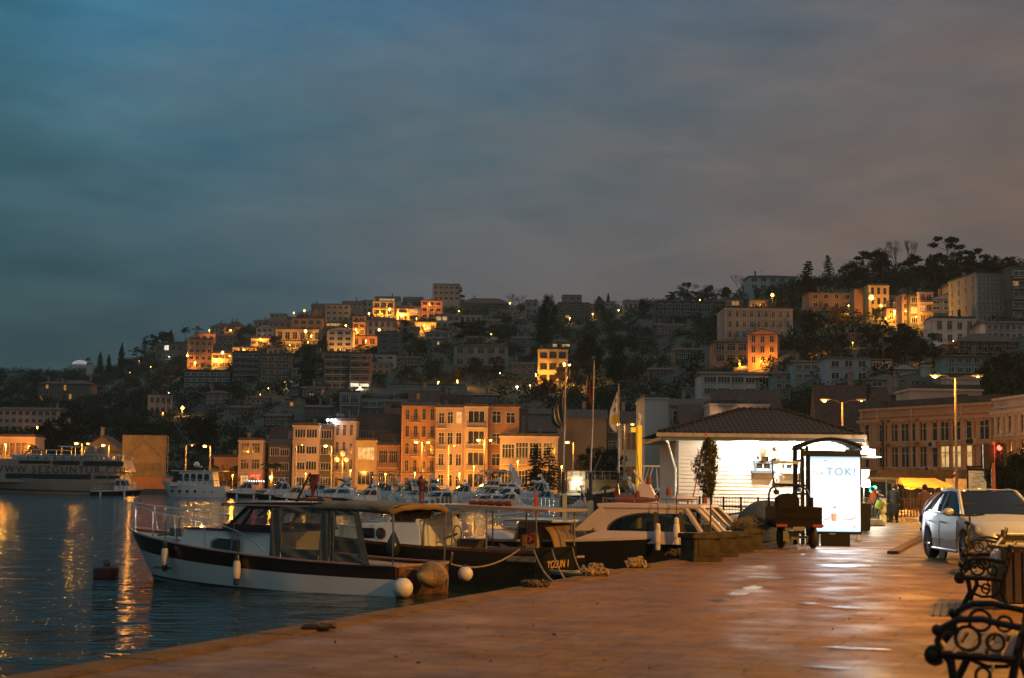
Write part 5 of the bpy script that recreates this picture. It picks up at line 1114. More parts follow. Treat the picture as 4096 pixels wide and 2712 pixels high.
b=MB();rails(b,[(-L_/2+i,2.1,zt+.1)for i in range(int(L_)+2)],-L_*.44,L_*.46,.8,18,.03);b.tube([(-L_*.1,0,zt),(L_*.06,0,zt+2.4)],.06,5);b.build('deck_rail',m_rail,t)
lamp(t,(-L_*.28,-2.8,zt),160,(1,.85,.5),.25)

# ------------------------------------------------------------------ the near boats
m_vinyl=bpy.data.materials.new('clear_vinyl');m_vinyl.use_nodes=True
t_=m_vinyl.node_tree;t_.nodes.clear();o_=t_.nodes.new('ShaderNodeOutputMaterial');mx=t_.nodes.new('ShaderNodeMixShader');tr_=t_.nodes.new('ShaderNodeBsdfTransparent');gl_=t_.nodes.new('ShaderNodeBsdfPrincipled')
tr_.inputs[0].default_value=(.75,.78,.75,1);gl_.inputs['Base Color'].default_value=(.16,.17,.15,1);gl_.inputs['Roughness'].default_value=.16;mx.inputs[0].default_value=.45
nn_=t_.nodes.new('ShaderNodeTexNoise');nn_.inputs['Scale'].default_value=6;nn_.inputs['Detail'].default_value=6;nn_.inputs['Distortion'].default_value=1.2;bb_=t_.nodes.new('ShaderNodeBump');bb_.inputs['Distance'].default_value=.12;t_.links.new(nn_.outputs[0],bb_.inputs['Height']);t_.links.new(bb_.outputs[0],gl_.inputs['Normal'])
t_.links.new(tr_.outputs[0],mx.inputs[1]);t_.links.new(gl_.outputs[0],mx.inputs[2]);t_.links.new(mx.outputs[0],o_.inputs[0])
m_tint=bpy.data.materials.new('tinted_pane');m_tint.use_nodes=True;t_=m_tint.node_tree;t_.nodes.clear();o_=t_.nodes.new('ShaderNodeOutputMaterial');mx=t_.nodes.new('ShaderNodeMixShader');tr_=t_.nodes.new('ShaderNodeBsdfTransparent');gl_=t_.nodes.new('ShaderNodeBsdfGlossy');tr_.inputs[0].default_value=(.42,.43,.42,1);gl_.inputs['Roughness'].default_value=.05;mx.inputs[0].default_value=.1
t_.links.new(tr_.outputs[0],mx.inputs[1]);t_.links.new(gl_.outputs[0],mx.inputs[2]);t_.links.new(mx.outputs[0],o_.inputs[0])
def fender(parent_t,loc,L_=.75,r=.11,tilt=0,label=None,rope=.6,cap=b_navy):
    t=thing('fender',label,'fender',loc,0,'fenders hanging on the near boats');t.rotation_euler=(tilt,0,0)
    MB().lathe([(.03,-L_/2),(r*.8,-L_/2+.07),(r,-L_/2+.16),(r,L_/2-.16),(r*.8,L_/2-.07),(.03,L_/2)],(0,0,0),14).build('fender_body',M('fender_white',(.62,.56,.5),.5),t,smooth=True)
    b=MB();b.lathe([(.02,-L_/2-.09),(.06,-L_/2-.07),(r*.75,-L_/2+.07)],(0,0,0),12);b.lathe([(r*.75,L_/2-.07),(.06,L_/2+.07),(.02,L_/2+.1)],(0,0,0),12);b.build('fender_cap',cap,t,smooth=True)
    MB().tube([(0,0,L_/2+.08),(0,0,L_/2+rope)],.012,5).build('rope',M('rope_dark',(.05,.05,.05),.9),t);return t
m_rope=M('rope_tan',(.25,.18,.11),.95,var=.3,sc=20,bump=.6,bs=60)
def rope(pts,label,r=.02,sag=0,grp='mooring lines tying the boats to the quay',cat='mooring line'):
    P_=[]
    for a,c in zip(pts,pts[1:]):
        a,c=Vector(a),Vector(c)
        for k in range(9):f=k/8;q=a+(c-a)*f;q.z-=sag*4*f*(1-f);P_.append(q)
    b=MB();b.tube(P_,r,6);o=b.build('mooring_line',m_rope);tag(o,label,cat,grp);return o

# boat 1: white double ender with brown wale and grey canvas tent
SB=P(396,598,32.4);BH=math.radians(180-31)
t=thing('cabin_boat','white wooden cabin boat with red brown wale, grey canvas tent and clear vinyl windows','boat',(0,0,0),BH)
fwd=Vector((math.cos(BH),math.sin(BH),0));port=Vector((-math.sin(BH),math.cos(BH),0))  # port side faces the camera when it points at -y
Bw=2.5;side=1 if port.y<0 else-1
org=Vector((SB.x,SB.y,WATER))-port*side*(Bw/2*.8);t.location=org;LB=7.9
b=MB();sh=hull(b,LB,Bw,1.2,.64,[(.05,0),(.30,1),(.70,2),(.745,3),(.775,4),(1,3)],rake=.11,n=26,full=.62,zb=-.3,dmi=5)
m_tw=dull('hull_white',(.66,.66,.63),.4);m_tl=dull('stripe_pale',(.3,.36,.32),.5)
b.build('hull',[b_mah,b_mah,m_tw,b_boot,m_tl,b_cream],t,smooth=True)
b=MB();b.tube([(x,s_*(y+.015),z+.01)for s_ in(1,)for x,y,z in sh],.03,6);b.tube([(x,-(y+.015),z+.01)for x,y,z in sh],.03,6);b.tube([(0,-sh[0][1],sh[0][2]),(0,sh[0][1],sh[0][2])],.03,6);b.build('gunwale',M('gunwale_wood',(.28,.17,.12),.4),t,smooth=True)
b=MB()  # low cabin trunk
def trunk(b,xa,xb,w0,w1,za,zb,rk=.4,mi=0,tp=.9):
    vs=[]
    for z,f,r_ in((za,1,0),(zb,tp,rk)):
        vs+=[(xa,-w0/2*f,z),(xb-r_,-w1/2*f,z),(xb-r_+.12,0,z),(xb-r_,w1/2*f,z),(xa,w0/2*f,z)]
    b.add(vs,[(0,1,6,5),(1,2,7,6),(2,3,8,7),(3,4,9,8),(4,0,5,9),(5,6,7,8,9),(4,3,2,1,0)],mi)
trunk(b,3.35,6.35,2.0,1.15,.5,1.27,.35);ck=b.build('cabin_trunk',m_tw,t,bevel=.02)
b=MB();trunk(b,3.4,6.05,1.9,1.08,1.27,1.31,.0,tp=1);b.build('trunk_roof',b_mah,ck)
for s_ in(1,-1):
    yy=lambda x:s_*(1.0-.475*(x-3.35)/3.0)*.975
    b=MB();b.add([(x,yy(x)+s_*.03-s_*(z-.9)*.1,z)for x,z in((4.35,.8),(5.15,.86),(5.15,1.0),(4.98,1.08),(4.35,1.06))][::s_],[(0,1,2,3,4)]);b.build('side_window',m_glb,ck)
    b=MB();b.tube([(x,yy(x)+s_*.035-s_*(z-.9)*.1,z)for x,z in((4.32,.78),(5.18,.84),(5.18,1.01),(5.0,1.1),(4.32,1.08),(4.32,.78))],.016,5);b.build('window_frame',m_steel,ck)
b=MB()
for x in(3.9,4.5,5.0):b.box((x,.1,1.35),(.36,.5,.06))
b.build('deck_hatch',b_cream,ck)
# brown wheelhouse frame with clear panes
wh=thing('wheelhouse',None,None);wh.parent=t;b=MB();zc,zr=1.3,1.86
for s_ in(1,-1):
    y0_,y1_=s_*.93,s_*.86
    b.box((3.42,s_*.9,(zc+zr)/2),(.16,.06,zr-zc));b.box((4.05,s_*.91,zc+.06),(1.4,.06,.14));b.box((3.75,s_*.89,zr-.03),(.85,.06,.09))
    b.tube([(4.78,s_*.8,zc),(4.18,s_*.78,zr)],.05,5);b.tube([(4.32,s_*.89,zc+.05),(3.98,s_*.87,zr)],.04,5);b.tube([(4.75,s_*.8,zc+.02),(4.2,s_*.88,zc+.05)],.04,5)
b.tube([(4.5,0,zc+.3),(4.2,0,zr)],.04,5);b.box((4.75,0,zc+.03),(.08,1.6,.1));b.box((4.18,0,zr),(.1,1.6,.07))
me=b.mesh('wheelhouse_frame',b_mah);link('wheelhouse_frame',me,t)
bpy.data.objects.remove(wh)
for s_ in(1,-1):
    b=MB();b.quad((3.5,s_*.885,zc+.12),(4.25,s_*.885,zc+.12),(3.98,s_*.87,zr-.06),(3.5,s_*.87,zr-.06));b.build('pane',m_tint,t)
b=MB();b.quad((4.77,-.78,zc),(4.77,.78,zc),(4.2,.77,zr),(4.2,-.77,zr));b.build('windscreen',m_tint,t)
b=MB();b.prism([(2.05,zr+.02),(4.75,zr-.02),(4.72,zr+.05),(2.05,zr+.1)],-1.02,1.02);b.build('cabin_roof',b_mah,t,bevel=.015);MB().box((3.2,0,zr+.09),(2.4,1.8,.02)).build('roof_panel',b_cream,t);MB().box((3.35,side*1.03,zr+.015),(2.6,.02,.03)).build('roof_edge',b_cream,t)
# canvas tent
b=MB();zt0=zr+.02
def can(x):return zt0+.06*math.sin((3.45-x)/3.6*PI)+.07
rows=[[(x_,1.08*(j/4-1),can(x_)-.10*abs(j/4-1)**4+.015*math.sin(x_*9+j))for j in range(9)]for x_ in[2.3-k*.157 for k in range(15)]]
b.grid(rows);rows=[[(x_,s__*1.085,z_)for z_ in(can(x_)-.1,can(x_)-.21)]for x_ in[2.3-k*.157 for k in range(15)]for s__ in(1,)]
b.grid(rows);b.grid([[(p[0],-p[1],p[2])for p in r_]for r_ in rows]);cv=b.build('canvas_top',b_canv,t,smooth=True)
cv.modifiers.new('thickness','SOLIDIFY').thickness=.012
def lerp(a,c,f):return tuple(a[i]+(c[i]-a[i])*f for i in range(3))
for s_ in(side,):
    yb,yt=s_*1.15,s_*1.07;b=MB()
    def pan(x0,x1,z0,z1,xt0=None,xt1=None,mi=0):
        xt0=x0 if xt0 is None else xt0;xt1=x1 if xt1 is None else xt1;n1=10;rows=[]
        for k in range(n1+1):
            f=k/n1;r_=[]
            for j in range(7):g_=j/6;zz=z0+(z1-z0)*g_;yy_=yb+(yt-yb)*(zz-.6)/1.2;r_.append((x0+(x1-x0)*f+((xt0+(xt1-xt0)*f)-(x0+(x1-x0)*f))*g_,yy_+s_*.018*math.sin(f*9+g_*5+x0*3),zz))
            rows.append(r_)
        b.grid(rows,mi)
    zl=.62;zh=can(2.5)-.13
    pan(3.42,3.08,zl,zh-.04);pan(3.08,2.0,zl,.93);pan(3.08,2.0,1.72,zh);pan(2.0,1.72,zl,zh)  # around the side window
    pan(1.72,1.6,zl,zh);pan(1.6,.62,zl,.86,1.6,.72);pan(1.6,1.05,1.7,zh,1.6,1.0)
    b.quad((.86,yb,.8),(.60,yb,.62),(1.0,yt,zh),(1.14,yt,zh))
    b.build('canvas_side',b_canv if s_>0 else b_canv,t,smooth=True)
    b=MB();pan(3.08,2.0,.93,1.72);b.build('vinyl_window',m_vinyl,t,smooth=True)
    b=MB();pan(1.6,.84,.86,1.7,1.6,1.1);b.build('vinyl_window',m_vinyl,t,smooth=True)
# overhanging rear awning + steel posts
b=MB();b.grid([[(.06+.02*math.sin(j*1.3),1.06*(j/5-1),can(0)-.10*abs(j/5-1)**4-g_*(.12+.01*math.sin(j*2)))for j in range(11)]for g_ in(0,.5,1)]);b.grid([[(x_,side*1.1,can(x_)-.09-g_)for g_ in(0,.13)]for x_ in(.62,.4,.2,.05)])
aw=b.build('rear_valance',M('awning_lamp_tint',(.16,.10,.035),.9,var=.25,sc=5,bump=.4),t,smooth=True);aw.modifiers.new('thickness','SOLIDIFY').thickness=.012  # orange quay light put into the valance colour
for x,s_ in((.1,1),(.1,-1)):MB().tube([(x,s_*1.0,.6),(x,s_*1.03,can(0)-.06)],.018,6).build('awning_post',m_steel,t)
MB().lathe([(.09,-.55),(.1,0),(.09,.55)],(1.0,-side*1.0,can(1)-.3),10,ax='x').build('rolled_canvas',b_canv,t,smooth=True)
# bow rails
b=MB();SR=side
for s_ in(1,-1):
    pts=[]
    for x in(7.72,7.4,6.9,6.2,5.4,4.7,4.2,3.85,3.6,3.45):
        y,z=sheer_at(sh,x);h_=.62 if x>4.5 else .62*max(0,(x-3.42)/1.08)**.6;pts.append((x,s_*max(.12,y-.05),z+h_))
    b.tube(pts,.018,6)
    for x,dx in((7.5,.08),(6.7,.05),(5.9,-.12),(5.9,.1),(5.0,.1),(4.35,-.1)):
        y,z=sheer_at(sh,x);zz=z+.62;b.tube([(x,s_*max(.1,y-.05),z),(x+dx,s_*max(.1,sheer_at(sh,x+dx)[0]-.05),zz)],.015,6)
b.tube([(7.72,.12,1.2+.6),(7.95,.1,1.84),(7.95,-.1,1.84),(7.72,-.12,1.8)],.018,6);b.build('bow_rail',m_steel,t)
b=MB();b.tube([(7.0,-.2,1.08),(6.9,.1,1.12),(6.7,0,1.08),(6.9,-.15,1.1),(7.1,.1,1.07)],.03,6);b.box((6.6,0,1.16),(.25,.5,.2),rz=.4);b.build('anchor',m_rail,t)
MB().box((6.2,side*1.02,.35),(.5,.02,.06)).build('name_plate',m_rail,t)
b=MB();b.prism([(-.03,.0),(.03,.0),(.03,.62),(-.03,.62)],-.95,.95);b.build('transom_board',b_teak,t)
def ST(x):return x if x<3.45 else 3.45+(x-3.45)*1.2
for ch in[c for c in t.children]+[g for c in t.children for g in c.children]:
    if ch.type=='MESH':
        for v_ in ch.data.vertices:v_.co.x=ST(v_.co.x)
# things belonging to this boat but hanging free
def B1(x,y,z):
    x=ST(x);return org+fwd*x+port*y+Vector((0,0,z))
for x,lb,z_,ti in((6.1,'white fender near the bow of the white cabin boat',.62,.05),(4.05,'white fender amidships on the white cabin boat',.42,-.12)):
    y,z=sheer_at(sh,x);fender(None,B1(x,side*(y+.1),z_),.52,.09,ti,lb)
def ballf(loc,r,lb,m=None):
    t=thing('ball_fender',lb,'fender',loc,0,'round fenders at the stern of the white cabin boat');MB().ball((0,0,0),r,18).build('fender_body',m or M('fender_ball',(.6,.55,.5),.45,var=.2,sc=3),t,smooth=True);MB().lathe([(.07,r*.9),(.05,r*1.12),(.02,r*1.2)],(0,0,0),10).build('fender_cap',b_navy,t);return t
y0s=sh[0][1]
ballf(B1(-.22,side*(y0s+.02),-.0+.2),.22,'large white ball fender at the near stern corner of the white cabin boat')
ballf(B1(-.5,-side*(y0s-.1),+.42),.17,'smaller white ball fender at the far stern corner of the white cabin boat')
t=thing('net_float','big rope wrapped barrel fender behind the white cabin boat stern','fender',B1(-.42,side*.25,.45),BH+PI/2)
b=MB();prof=[(.02,-.46)]+[(.27*math.sin(PI*(k+.6)/17)**.6+.006*(k%2),-.44+.88*k/15.5)for k in range(16)]+[(.02,.46)];b.lathe(prof,(0,0,0),20,ax='x');b.build('float_body',M('net_wrap',(.38,.27,.14),.9,var=.25,sc=3),t,smooth=True)
b=MB()
for k in range(30):x=-.40+.8*k/29;r_=.27*math.sin(PI*(x+.46)/.92)**.6+.01;b.tube([(x+.03*math.sin(a_*PI/8),r_*math.cos(a_*PI/8),r_*math.sin(a_*PI/8))for a_ in range(17)],.012,4)
b.build('net_cord',m_rope,t)
# furled flag on a slanted spar on the roof
t=thing('furled_flag','furled red brown flag tied to a slanted spar on the white cabin boat roof','flag',B1(3.35,side*.35,zr+.02),0);t.scale=(.62,.62,.75)
b=MB();b.tube([(0,0,0),(.55,0,1.0)],[.05,.035],6);b.tube([(.7,0,.95),(.9,.0,0)],.02,5);b.build('spar',m_iron,t)
m_flag=M('flag_red',(.09,.02,.013),.85,var=.4,sc=5);b=MB();b.grid([[(.5+.42*f*(1-g_)+.1*g_,.05*math.sin(g_*9+f*4),.95-.95*g_*(.6+.4*f))for f in(0,.25,.5,.75,1)]for g_ in[k/8 for k in range(9)]]);o=b.build('flag_cloth',m_flag,t,smooth=True);o.modifiers.new('thickness','SOLIDIFY').thickness=.01
t=thing('life_float','dull red rescue float lying on the white cabin boat roof','float',B1(2.75,side*.4,can(2.7)+.03),BH);t.scale=(.6,.6,.6);MB().box((0,0,0),(1.35,.5,.12)).build('float_body',b_org,t,bevel=.04);MB().box((.1,0,.065),(.06,.52,.02)).build('strap',b_cream,t)

# boat 2: black hulled cabin boat, lettered transom
S2=P(534,583.5,36.5);BH2=math.radians(180-30);f2=Vector((math.cos(BH2),math.sin(BH2),0));p2=Vector((-math.sin(BH2),math.cos(BH2),0));s2=1 if p2.y<0 else-1;B2w=2.7;L2=9.0
o2=Vector((S2.x,S2.y,WATER))-p2*s2*B2w/2*.8;t=thing('cabin_boat','black hulled boat with pale blue cabin, long roof and gold lettered stern','boat',o2,BH2)
b=MB();sh2=hull(b,L2,B2w,1.35,.82,[(.06,0),(.74,1),(.78,2),(1,1)],n=24,rake=.1,zb=-.3,dmi=3);b.build('hull',[b_teak,b_black,m_tl,b_deck],t,smooth=True)
m_pb=dull('cabin_pale_blue',(.74,.78,.8),.4)
def B2(x,y,z):return o2+f2*x+p2*y+Vector((0,0,z))
def u2x(u,y=None):  # picture column -> boat 2 x on its near side
    lo_,hi_=-2.0,L2+1
    for _ in range(40):
        m_=(lo_+hi_)/2;p=B2(m_,s2*1.1,1.2);uu=proj(p)[0]
        if uu>u:lo_=m_
        else:hi_=m_
    return lo_
CI=C3.transposed()
def proj(p):q=CI@(Vector(p)-Vector((0,0,EYE)));return 512+FPX*q.x/-q.z,339-FPX*q.y/-q.z
xa,xb_=u2x(Q('q',1275,0)[0]),u2x(Q('q',690,0)[0]);xw=u2x(Q('q',935,0)[0]);xt=u2x(Q('q',1640,0)[0])
zr2=1.88
b=MB();b.prism([(xa,.75),(xb_+.8,.85),(xb_+.7,1.32),(xw,1.4),(xw-.35,zr2),(xt+.1,zr2+.02),(xt+.35,zr2-.08),(xa+.25,zr2-.28),(xa+.05,zr2-.55)],-1.02,1.02);cb2=b.build('cabin',m_pb,t,bevel=.02)
for s_ in(1,-1):
    b=MB();q0=u2x(Q('q',1215,0)[0]);b.prism([(q0,1.43),(xw-.12,1.43),(xw-.38,zr2-.13),(q0-.12,zr2-.1)],s_*1.025-.01,s_*1.025+.01);w_=b.build('window_frame',m_fd,cb2)
    b=MB();b.prism([(q0+.1,1.48),(xw-.25,1.48),(xw-.46,zr2-.18),(q0,zr2-.16)],s_*1.04-.006,s_*1.04+.006);b.build('pane',m_glb,w_)
    MB().tube([(q0+.42,s_*1.05,1.45),(q0+.3,s_*1.05,zr2-.12)],.02,5).build('mullion',m_fd,w_)
    b=MB();xo=u2x(Q('q',760,0)[0]);b.box((xo,s_*1.03,1.12),(.42,.03,.26));b.build('side_window',m_glb,cb2,bevel=.01)
    b=MB();xo=u2x(Q('q',888,0)[0]);b.lathe([(.15,-.02),(.15,.03)],(xo,s_*1.03,1.12),14,ax='y');b.build('porthole',b_teak,cb2);b=MB();b.lathe([(.1,-.02),(.1,.04)],(xo,s_*1.04,1.12),14,ax='y');b.build('pane',m_glb,cb2)
b=MB();b.prism([(xt+.4,zr2+.02),(-.35,zr2-.06),(-.35,zr2-.12),(xt+.4,zr2-.08)],-1.05,1.05);b.build('cockpit_roof',M('roof_tan',(.25,.19,.14),.6),t)
b=MB()
for x in(.0,xa-.9,1.4):
    for s_ in(1,-1):b.tube([(x,s_*1.0,.8),(x,s_*1.0,zr2-.1)],.022,6)
b.build('roof_posts',m_rail,t)
b=MB();b.tube([(xa-.05,s2*1.0,.8),(xa-.05,s2*1.0,1.35)]+[(xa-.05-1.1*(1-math.cos(k*PI/16)),s2*1.0,1.35+.42*math.sin(k*PI/16))for k in range(1,9)],.03,6);b.build('cockpit_hoop',m_steel,t)
b=MB();xs=u2x(Q('q',1485,0)[0]);b.tube([(xs,.35*s2+.2*math.cos(k*PI/8),1.15+.2*math.sin(k*PI/8))for k in range(17)],.016,5);b.tube([(xs,.35*s2,1.15),(xs+.4,.35*s2,1.0)],.03,5);b.build('steering_wheel',b_teak,t)
b=MB();b.box((1.3,0,.78),(1.7,1.9,.05));b.box((2.6,-s2*.3,.85),(.5,.7,.3));b.build('cockpit_bench',m_fd,t)
b=MB();rails(b,sh2,xb_-.2,L2-.2,.55,8,.018);b.build('bow_rail',m_steel,t)
lt=text('lettering','YOSUN 1',.27,t,(-.04-.03,0,.38),(PI/2,0,-PI/2),M('gold_letters',(.7,.42,.12),.4),.006,shear=.22,sp_=1.05)
b=MB();b.box((.28,s2*(sh2[0][1]+.1),.62),(.78,.1,.14));b.build('rub_bar',M('rub_grey',(.2,.16,.13),.7),t,bevel=.02)
b=MB();b.box((-.015,0,.45),(.03,sh2[0][1]*2-.1,.86));b.build('transom_panel',b_black,t)
t=thing('float_row','row of orange red floats lying along the long boat roof','float',B2(xt-.3,0,zr2+.06),BH2);t.scale=(.6,.6,.6);b=MB()
for k in range(5):b.lathe([(.02,-.2),(.11,-.16),(.12,0),(.11,.16),(.02,.2)],(-1.1+k*.43,s2*.4,0),10,ax='x')
b.build('float_body',b_org,t,smooth=True)
t=thing('red_pennant','hanging dark red flag with a white tube on the long boat roof','flag',B2(xw-.6,s2*.3,zr2),0);t.scale=(.5,.5,.55);b=MB();b.tube([(0,0,0),(0,0,1.5)],.02,5);b.tube([(.35,0,.45),(.3,0,1.0)],.035,6);b.build('pole',m_steel,t)
b=MB();b.grid([[(.02-.22*f+.1*g_,.06*math.sin(g_*8+f*5),1.35-1.3*g_-.1*f)for f in(0,.3,.6,1)]for g_ in[k/8 for k in range(9)]]);b.grid([[(.02+.28*f*g_,.05*math.sin(g_*8+f*5),1.35-.75*g_-.1*f)for f in(0,.3,.6,1)]for g_ in[k/6 for k in range(7)]]);o=b.build('flag_cloth',m_flag,t,smooth=True);o.modifiers.new('thickness','SOLIDIFY').thickness=.01
fender(None,B2(u2x(Q('q',1085,0)[0]),s2*1.35,.85),.5,.15,0,'dark teardrop fender hanging by the pale blue cabin',cap=b_navy).children[0].data.materials[0]if False else None
tt=thing('fender','dark teardrop fender hanging by the pale blue cabin','fender',B2(u2x(Q('q',1085,0)[0]),s2*1.38,.85),0);MB().lathe([(.02,-.3),(.13,-.26),(.2,-.1),(.15,.1),(.05,.3),(.02,.36)],(0,0,0),14).build('fender_body',b_navy,tt,smooth=True);MB().tube([(0,0,.3),(0,.1,.75)],.012,5).build('rope',m_rope,tt)

# boat 3: little fishing boat with a flag emblem
c3,xx0,xx1='r',248,1160;u0,v0=Q('r',250,900);D3=41;a=P(u0,v0,D3);u1,v1=Q('r',1165,930);b_=P(u1,v1,D3-2.2);BH3=math.atan2(a.y-b_.y,a.x-b_.x);L3=math.hypot(a.x-b_.x,a.y-b_.y)
t=thing('fishing_boat','small pink white cabin boat with flag emblem behind the gold lettered stern','boat',(b_.x,b_.y,WATER),BH3);b=MB();sh3=hull(b,L3,1.8,1.32,.62,[(.06,0),(.16,1),(1,2)],n=20,rake=.1,zb=-.3,dmi=0);b.build('hull',[dull('pink_white',(.5,.42,.38)),b_mah,b_black],t,smooth=True)
pk=_m['pink_white'];f3=Vector((math.cos(BH3),math.sin(BH3),0));s3=1 if math.cos(BH3)<0 else-1
b=MB();b.prism([(1.0,.6),(L3*.6,.75),(L3*.6-.3,1.45),(1.05,1.45)],-.62,.62);cb=b.build('cabin',pk,t,bevel=.02);MB().box((L3*.33+.2,0,1.48),(L3*.5,1.4,.06)).build('cabin_roof',b_white,t,bevel=.02)
for s_ in(1,-1):
    b=MB();b.prism([(1.55,.92),(L3*.52,.92),(L3*.48,1.3),(1.65,1.3)],s_*.635-.008,s_*.635+.008);w_=b.build('window',m_glb,cb);MB().box((1.25,s_*.64,1.02),(.3,.02,.22)).build('flag_emblem',M('emblem_red',(.35,.02,.02),.5),cb)
    q=MB();R_=.075
    q.add([(1.27+s_*0+R_*math.cos(a_*PI/10),s_*.655,1.02+R_*math.sin(a_*PI/10))for a_ in range(4,17)]+[(1.29+R_*.8*math.cos(a_*PI/10),s_*.655,1.02+R_*.8*math.sin(a_*PI/10))for a_ in range(16,3,-1)],[tuple(range(26))]);q.add([(1.16+.03*(1 if k%2==0 else .4)*math.cos(k*PI/5),s_*.655,1.02+.03*(1 if k%2==0 else .4)*math.sin(k*PI/5))for k in range(10)],[tuple(range(10))]);q.build('crescent_star',b_white,cb)
b=MB()
for s_ in(1,-1):
    b.tube([(1.4+.2*k,s_*.6,1.62)for k in range(8)],.015,5)
    for k in(0,4,7):b.tube([(1.4+.2*k,s_*.6,1.48),(1.4+.2*k,s_*.6,1.62)],.012,5)
b.tube([(2.8,.6,1.62),(2.95,0,1.62),(2.8,-.6,1.62)],.015,5);b.build('roof_rail',m_steel,t)
b=MB();b.grid([[(1.0-.62*math.sin(k*PI/20),s_*.66,1.42-.8*(1-math.cos(k*PI/20)))for s_ in(-1,0,1)]for k in range(11)]);o=b.build('aft_windbreak',M('hull_ochre',(.3,.2,.12),.6),t,smooth=True);o.modifiers.new('thickness','SOLIDIFY').thickness=.05
MB().lathe([(.09,.3),(.09,.7)],(1.3,s3*.85,.6),12).build('exhaust_can',M('can_brown',(.12,.07,.04),.6),t)
t=thing('small_red_flag','little red flag on a short staff atop the flag emblem boat','flag',Vector((b_.x,b_.y,WATER))+f3*1.7+Vector((0,0,1.5)),0);MB().tube([(0,0,0),(.02,0,1.0)],.018,5).build('pole',m_steel,t);b=MB();b.grid([[(.02+.16*f*g_,.03*math.sin(g_*8),.9-.75*g_)for f in(0,.5,1)]for g_ in(0,.25,.5,.75,1)]);b.build('flag_cloth',M('flag_red2',(.4,.04,.02),.8),t).modifiers.new('thickness','SOLIDIFY').thickness=.01

# boat 4: white launch with arched side window, black hull, moored at the planters
D4=40;uL,_=Q('r',1140,0);uR,_=Q('s',800,0);a=P(uL,560,D4+.3);c4=P(uR,560,D4-1.0);L4=math.hypot(c4.x-a.x,c4.y-a.y);BH4=math.atan2(c4.y-a.y,c4.x-a.x);f4=Vector((math.cos(BH4),math.sin(BH4),0))
lf=4.4;t=thing('cabin_launch','pinkish white launch with long arched window and black hull beside the planters','boat',Vector((a.x,a.y,WATER))-f4*lf*.0,BH4)
def u4x(c,x):
    u=Q(c,x,0)[0];lo_,hi_=-6.0,12.0
    for _ in range(40):
        m_=(lo_+hi_)/2;p=Vector((a.x,a.y,WATER))+f4*m_+Vector((math.sin(BH4),-math.cos(BH4),0))*1.2+Vector((0,0,1.5))
        if proj(p)[0]<u:lo_=m_
        else:hi_=m_
    return lo_
def v4z(c,x,y):
    u,v=Q(c,x,y);xx=u4x(c,x);p=Vector((a.x,a.y,WATER))+f4*xx+Vector((math.sin(BH4),-math.cos(BH4),0))*1.2;return P(u,v,p.y).z-WATER
zR=v4z('r',1800,395);zW=v4z('r',1800,665);xr0=u4x('r',1310);xr1=u4x('s',500);xwb=u4x('s',655);xw0=u4x('r',1400);xw1=u4x('s',375)
b=MB();sh4=hull(b,3.0+xwb+.55,2.9,1.35,.98,[(.05,0),(.9,1),(1,1)],n=24,rake=.06,x0=-3.0,zb=-.3,dmi=2);b.build('hull',[dull('pink_trim',(.56,.46,.44)),b_black,b_deck],t,smooth=True)
pk2=_m['pink_trim'];s4=-1
b=MB();b.prism([(xr0-.05,zR-.02),(xr0+.3,zR),(xr1,zR-.04),(xr1+.02,zR-.12),(xr0,zR-.14)],-1.25,1.25);b.build('cabin_roof',pk2,t,bevel=.02)
# side shells with an arched opening
for s_ in(1,-1):
    arc_=[(xw0+(xw1-.9-xw0)*(1-math.cos(k*PI/20)),zW+(zR-.25-zW)*math.sin(k*PI/20))for k in range(11)]
    b=MB();top_=[(xr0+.15+(xw1-xr0-.1)*k/10,zR-.12)for k in range(11)]
    rows=[[(p[0],s_*1.2,p[1])for p in(arc_[k],top_[k])]for k in range(11)];rows=[[(xw0-.15,s_*1.2,zW),(xr0+.1,s_*1.2,zR-.12)]]+rows;b.grid(rows)
    b.quad((arc_[-1][0],s_*1.2,arc_[-1][1]),(xw1-.05,s_*1.2,zR-.25),(xw1,s_*1.2,zR-.1),(top_[-1][0],s_*1.2,zR-.12))
    b.quad((xw0-1.0,s_*1.24,zW-.28),(xwb+.2,s_*1.2,zW-.34),(xwb,s_*1.2,zW-.0),(xw0-.2,s_*1.2,zW))
    b.quad((xw0-.9,s_*1.22,zW-.02),(xw0+.0,s_*1.2,zW),(xr0+.12,s_*1.2,zR-.12),(xr0,s_*1.2,zR-.15))
    o=b.build('cabin_side',pk2,t);o.modifiers.new('thickness','SOLIDIFY').thickness=.05
    b=MB();b.add([(p[0],s_*1.16,p[1])for p in arc_]+[(xw1,s_*1.16,zR-.25),(xwb-.55,s_*1.16,zW)],[tuple(range(13))]);b.build('side_window',m_tint,t)
    b=MB();xm=xw0+(xw1-xw0)*.62
    for x in(xm,xw1-.12):b.box((x,s_*1.18,(zW+zR-.2)/2),(.09,.05,zR-zW-.22))
    b.tube([p and(p[0],s_*1.2,p[1])for p in arc_],.025,5);b.build('window_frame',m_fd,t)
    b=MB();b.tube([(xw1+.02,s_*1.2,zR-.12),(xwb-.5,s_*1.18,zW)],.07,6);b.tube([(xr1-.15,s_*1.2,zR-.06),(xwb+.0,s_*1.1,zW-.02)],.06,6);b.build('pillar',pk2,t)
b=MB();b.quad((xr1,-1.15,zR-.1),(xr1,1.15,zR-.1),(xwb+.1,1.1,zW),(xwb+.1,-1.1,zW));b.build('windscreen',m_tint,t);b=MB()
for y in(-1.12,0,1.12):b.tube([(xr1,y,zR-.08),(xwb+.12,y,zW)],.05,6)
b.tube([(xwb+.12,-1.12,zW),(xwb+.12,1.12,zW)],.05,6);b.build('windscreen_frame',pk2,t)
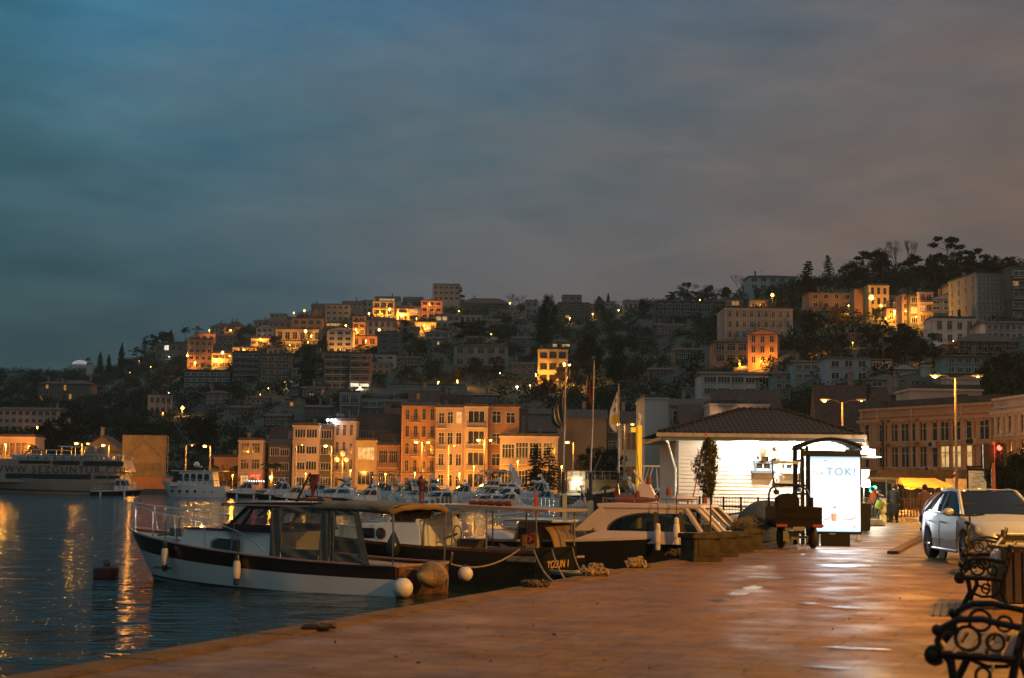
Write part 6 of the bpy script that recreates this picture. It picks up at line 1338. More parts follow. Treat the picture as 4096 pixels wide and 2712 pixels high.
b=MB();b.box(((xw0+xwb)/2,0,zW-.55),(xwb-xw0,2.2,.1));b.box((xw0+1.2,-.3,zW-.1),(.5,1.2,.7));b.box((xw0+2.1,.2,zW-.15),(.45,1.0,.6));b.build('cabin_seats',m_fd,t)
b=MB();b.grid([[(xr0+.2-1.35*g_-.1*math.sin(f*3),-1.2+.15*g_+f*.02,zR-.14-(zR-zW+.05)*g_+0*f)for f in(0,1)]for g_ in(0,.5,1)]);
b=MB();xc=u4x('r',1150)
for s_ in(1,-1):b.grid([[(xr0+.05+(xc-xr0)*g_*(1-f)+f*.55*g_*0,s_*(1.18-.02*math.sin(g_*8+f*5)),zR-.15-(zR-zW+.02)*g_-0*f)for f in(0,.25,.5,.75,1)]for g_ in[k/8 for k in range(9)]])
b.grid([[(xr0+.05+(xc-xr0)*g_,1.18*(j/3-1),zR-.15-(zR-zW+.02)*g_+.02*math.sin(j*3+g_*7))for j in range(7)]for g_ in[k/8 for k in range(9)]]);b.build('canvas_back',b_canv,t,smooth=True)
b=MB();b.add([(xr0-.02+(xc-xr0)*g_*(1-f),-1.21,zR-.15-(zR-zW)*g_)for g_,f in((.3,.3),(.3,.75),(.85,.75),(.85,.3))],[(0,1,2,3)]);b.build('vinyl_window',m_vinyl,t)
b=MB();rr_=[(xr0+.1+k*(xr1-xr0-.2)/9,-1.1,zR+.12)for k in range(10)];b.tube(rr_,.015,5)
for p in rr_[::3]:b.tube([p,(p[0],p[1],zR-.02)],.012,5)
b.build('roof_rail',m_rail,t);b=MB();rails(b,sh4,-2.6,xw0-.9,.5,4,.016);b.build('stern_rail',m_steel,t)
def on4(c,x,y,off=0):u,v=Q(c,x,y);xx=u4x(c,x);p=Vector((a.x,a.y,WATER))+f4*xx;return P(u,v,p.y+off)
bs_=Vector((a.x,a.y,WATER))
def R4(x,y=0,z=0):return bs_+f4*x+Vector((-math.sin(BH4),math.cos(BH4),0))*y+Vector((0,0,zR+z))
t=thing('life_ring_stack','orange covered life raft on the launch roof','life raft',R4(u4x('r',1575),0,.08),BH4);MB().lathe([(.02,-.62),(.13,-.55),(.15,0),(.13,.55),(.02,.62)],(0,0,0),12,ax='x').build('raft_cover',b_org,t,smooth=True)
t=thing('deck_mast','small white radar mast with orange lights on the launch roof','mast',R4(u4x('r',1700),0,0),BH4);b=MB();b.prism([(-.35,0),(.25,0),(.1,.35),(.02,.5),(-.25,.5)],-.12,.12);b.tube([(-.1,0,.45),(-.42,0,.85)],.04,6);b.lathe([(.03,0),(.4,.05),(.3,.12),(.02,.2)],(.9,0,.05),14);b.build('mast_base',pk2,t);b=MB()
for x,z in((-.28,.1),(.02,.5),(.55,.2),(1.5,.0)):b.lathe([(.07,0),(.07,.16),(.03,.22)],(x,-.1,z),8)
b.build('mast_light',b_org,t);b=MB();b.tube([(-.25,.2,.1),(-.42,.2,1.7)],.012,5);b.tube([(1.1,.2,.0),(1.5,.2,1.9)],.018,5);b.build('whip_antenna',b_red,t)
t=thing('roof_pennant','tiny red pennant at the aft end of the launch roof','flag',R4(u4x('r',1420),0,0),BH4);MB().tube([(0,0,0),(-.08,0,.5)],.015,5).build('pole',m_steel,t);b=MB();b.grid([[(-.08+.04-.1*f-.1*g_,.02*math.sin(g_*7),.42-.35*g_)for f in(0,.5,1)]for g_ in(0,.5,1)]);b.build('flag_cloth',m_flag,t)
for c,x,yc_,lb in(('r',1885,720,'white fender hanging on the launch, left of the two'),('s',305,1030,'white fender hanging on the launch, right of the two')):
    u,v=Q(c,x,yc_);xx=u4x(c,x);p0=bs_+f4*xx+Vector((math.sin(BH4),-math.cos(BH4),0))*1.5;fender(None,P(u,v,p0.y),.50,.085,0,lb,rope=.75,cap=M('fender_white',(.62,.56,.5),.5))
# small open rowing boat by the quay
g0=P(*Q('r',1130,960),35);g1=P(*Q('s',240,1255),31.0);BH5=math.atan2(g1.y-g0.y,g1.x-g0.x);L5=math.hypot(g1.x-g0.x,g1.y-g0.y)
t=thing('rowing_boat','low open rowing boat with a pale ochre gunwale tied against the quay','boat',(g0.x,g0.y+.8,WATER),BH5);b=MB();sh5=hull(b,L5,1.7,.62,.42,[(.1,0),(1,1)],n=18,rake=.08,zb=-.25,deck=False);b.build('hull',[M('rowboat_ochre',(.45,.3,.17),.6),b_black],t,smooth=True)
b=MB();b.tube([(x,-y,z)for x,y,z in sh5],.035,6);b.tube([(x,y,z)for x,y,z in sh5],.035,6);b.build('gunwale',_m['rowboat_ochre'],t);b=MB()
for x in(.8,2.0,3.2):b.box((x,0,.35),(.25,sheer_at(sh5,min(x,L5-.1))[0]*1.9,.04))
b.build('thwart',b_teak,t);b=MB();[b.add([(x0_[0],-x0_[1]*.9,.12),(x1_[0],-x1_[1]*.9,.12),(x1_[0],x1_[1]*.9,.12),(x0_[0],x0_[1]*.9,.12)],[(0,1,2,3)])for x0_,x1_ in zip(sh5,sh5[1:])];b.build('floor_boards',m_fd,t)
# mooring buoy
u,v=Q('o',246,1325);p=P(u,v,37.5);t=thing('mooring_buoy','rusty red mooring buoy floating left of the white cabin boat','buoy',(p.x,p.y,WATER));t.scale=(.95,.95,.6);b=MB();b.lathe([(.32,-.2),(.34,.3),(.30,.42),(.1,.46),(.06,.6)],(0,0,0),16);b.build('buoy_body',M('buoy_rust',(.06,.015,.01),.7,var=.5,sc=4),t,smooth=True);MB().tube([(.0+.08*math.cos(k*PI/6),0,.62+.08*math.sin(k*PI/6))for k in range(13)],.015,5).build('ring',m_iron,t)
rope([(p.x+.05,p.y,WATER+.35),B1(7.8,0,1.1)],'slack line from the mooring buoy to the white cabin boat bow',.012,.35)
# mooring lines to the quay
q1=G(*Q('r',870,1165));q2=G(*Q('r',985,1140));q3=G(*Q('r',1180,1100));q4=G(*Q('r',1560,1010))
rope([B2(0,s2*1.1,.85),(q1.x,q1.y,.03)],'line from the near corner of the gold lettered stern to the quay',.018,.1)
rope([B2(0,.2*s2,.85),(q2.x,q2.y,.03)],'line from the middle of the gold lettered stern to the quay',.018,.08)
rope([B2(0,-s2*.9,.85),(q3.x,q3.y,.05)],'line from the far corner of the gold lettered stern to the rope heap',.018,.15)
rope([B1(0,-side*.9,.66),B2(.4,s2*1.1,.85)],'slack line between the white cabin boat and the black hulled boat',.02,.25)
rope([B1(0,side*.9,.66),B1(-.05,-side*.9,.62),B1(-.5,-side*.4,.9)],'rope lashed across the stern of the white cabin boat',.025,.12)
def heap(c,x0,x1,y,lb,hh=.14,m=None):
    u0,v0=Q(c,x0,y);u1,_=Q(c,x1,y);p=G((u0+u1)/2,v0);w=(u1-u0)/FPX*p.y;rnd=random.Random(lb);b=MB()
    t=thing('rope_heap',lb,'rope',(p.x,p.y,0),.35)
    for k in range(7):
        pts=[];cx=rnd.uniform(-.3,.3)*w;rr_=rnd.uniform(.12,.22)*w
        for i in range(22):a_=i*.55+k;pts.append((cx+rr_*math.cos(a_)*(1-i*.02)+i*.004*w,rr_*.55*math.sin(a_),.03+hh*rnd.random()*(1-abs(cx)/w)))
        b.tube(pts,.028,5)
    b.build('rope_coils',m or m_rope,t)
dr=M('rope_wet',(.06,.045,.03),.9)
heap('r',500,880,1215,'dark rope heap on the quay edge behind the stern floats',.1,dr);heap('r',1120,1450,1105,'tangled rope heap at the quay edge below the gold lettering',.22);heap('r',1530,1830,1025,'rope heap by the rowing boat bow',.2);heap('s',-20,110,1320,'flat dark rope coil right of the rowing boat bow',.06,dr);heap('s',190,400,1235,'pile of ropes and cloth by the first planter',.2,dr);heap('o',690,790,1459,'frayed dark rope lying at the quay edge in the foreground',.04,dr)
# ------------------------------------------------------------------ quay furniture and kiosk
m_side=M('siding_white',(.66,.63,.56),.6,var=.06,sc=1.2);m_trimd=M('trim_blue_grey',(.07,.10,.13),.5);m_gut=M('gutter_beige',(.42,.33,.24),.5)
DK=70.0;kl=P(*Q('s',312,700),DK);kr=P(*Q('s',1640,700),DK);zE=P(*Q('s',900,326),DK).z;zT=P(*Q('s',900,268),DK).z;kw=kr.x-kl.x;kd=8.0
t=thing('kiosk','white clapboard kiosk with dark tiled hip roof, brilliantly floodlit','kiosk',(kl.x,DK,0))
b=MB();b.box((kw/2,kd/2,zE/2),(kw-.04,kd,zE));nb=int(zE/.17)
for i in range(nb):
    z0,z1=i*zE/nb,(i+1)*zE/nb
    b.add([(0,-.035,z0),(kw,-.035,z0),(kw,-.012,z1),(0,-.012,z1),(0,0,z0),(kw,0,z0)],[(0,1,2,3),(0,4,5,1)])
    b.add([(kw+.035,0,z0),(kw+.035,kd,z0),(kw+.012,kd,z1),(kw+.012,0,z1)],[(0,1,2,3)]);b.add([(-.035,0,z0),(-.035,kd,z0),(-.012,kd,z1),(-.012,0,z1)],[(3,2,1,0)])
b.build('wall',m_side,t);MB().box((-.02,-.03,zE/2),(.14,.12,zE)).box((kw+.02,-.03,zE/2),(.14,.12,zE)).build('corner_board',m_trimd,t)
ovl=kl.x-P(*Q('s',150,265),DK-1).x;ov=1.1;rt=MB();x0,x1=-ovl+.1,kw+.55;px,_=Q('s',985,75);pk=P(px,Q('s',985,75)[1],DK+3.5);zP=pk.z;xp=pk.x-kl.x
m_kt=bpy.data.materials.new('kiosk_tiles');m_kt.use_nodes=True;T=m_kt.node_tree;B_=T.nodes['Principled BSDF'];B_.inputs['Roughness'].default_value=.85
g_=T.nodes.new('ShaderNodeNewGeometry');w_=T.nodes.new('ShaderNodeTexWave');w_.inputs['Scale'].default_value=1.3;w_.inputs['Distortion'].default_value=.6;w_.bands_direction='X';T.links.new(g_.outputs['Position'],w_.inputs['Vector'])
w2_=T.nodes.new('ShaderNodeTexWave');w2_.inputs['Scale'].default_value=2.4;w2_.bands_direction='Z';w2_.inputs['Distortion'].default_value=.5;T.links.new(g_.outputs['Position'],w2_.inputs['Vector'])
a_=T.nodes.new('ShaderNodeMath');a_.operation='ADD';T.links.new(w_.outputs[1],a_.inputs[0]);T.links.new(w2_.outputs[1],a_.inputs[1]);bp_=T.nodes.new('ShaderNodeBump');bp_.inputs['Distance'].default_value=.09;T.links.new(a_.outputs[0],bp_.inputs['Height']);T.links.new(bp_.outputs[0],B_.inputs['Normal'])
n_=T.nodes.new('ShaderNodeTexNoise');n_.inputs['Scale'].default_value=5;T.links.new(g_.outputs['Position'],n_.inputs['Vector']);r_=T.nodes.new('ShaderNodeValToRGB');r_.color_ramp.elements[0].color=(.022,.016,.013,1);r_.color_ramp.elements[1].color=(.06,.036,.028,1);T.links.new(n_.outputs[0],r_.inputs[0]);T.links.new(r_.outputs[0],B_.inputs['Base Color'])
V=[(x0,-ov,zT),(x1,-ov,zT),(x1+.3,kd+1,zT),(x0,kd+1,zT),(xp-1.1,3.4,zP),(xp+.9,3.4,zP),(xp+.9,4.6,zP),(xp-1.1,4.6,zP)]
rt.add(V,[(0,1,5,4),(1,2,6,5),(2,3,7,6),(3,0,4,7),(4,5,6,7),(3,2,1,0)]);ro=rt.build('roof',m_kt,t)
b=MB()
for A_,C_ in((V[0],V[4]),(V[1],V[5]),(V[4],V[5])):
    A_,C_=Vector(A_),Vector(C_);n=int((C_-A_).length/.3)
    for k in range(n):q=A_+(C_-A_)*((k+.5)/n);b.ball((q.x,q.y,q.z+.02),.13,8,sx=1.3,sz=.7)
for k in range(int((x1-x0)/.22)):b.ball((x0+.1+k*.22,-ov+.05,zT+.02),.08,6,sy=1.4)
b.build('ridge_tiles',m_kt,ro)
b=MB();b.box(((x0+x1)/2,-ov-.05,zT-.1),(x1-x0+.25,.16,.17),0)
for k in range(9):b.box((x0+.6+k*(x1-x0)/9,-ov-.14,zT-.1),(.03,.03,.2),0)
b.build('gutter',m_gut,t);hb=zT-.18-zE
b=MB();b.box(((x0+x1)/2+.1,-ov+.02,zE+hb/2),(x1-x0-.1,.06,hb));b.box((x0+.15,kd/2-.3,zE+hb/2),(.06,kd+1.4,hb));b.build('fascia',m_trimd,t)
b=MB();b.box(((x0+x1)/2+.1,-ov/2,zE+.02),(x1-x0-.2,ov-.04,.04));b.box((x0/2+.1,kd/2,zE+.02),(-x0-.25,kd,.04));b.build('soffit',m_side,t)
b=MB();b.tube([(x0+.3,-ov+.1,zE+.0),(x0+.45,-.7,zE-.12),(-.1,-.12,zE-1.35),(-.12,-.12,.05)],.06,6);b.build('downpipe',M('pipe_white',(.6,.58,.54),.5),t)
b=MB();b.box((kw/2,-.05,.16),(kw,.04,.3));b.build('plinth',m_conc,t)
# the right end: sloping side canopy, bracket, curved lit awning
b=MB();b.add([(x1,-ov,zT+.02),(x1+1.0,1.6,zT-.95),(x1+.8,kd,zT-.95),(x1-.1,kd,zT+.02)],[(0,1,2,3)]);b.add([(x1,-ov,zT-.1),(x1+1.0,1.6,zT-1.05),(x1+.8,kd,zT-1.05),(x1-.1,kd,zT-.1)],[(3,2,1,0)]);b.tube([(x1,-ov-.02,zT-.04),(x1+1.02,1.6,zT-1.0)],.08,6);b.build('side_canopy',m_gut,t)
b=MB();b.tube([(kw+.05,.6,2.2),(kw+.75,.6,2.75)],.06,5);b.build('bracket',m_side,t)
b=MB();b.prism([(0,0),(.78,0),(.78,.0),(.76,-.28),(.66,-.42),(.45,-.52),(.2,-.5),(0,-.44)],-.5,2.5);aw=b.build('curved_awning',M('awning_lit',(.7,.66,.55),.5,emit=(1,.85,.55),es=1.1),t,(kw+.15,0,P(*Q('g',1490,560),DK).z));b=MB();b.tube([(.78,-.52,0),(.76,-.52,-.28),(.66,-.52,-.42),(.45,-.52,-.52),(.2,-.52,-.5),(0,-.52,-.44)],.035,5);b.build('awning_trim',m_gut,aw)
# windows, air conditioner, small fittings on the front wall
def kxz(c,x,y):p=P(*Q(c,x,y),DK);return p.x-kl.x,p.z
for x,x2,y1,y2,lb in((62,255,465,570,0),(440,612,480,570,1)):
    xa_,za_=kxz('g',x,y2);xb__,zb_=kxz('g',x2,y1);w=xb__-xa_;h=zb_-za_;b=MB();cx=(xa_+xb__)/2
    for s_ in(-1,1):b.box((s_*w/2,-.07,h/2),(.09,.12,h+.12),0)
    b.box((0,-.07,h),(w+.2,.16,.1));b.box((0,-.12,-.06),(w+.4,.3,.14));b.box((0,-.07,-.24),(w+.2,.1,.22),1);wn=b.build('window',[m_trimd if not lb else m_side,m_gut],t,(cx,-.03,za_));MB().box((0,-.05,h/2),(w-.1,.04,h-.08)).build('pane',m_gl,wn)
    b=MB();b.box((0,-.08,h/2),(.05,.05,h-.06));b.box((0,-.08,h-.05),(w-.08,.05,.06));b.box((0,-.08,.05),(w-.08,.05,.06));b.build('sash',m_side,wn)
xa_,za_=kxz('g',68,402);xb__,zb_=kxz('g',262,278)
t2=thing('air_conditioner','outdoor air conditioning unit on the white kiosk wall above the window','air conditioner',(kl.x+(xa_+xb__)/2,DK-.25,za_));w=xb__-xa_;h=zb_-za_
MB().box((0,0,h/2),(w,.34,h)).build('housing',M('ac_beige',(.17,.15,.11),.5),t2,bevel=.02);b=MB();b.lathe([(h*.40,-.02),(h*.40,0)],(-w*.14,-.18,h/2),20,ax='y');fg=b.build('fan_grille',m_iron,t2);b=MB()
for k in range(5):b.tube([(-w*.14+r__*math.cos(k_*PI/10),-.205,h/2+r__*math.sin(k_*PI/10))for k_ in range(21)for r__ in(h*.08*(k+.6),)],.008,4)
b.lathe([(h*.05,-.03),(h*.05,0)],(-w*.14,-.19,h/2),10,ax='y');b.build('fan_guard',M('ac_beige',(.4,.4,.4)),fg)
b=MB();b.box((-w*.3,.05,-.08),(.05,.5,.16));b.box((w*.3,.05,-.08),(.05,.5,.16));b.build('wall_bracket',m_side,t2);MB().box((w*.36,-.175,h*.55),(.03,.01,h*.45)).build('badge',m_rail,t2)
for c,x,y,nm,lb in(('g',328,288,'security_camera','small brown dome camera by the air conditioner'),('g',330,425,'pipe_junction','bundle of pipes beside the air conditioner bracket')):
    xx,zz=kxz(c,x,y);t3=thing(nm,lb,nm.replace('_',' '),(kl.x+xx,DK-.15,zz));MB().lathe([(.02,-.16),(.12,-.1),(.14,0),(.1,.08)],(0,0,0),10).build('housing',M('cam_brown',(.25,.18,.1),.5),t3);MB().tube([(0,0,.05),(0,.1,.12),(.3,.12,.1)],.025,5).build('conduit',m_gut,t3)
xx,zz=kxz('g',330,690);t3=thing('wall_socket','little grey socket box low on the kiosk wall','socket box',(kl.x+xx,DK-.1,zz));MB().box((0,0,0),(.2,.12,.22)).build('box',m_pb,t3);MB().box((0,-.07,0),(.1,.03,.1)).build('cover',m_rail,t3)
# under eaves linear floods (three fixtures)
for k,(f,pw)in enumerate(((.42,560),(.66,900),(.88,800))):
    t3=thing('eaves_floodlight',('first','second','third')[k]+' floodlight bar under the kiosk eaves counted from the shrub','floodlight',(kl.x+kw*f,DK-.75,zE-.03),0,'floodlight bars under the kiosk eaves');MB().box((0,0,0),(.9,.12,.05)).build('lamp_housing',m_rail,t3);MB().box((0,.02,-.03),(.8,.06,.015)).build('lamp_tube',m_whl,t3);lamp(t3,(0,-.1,-.12),pw,(1,.90,.74),.15)
u,v=Q('g',1470,340);p=P(u,v,DK-1);t3=thing('corner_floodlight','glaring white floodlight cluster at the right roof corner of the kiosk','floodlight',(p.x,p.y,p.z));MB().box((.1,0,-.22),(1.0,.5,.06)).build('lamp_shelf',m_rail,t3);b=MB();b.box((-.12,-.05,.08),(.3,.16,.34));b.box((.2,-.05,-.02),(.26,.16,.3));b.build('lamp_lens',m_whl,t3);MB().tube([(-.5,.3,.3),(.1,0,-.2)],.03,5).build('bracket',m_rail,t3);lamp(t3,(.3,-.3,-.3),380,(1,.88,.7),.2)
u,v=Q('g',1430,735);p=P(u,v,67);t3=thing('step_light','small bright wall light below the curved awning','wall light',(p.x,67,p.z));MB().box((0,0,0),(.5,.1,.3)).build('lamp_lens',m_whl,t3);MB().tube([(0,.06,0),(0,.06,-p.z)],.03,5).build('post',m_rail,t3);lamp(t3,(0,-.3,0),220,(1,.85,.6),.15)

# fence before the kiosk
def meshfence(c0,c1,y0,D0,D1,h,n,label,dens=.13,posts=.045,wire=.008,cat='fence',nm='mesh_fence',curve=False):
    a=P(*Q(*c0,y0),D0);b__=P(*Q(*c1,y0),D1);A_=Vector((a.x,a.y,0));B_=Vector((b__.x,b__.y,0));t=thing(nm,label,cat,A_);d=B_-A_;ln=d.length;
    for k in range(n+1):q=d*(k/n);MB().box((q.x,q.y,h/2),(posts*1.6,posts*1.6,h)).build('post',m_iron,t)
    b=MB();m=int(ln/dens)
    for k in range(m):q=d*(k/m);b.tube([(q.x,q.y,.06),(q.x,q.y,h-.02)],wire,4)
    for z in[h*j/6+.02 for j in range(6)]+[h-.03]:b.tube([(0,0,z),(d.x,d.y,z)],wire if z<h*.9 else wire*2,4)
    b.build('wire_mesh',m_iron,t);return t
meshfence(('f',170),('f',765),1000,66.5,66,1.12,4,'dark wire mesh fence along the left part of the kiosk');meshfence(('f',765),('f',1420),1000,65.5,65,1.12,3,'dark wire mesh fence right of the shrub, before the kiosk wall')
for k,x in enumerate((('f',820),('f',965))):
    p=P(*Q(x[0],x[1],1280),52);t3=thing('hand_rail',('left','right')[k]+' of the two bent boarding handrails in front of the fence','handrail',(p.x,52,0),0,'bent boarding handrails');w=14/FPX*52*.9
    h_=P(*Q('f',900,1032),52).z;hm_=P(*Q('f',900,1110),52).z;MB().tube([(0,0,0),(0,0,hm_-.25),(.06,0,hm_-.04),(.25,0,hm_),(w,0,hm_+.02),(w+.16,0,(h_+hm_)/2),(w,0,h_),(.1-k*.1,0,h_+.02),(-1.6,.3,h_+.02)],.028,6).build('tube',m_iron,t3,smooth=True);MB().lathe([(.07,0),(.07,.02)],(0,0,0),10).build('foot',m_iron,t3)
p=P(*Q('f',1300,1260),45);t3=thing('covered_bundle','rounded bundle under a dark tarpaulin behind the cargo tricycle','tarpaulin bundle',(p.x,45,0));b=MB();rnd=random.Random(4);rows=[[(.98*math.cos(a_*PI/12)*math.cos(e_*PI/14)**.8*(1+.04*math.sin(a_*3+e_)),.6*math.sin(a_*PI/12)*math.cos(e_*PI/14)**.8,1.15*math.sin(e_*PI/14)*(1+.03*math.sin(a_*2)))for a_ in range(25)]for e_ in range(8)];b.grid(rows);b.build('tarpaulin',M('tarp_dark',(.04,.045,.035),.6,var=.4,sc=6,bump=.6,bs=8),t3,smooth=True);MB().tube([(-.95,-.2,.3),(0,-.63,.45),(.95,-.2,.3)],.015,5).build('strap',m_rope,t3)

# planters, conifer, hedge
m_plant=M('planter_stone',(.055,.045,.032),.9,var=.45,sc=3,bump=.8,spec=.1)
def planter(c,xn,yb,wL,h,label,D=None,yaw=None):
    u,v=Q(c,xn,yb);p=G(u,v);ya=R(21)if yaw is None else yaw;t=thing('stone_planter',label,'planter',p,ya,'stone planters along the quay edge')
    b=MB();w=wL;b.box((-w/2,w/2,h/2),(w,w,h));b.box((-w/2,w/2,.05),(w+.08,w+.08,.1));b.box((-w/2,w/2,h-.05),(w+.1,w+.1,.1));bd=b.build('box',m_plant,t,bevel=.012)
    b=MB();b.box((-w/2,-.006,h/2),(w*.7,.02,h*.6));b.box((.006,w/2,h/2),(.02,w*.7,h*.6));b.build('panel',m_plant,bd,bevel=.008);MB().box((-w/2,w/2,h+.005),(w-.12,w-.12,.02)).build('soil',m_hill,t);return t,p
_,pp1=planter('s',650,1268,.62,.58,'nearest stone planter, holding the slender conifer');planter('s',775,1228,.5,.52,'second stone planter behind the conifer planter');planter('s',895,1193,.6,.47,'third stone planter under the flowering hedge');planter('s',985,1172,.55,.5,'fourth stone planter beside the cargo tricycle')
D1_=pp1.y+.3;c0=P(*Q('f',600,1380),D1_);ztop_=P(*Q('f',570,190),D1_).z;zcb=P(*Q('f',600,890),D1_).z
t=thing('potted_conifer','slender conifer with loose outer sprays standing in the nearest stone planter','tree',(c0.x,D1_,.6));MB().tube([(0,0,0),(.01,0,.5),(-.01,0,1.0),(-.02,0,ztop_-.75)],[.022,.018,.014,.004],6).build('trunk',m_bark,t)
b=MB();rnd=random.Random(12);z0,z1=zcb-.6,ztop_-.6;ppm=FPX/D1_
def wleft(f):return interp(f,[(0,.10),(.12,.2),(.35,.52*.62),(.5,.36),(.62,.33),(.8,.2),(.95,.1),(1,.02)])
def wright(f):return interp(f,[(0,.06),(.1,.12),(.3,.14),(.55,.22),(.65,.23),(.85,.19),(.96,.1),(1,.02)])
for k in range(640):
    f=rnd.random();z=z0+(z1-z0)*f;a_=rnd.uniform(0,2*PI);lim=wleft(f)if math.cos(a_)<0 else wright(f);rr_=lim*rnd.random()**.5;x=rr_*math.cos(a_)-.03;y=rr_*math.sin(a_)*.8
    tip=Vector((x,y,z));d=Vector((math.cos(a_)*.6,math.sin(a_)*.6,1.1)).normalized();n_l=9 if rr_<.15 else 7
    for _ in range(n_l):
        q=tip+Vector((rnd.gauss(0,.022),rnd.gauss(0,.022),rnd.gauss(0,.035)));dd=(d+Vector((rnd.gauss(0,.5),rnd.gauss(0,.5),rnd.gauss(0,.3)))).normalized()*rnd.uniform(.02,.045);s_=dd.cross(Vector((rnd.random(),rnd.random(),rnd.random()))).normalized()*.009;b.add([q-dd,q+s_,q+dd,q-s_],[(0,1,2,3)])
for k in range(40):f=k/40;z=z0+(z1-z0)*f*.95;a_=k*2.4;lim=(wleft(f)if math.cos(a_)<0 else wright(f))*.8;b.tube([(0,0,z-.12),(lim*math.cos(a_)-.03,lim*math.sin(a_)*.8,z+.02)],.003,3)
b.build('crown',M('conifer_leaf',(.06,.06,.028),.8,var=.4,sc=3),t)
h0=G(*Q('s',800,1170));h1=G(*Q('s',1000,1150));hz_=P(*Q('s',860,965),h0.y).z;b=MB();rnd=random.Random(8)
for k in range(46):f=k/45;q=h0+(h1-h0)*f+Vector((rnd.uniform(-.15,.2),rnd.uniform(0,.5),0));leafquads(b,(q.x,q.y,.46+(hz_+.08-.46)*rnd.uniform(.2,.9)*(.7+.3*math.sin(PI*f))),.17,130,.028,rnd,.8)
for i in range(len(b.v)):b.v[i]=(b.v[i][0]-h0.x,b.v[i][1]-h0.y,b.v[i][2])
t=thing('planter_hedge','low brownish hedge spilling over the third stone planter','hedge',(h0.x,h0.y,0));b.build('foliage',M('hedge_leaf',(.10,.075,.03),.8,var=.4,sc=4),t);MB().tube([(.2,.2,.5),(1.0,1.3,.7)],.02,5).build('stem',m_bark,t)

# cargo tricycle seen from behind
DT=38.7;cx_,_=Q('g',610,0);t=thing('cargo_tricycle','dark red cargo tricycle with hooped windscreen frame parked before the lit poster','cargo tricycle',(P(cx_,500,DT).x,DT,0));tx=t.location.x
def tz(y):return P(cx_,Q('g',0,y)[1],DT).z
def tX(x):return P(Q('g',x,0)[0],500,DT).x-tx
m_cargo=M('cargo_maroon',(.006,.003,.0025),.6,var=.3,sc=3,spec=.12);b=MB();zb0,zb1=tz(1290),tz(1030);xl,xr=tX(318),tX(902)
b.box(((xl+xr)/2,.0,(zb0+zb1)/2),(xr-xl,.05,zb1-zb0));b.box((xl+.03,.75,(zb0+zb1)/2),(.05,1.5,zb1-zb0));b.box((xr-.03,.75,(zb0+zb1)/2),(.05,1.5,zb1-zb0));b.box(((xl+xr)/2,.75,zb0+.03),(xr-xl,1.5,.06));b.box(((xl+xr)/2,1.5,(zb0+zb1)/2),(xr-xl,.05,zb1-zb0))
for k in range(3):b.box(((xl+xr)/2,-.035,zb0+.06+k*(zb1-zb0-.1)/2),(xr-xl,.03,.05))
bx=b.build('cargo_box',m_cargo,t,bevel=.006)
for xx in(tX(375),tX(830)):b=MB();b.box((xx,-.06,tz(1262)),(.2,.05,.07));b.box((xx+.14,-.06,tz(1262)),(.06,.05,.07));b.build('tail_light',M('tail_red',(.25,.02,.015),.35),bx)
MB().box((tX(608),-.05,tz(1300)),(.3,.02,.1)).build('plate_holder',m_rail,bx)
for xx in(tX(450),tX(860)):
    w_=MB().lathe([(.17,-.07),(.26,-.07),(.285,-.04),(.285,.04),(.26,.07),(.17,.07)],(xx,.75,.285),22,ax='x',cap=False).build('wheel',M('tyre',(.018,.018,.018),.8),t,smooth=True);MB().lathe([(.17,-.03),(.05,-.05),(.05,.05),(.17,.03)],(xx,.75,.285),16,ax='x').build('rim',m_rail,w_)
b=MB();b.tube([(tX(450),.75,.285),(tX(860),.75,.285)],.035,6);b.box((0,.75,.33),(.22,.28,.22));b.tube([(tX(700)+.14*math.cos(k*PI/6),.5,tz(1440)+.16*math.sin(k*PI/6))for k in range(13)],.012,5);b.box((tX(470),.2,tz(1400)),(.16,.03,.25));b.build('axle',m_rail,t)
fw=MB().lathe([(.19,-.06),(.26,-.05),(.28,0),(.26,.05),(.19,.06)],(0,2.3,.28),20,ax='x',cap=False).build('front_wheel',_m['tyre'],t,smooth=True);MB().tube([(0,2.3,.28),(0,2.1,1.0)],.03,6).build('fork',m_rail,t)
b=MB();b.prism([(tX(462),zb1-.25),(tX(755),zb1-.25),(tX(760),tz(930)),(tX(725),tz(880)),(tX(640),tz(860)),(tX(560),tz(868)),(tX(490),tz(905)),(tX(462),tz(950))],1.45,1.85);b.build('seat_back',M('seat_black',(.012,.012,.011),.8,bump=.4,spec=.1),t,bevel=.03)
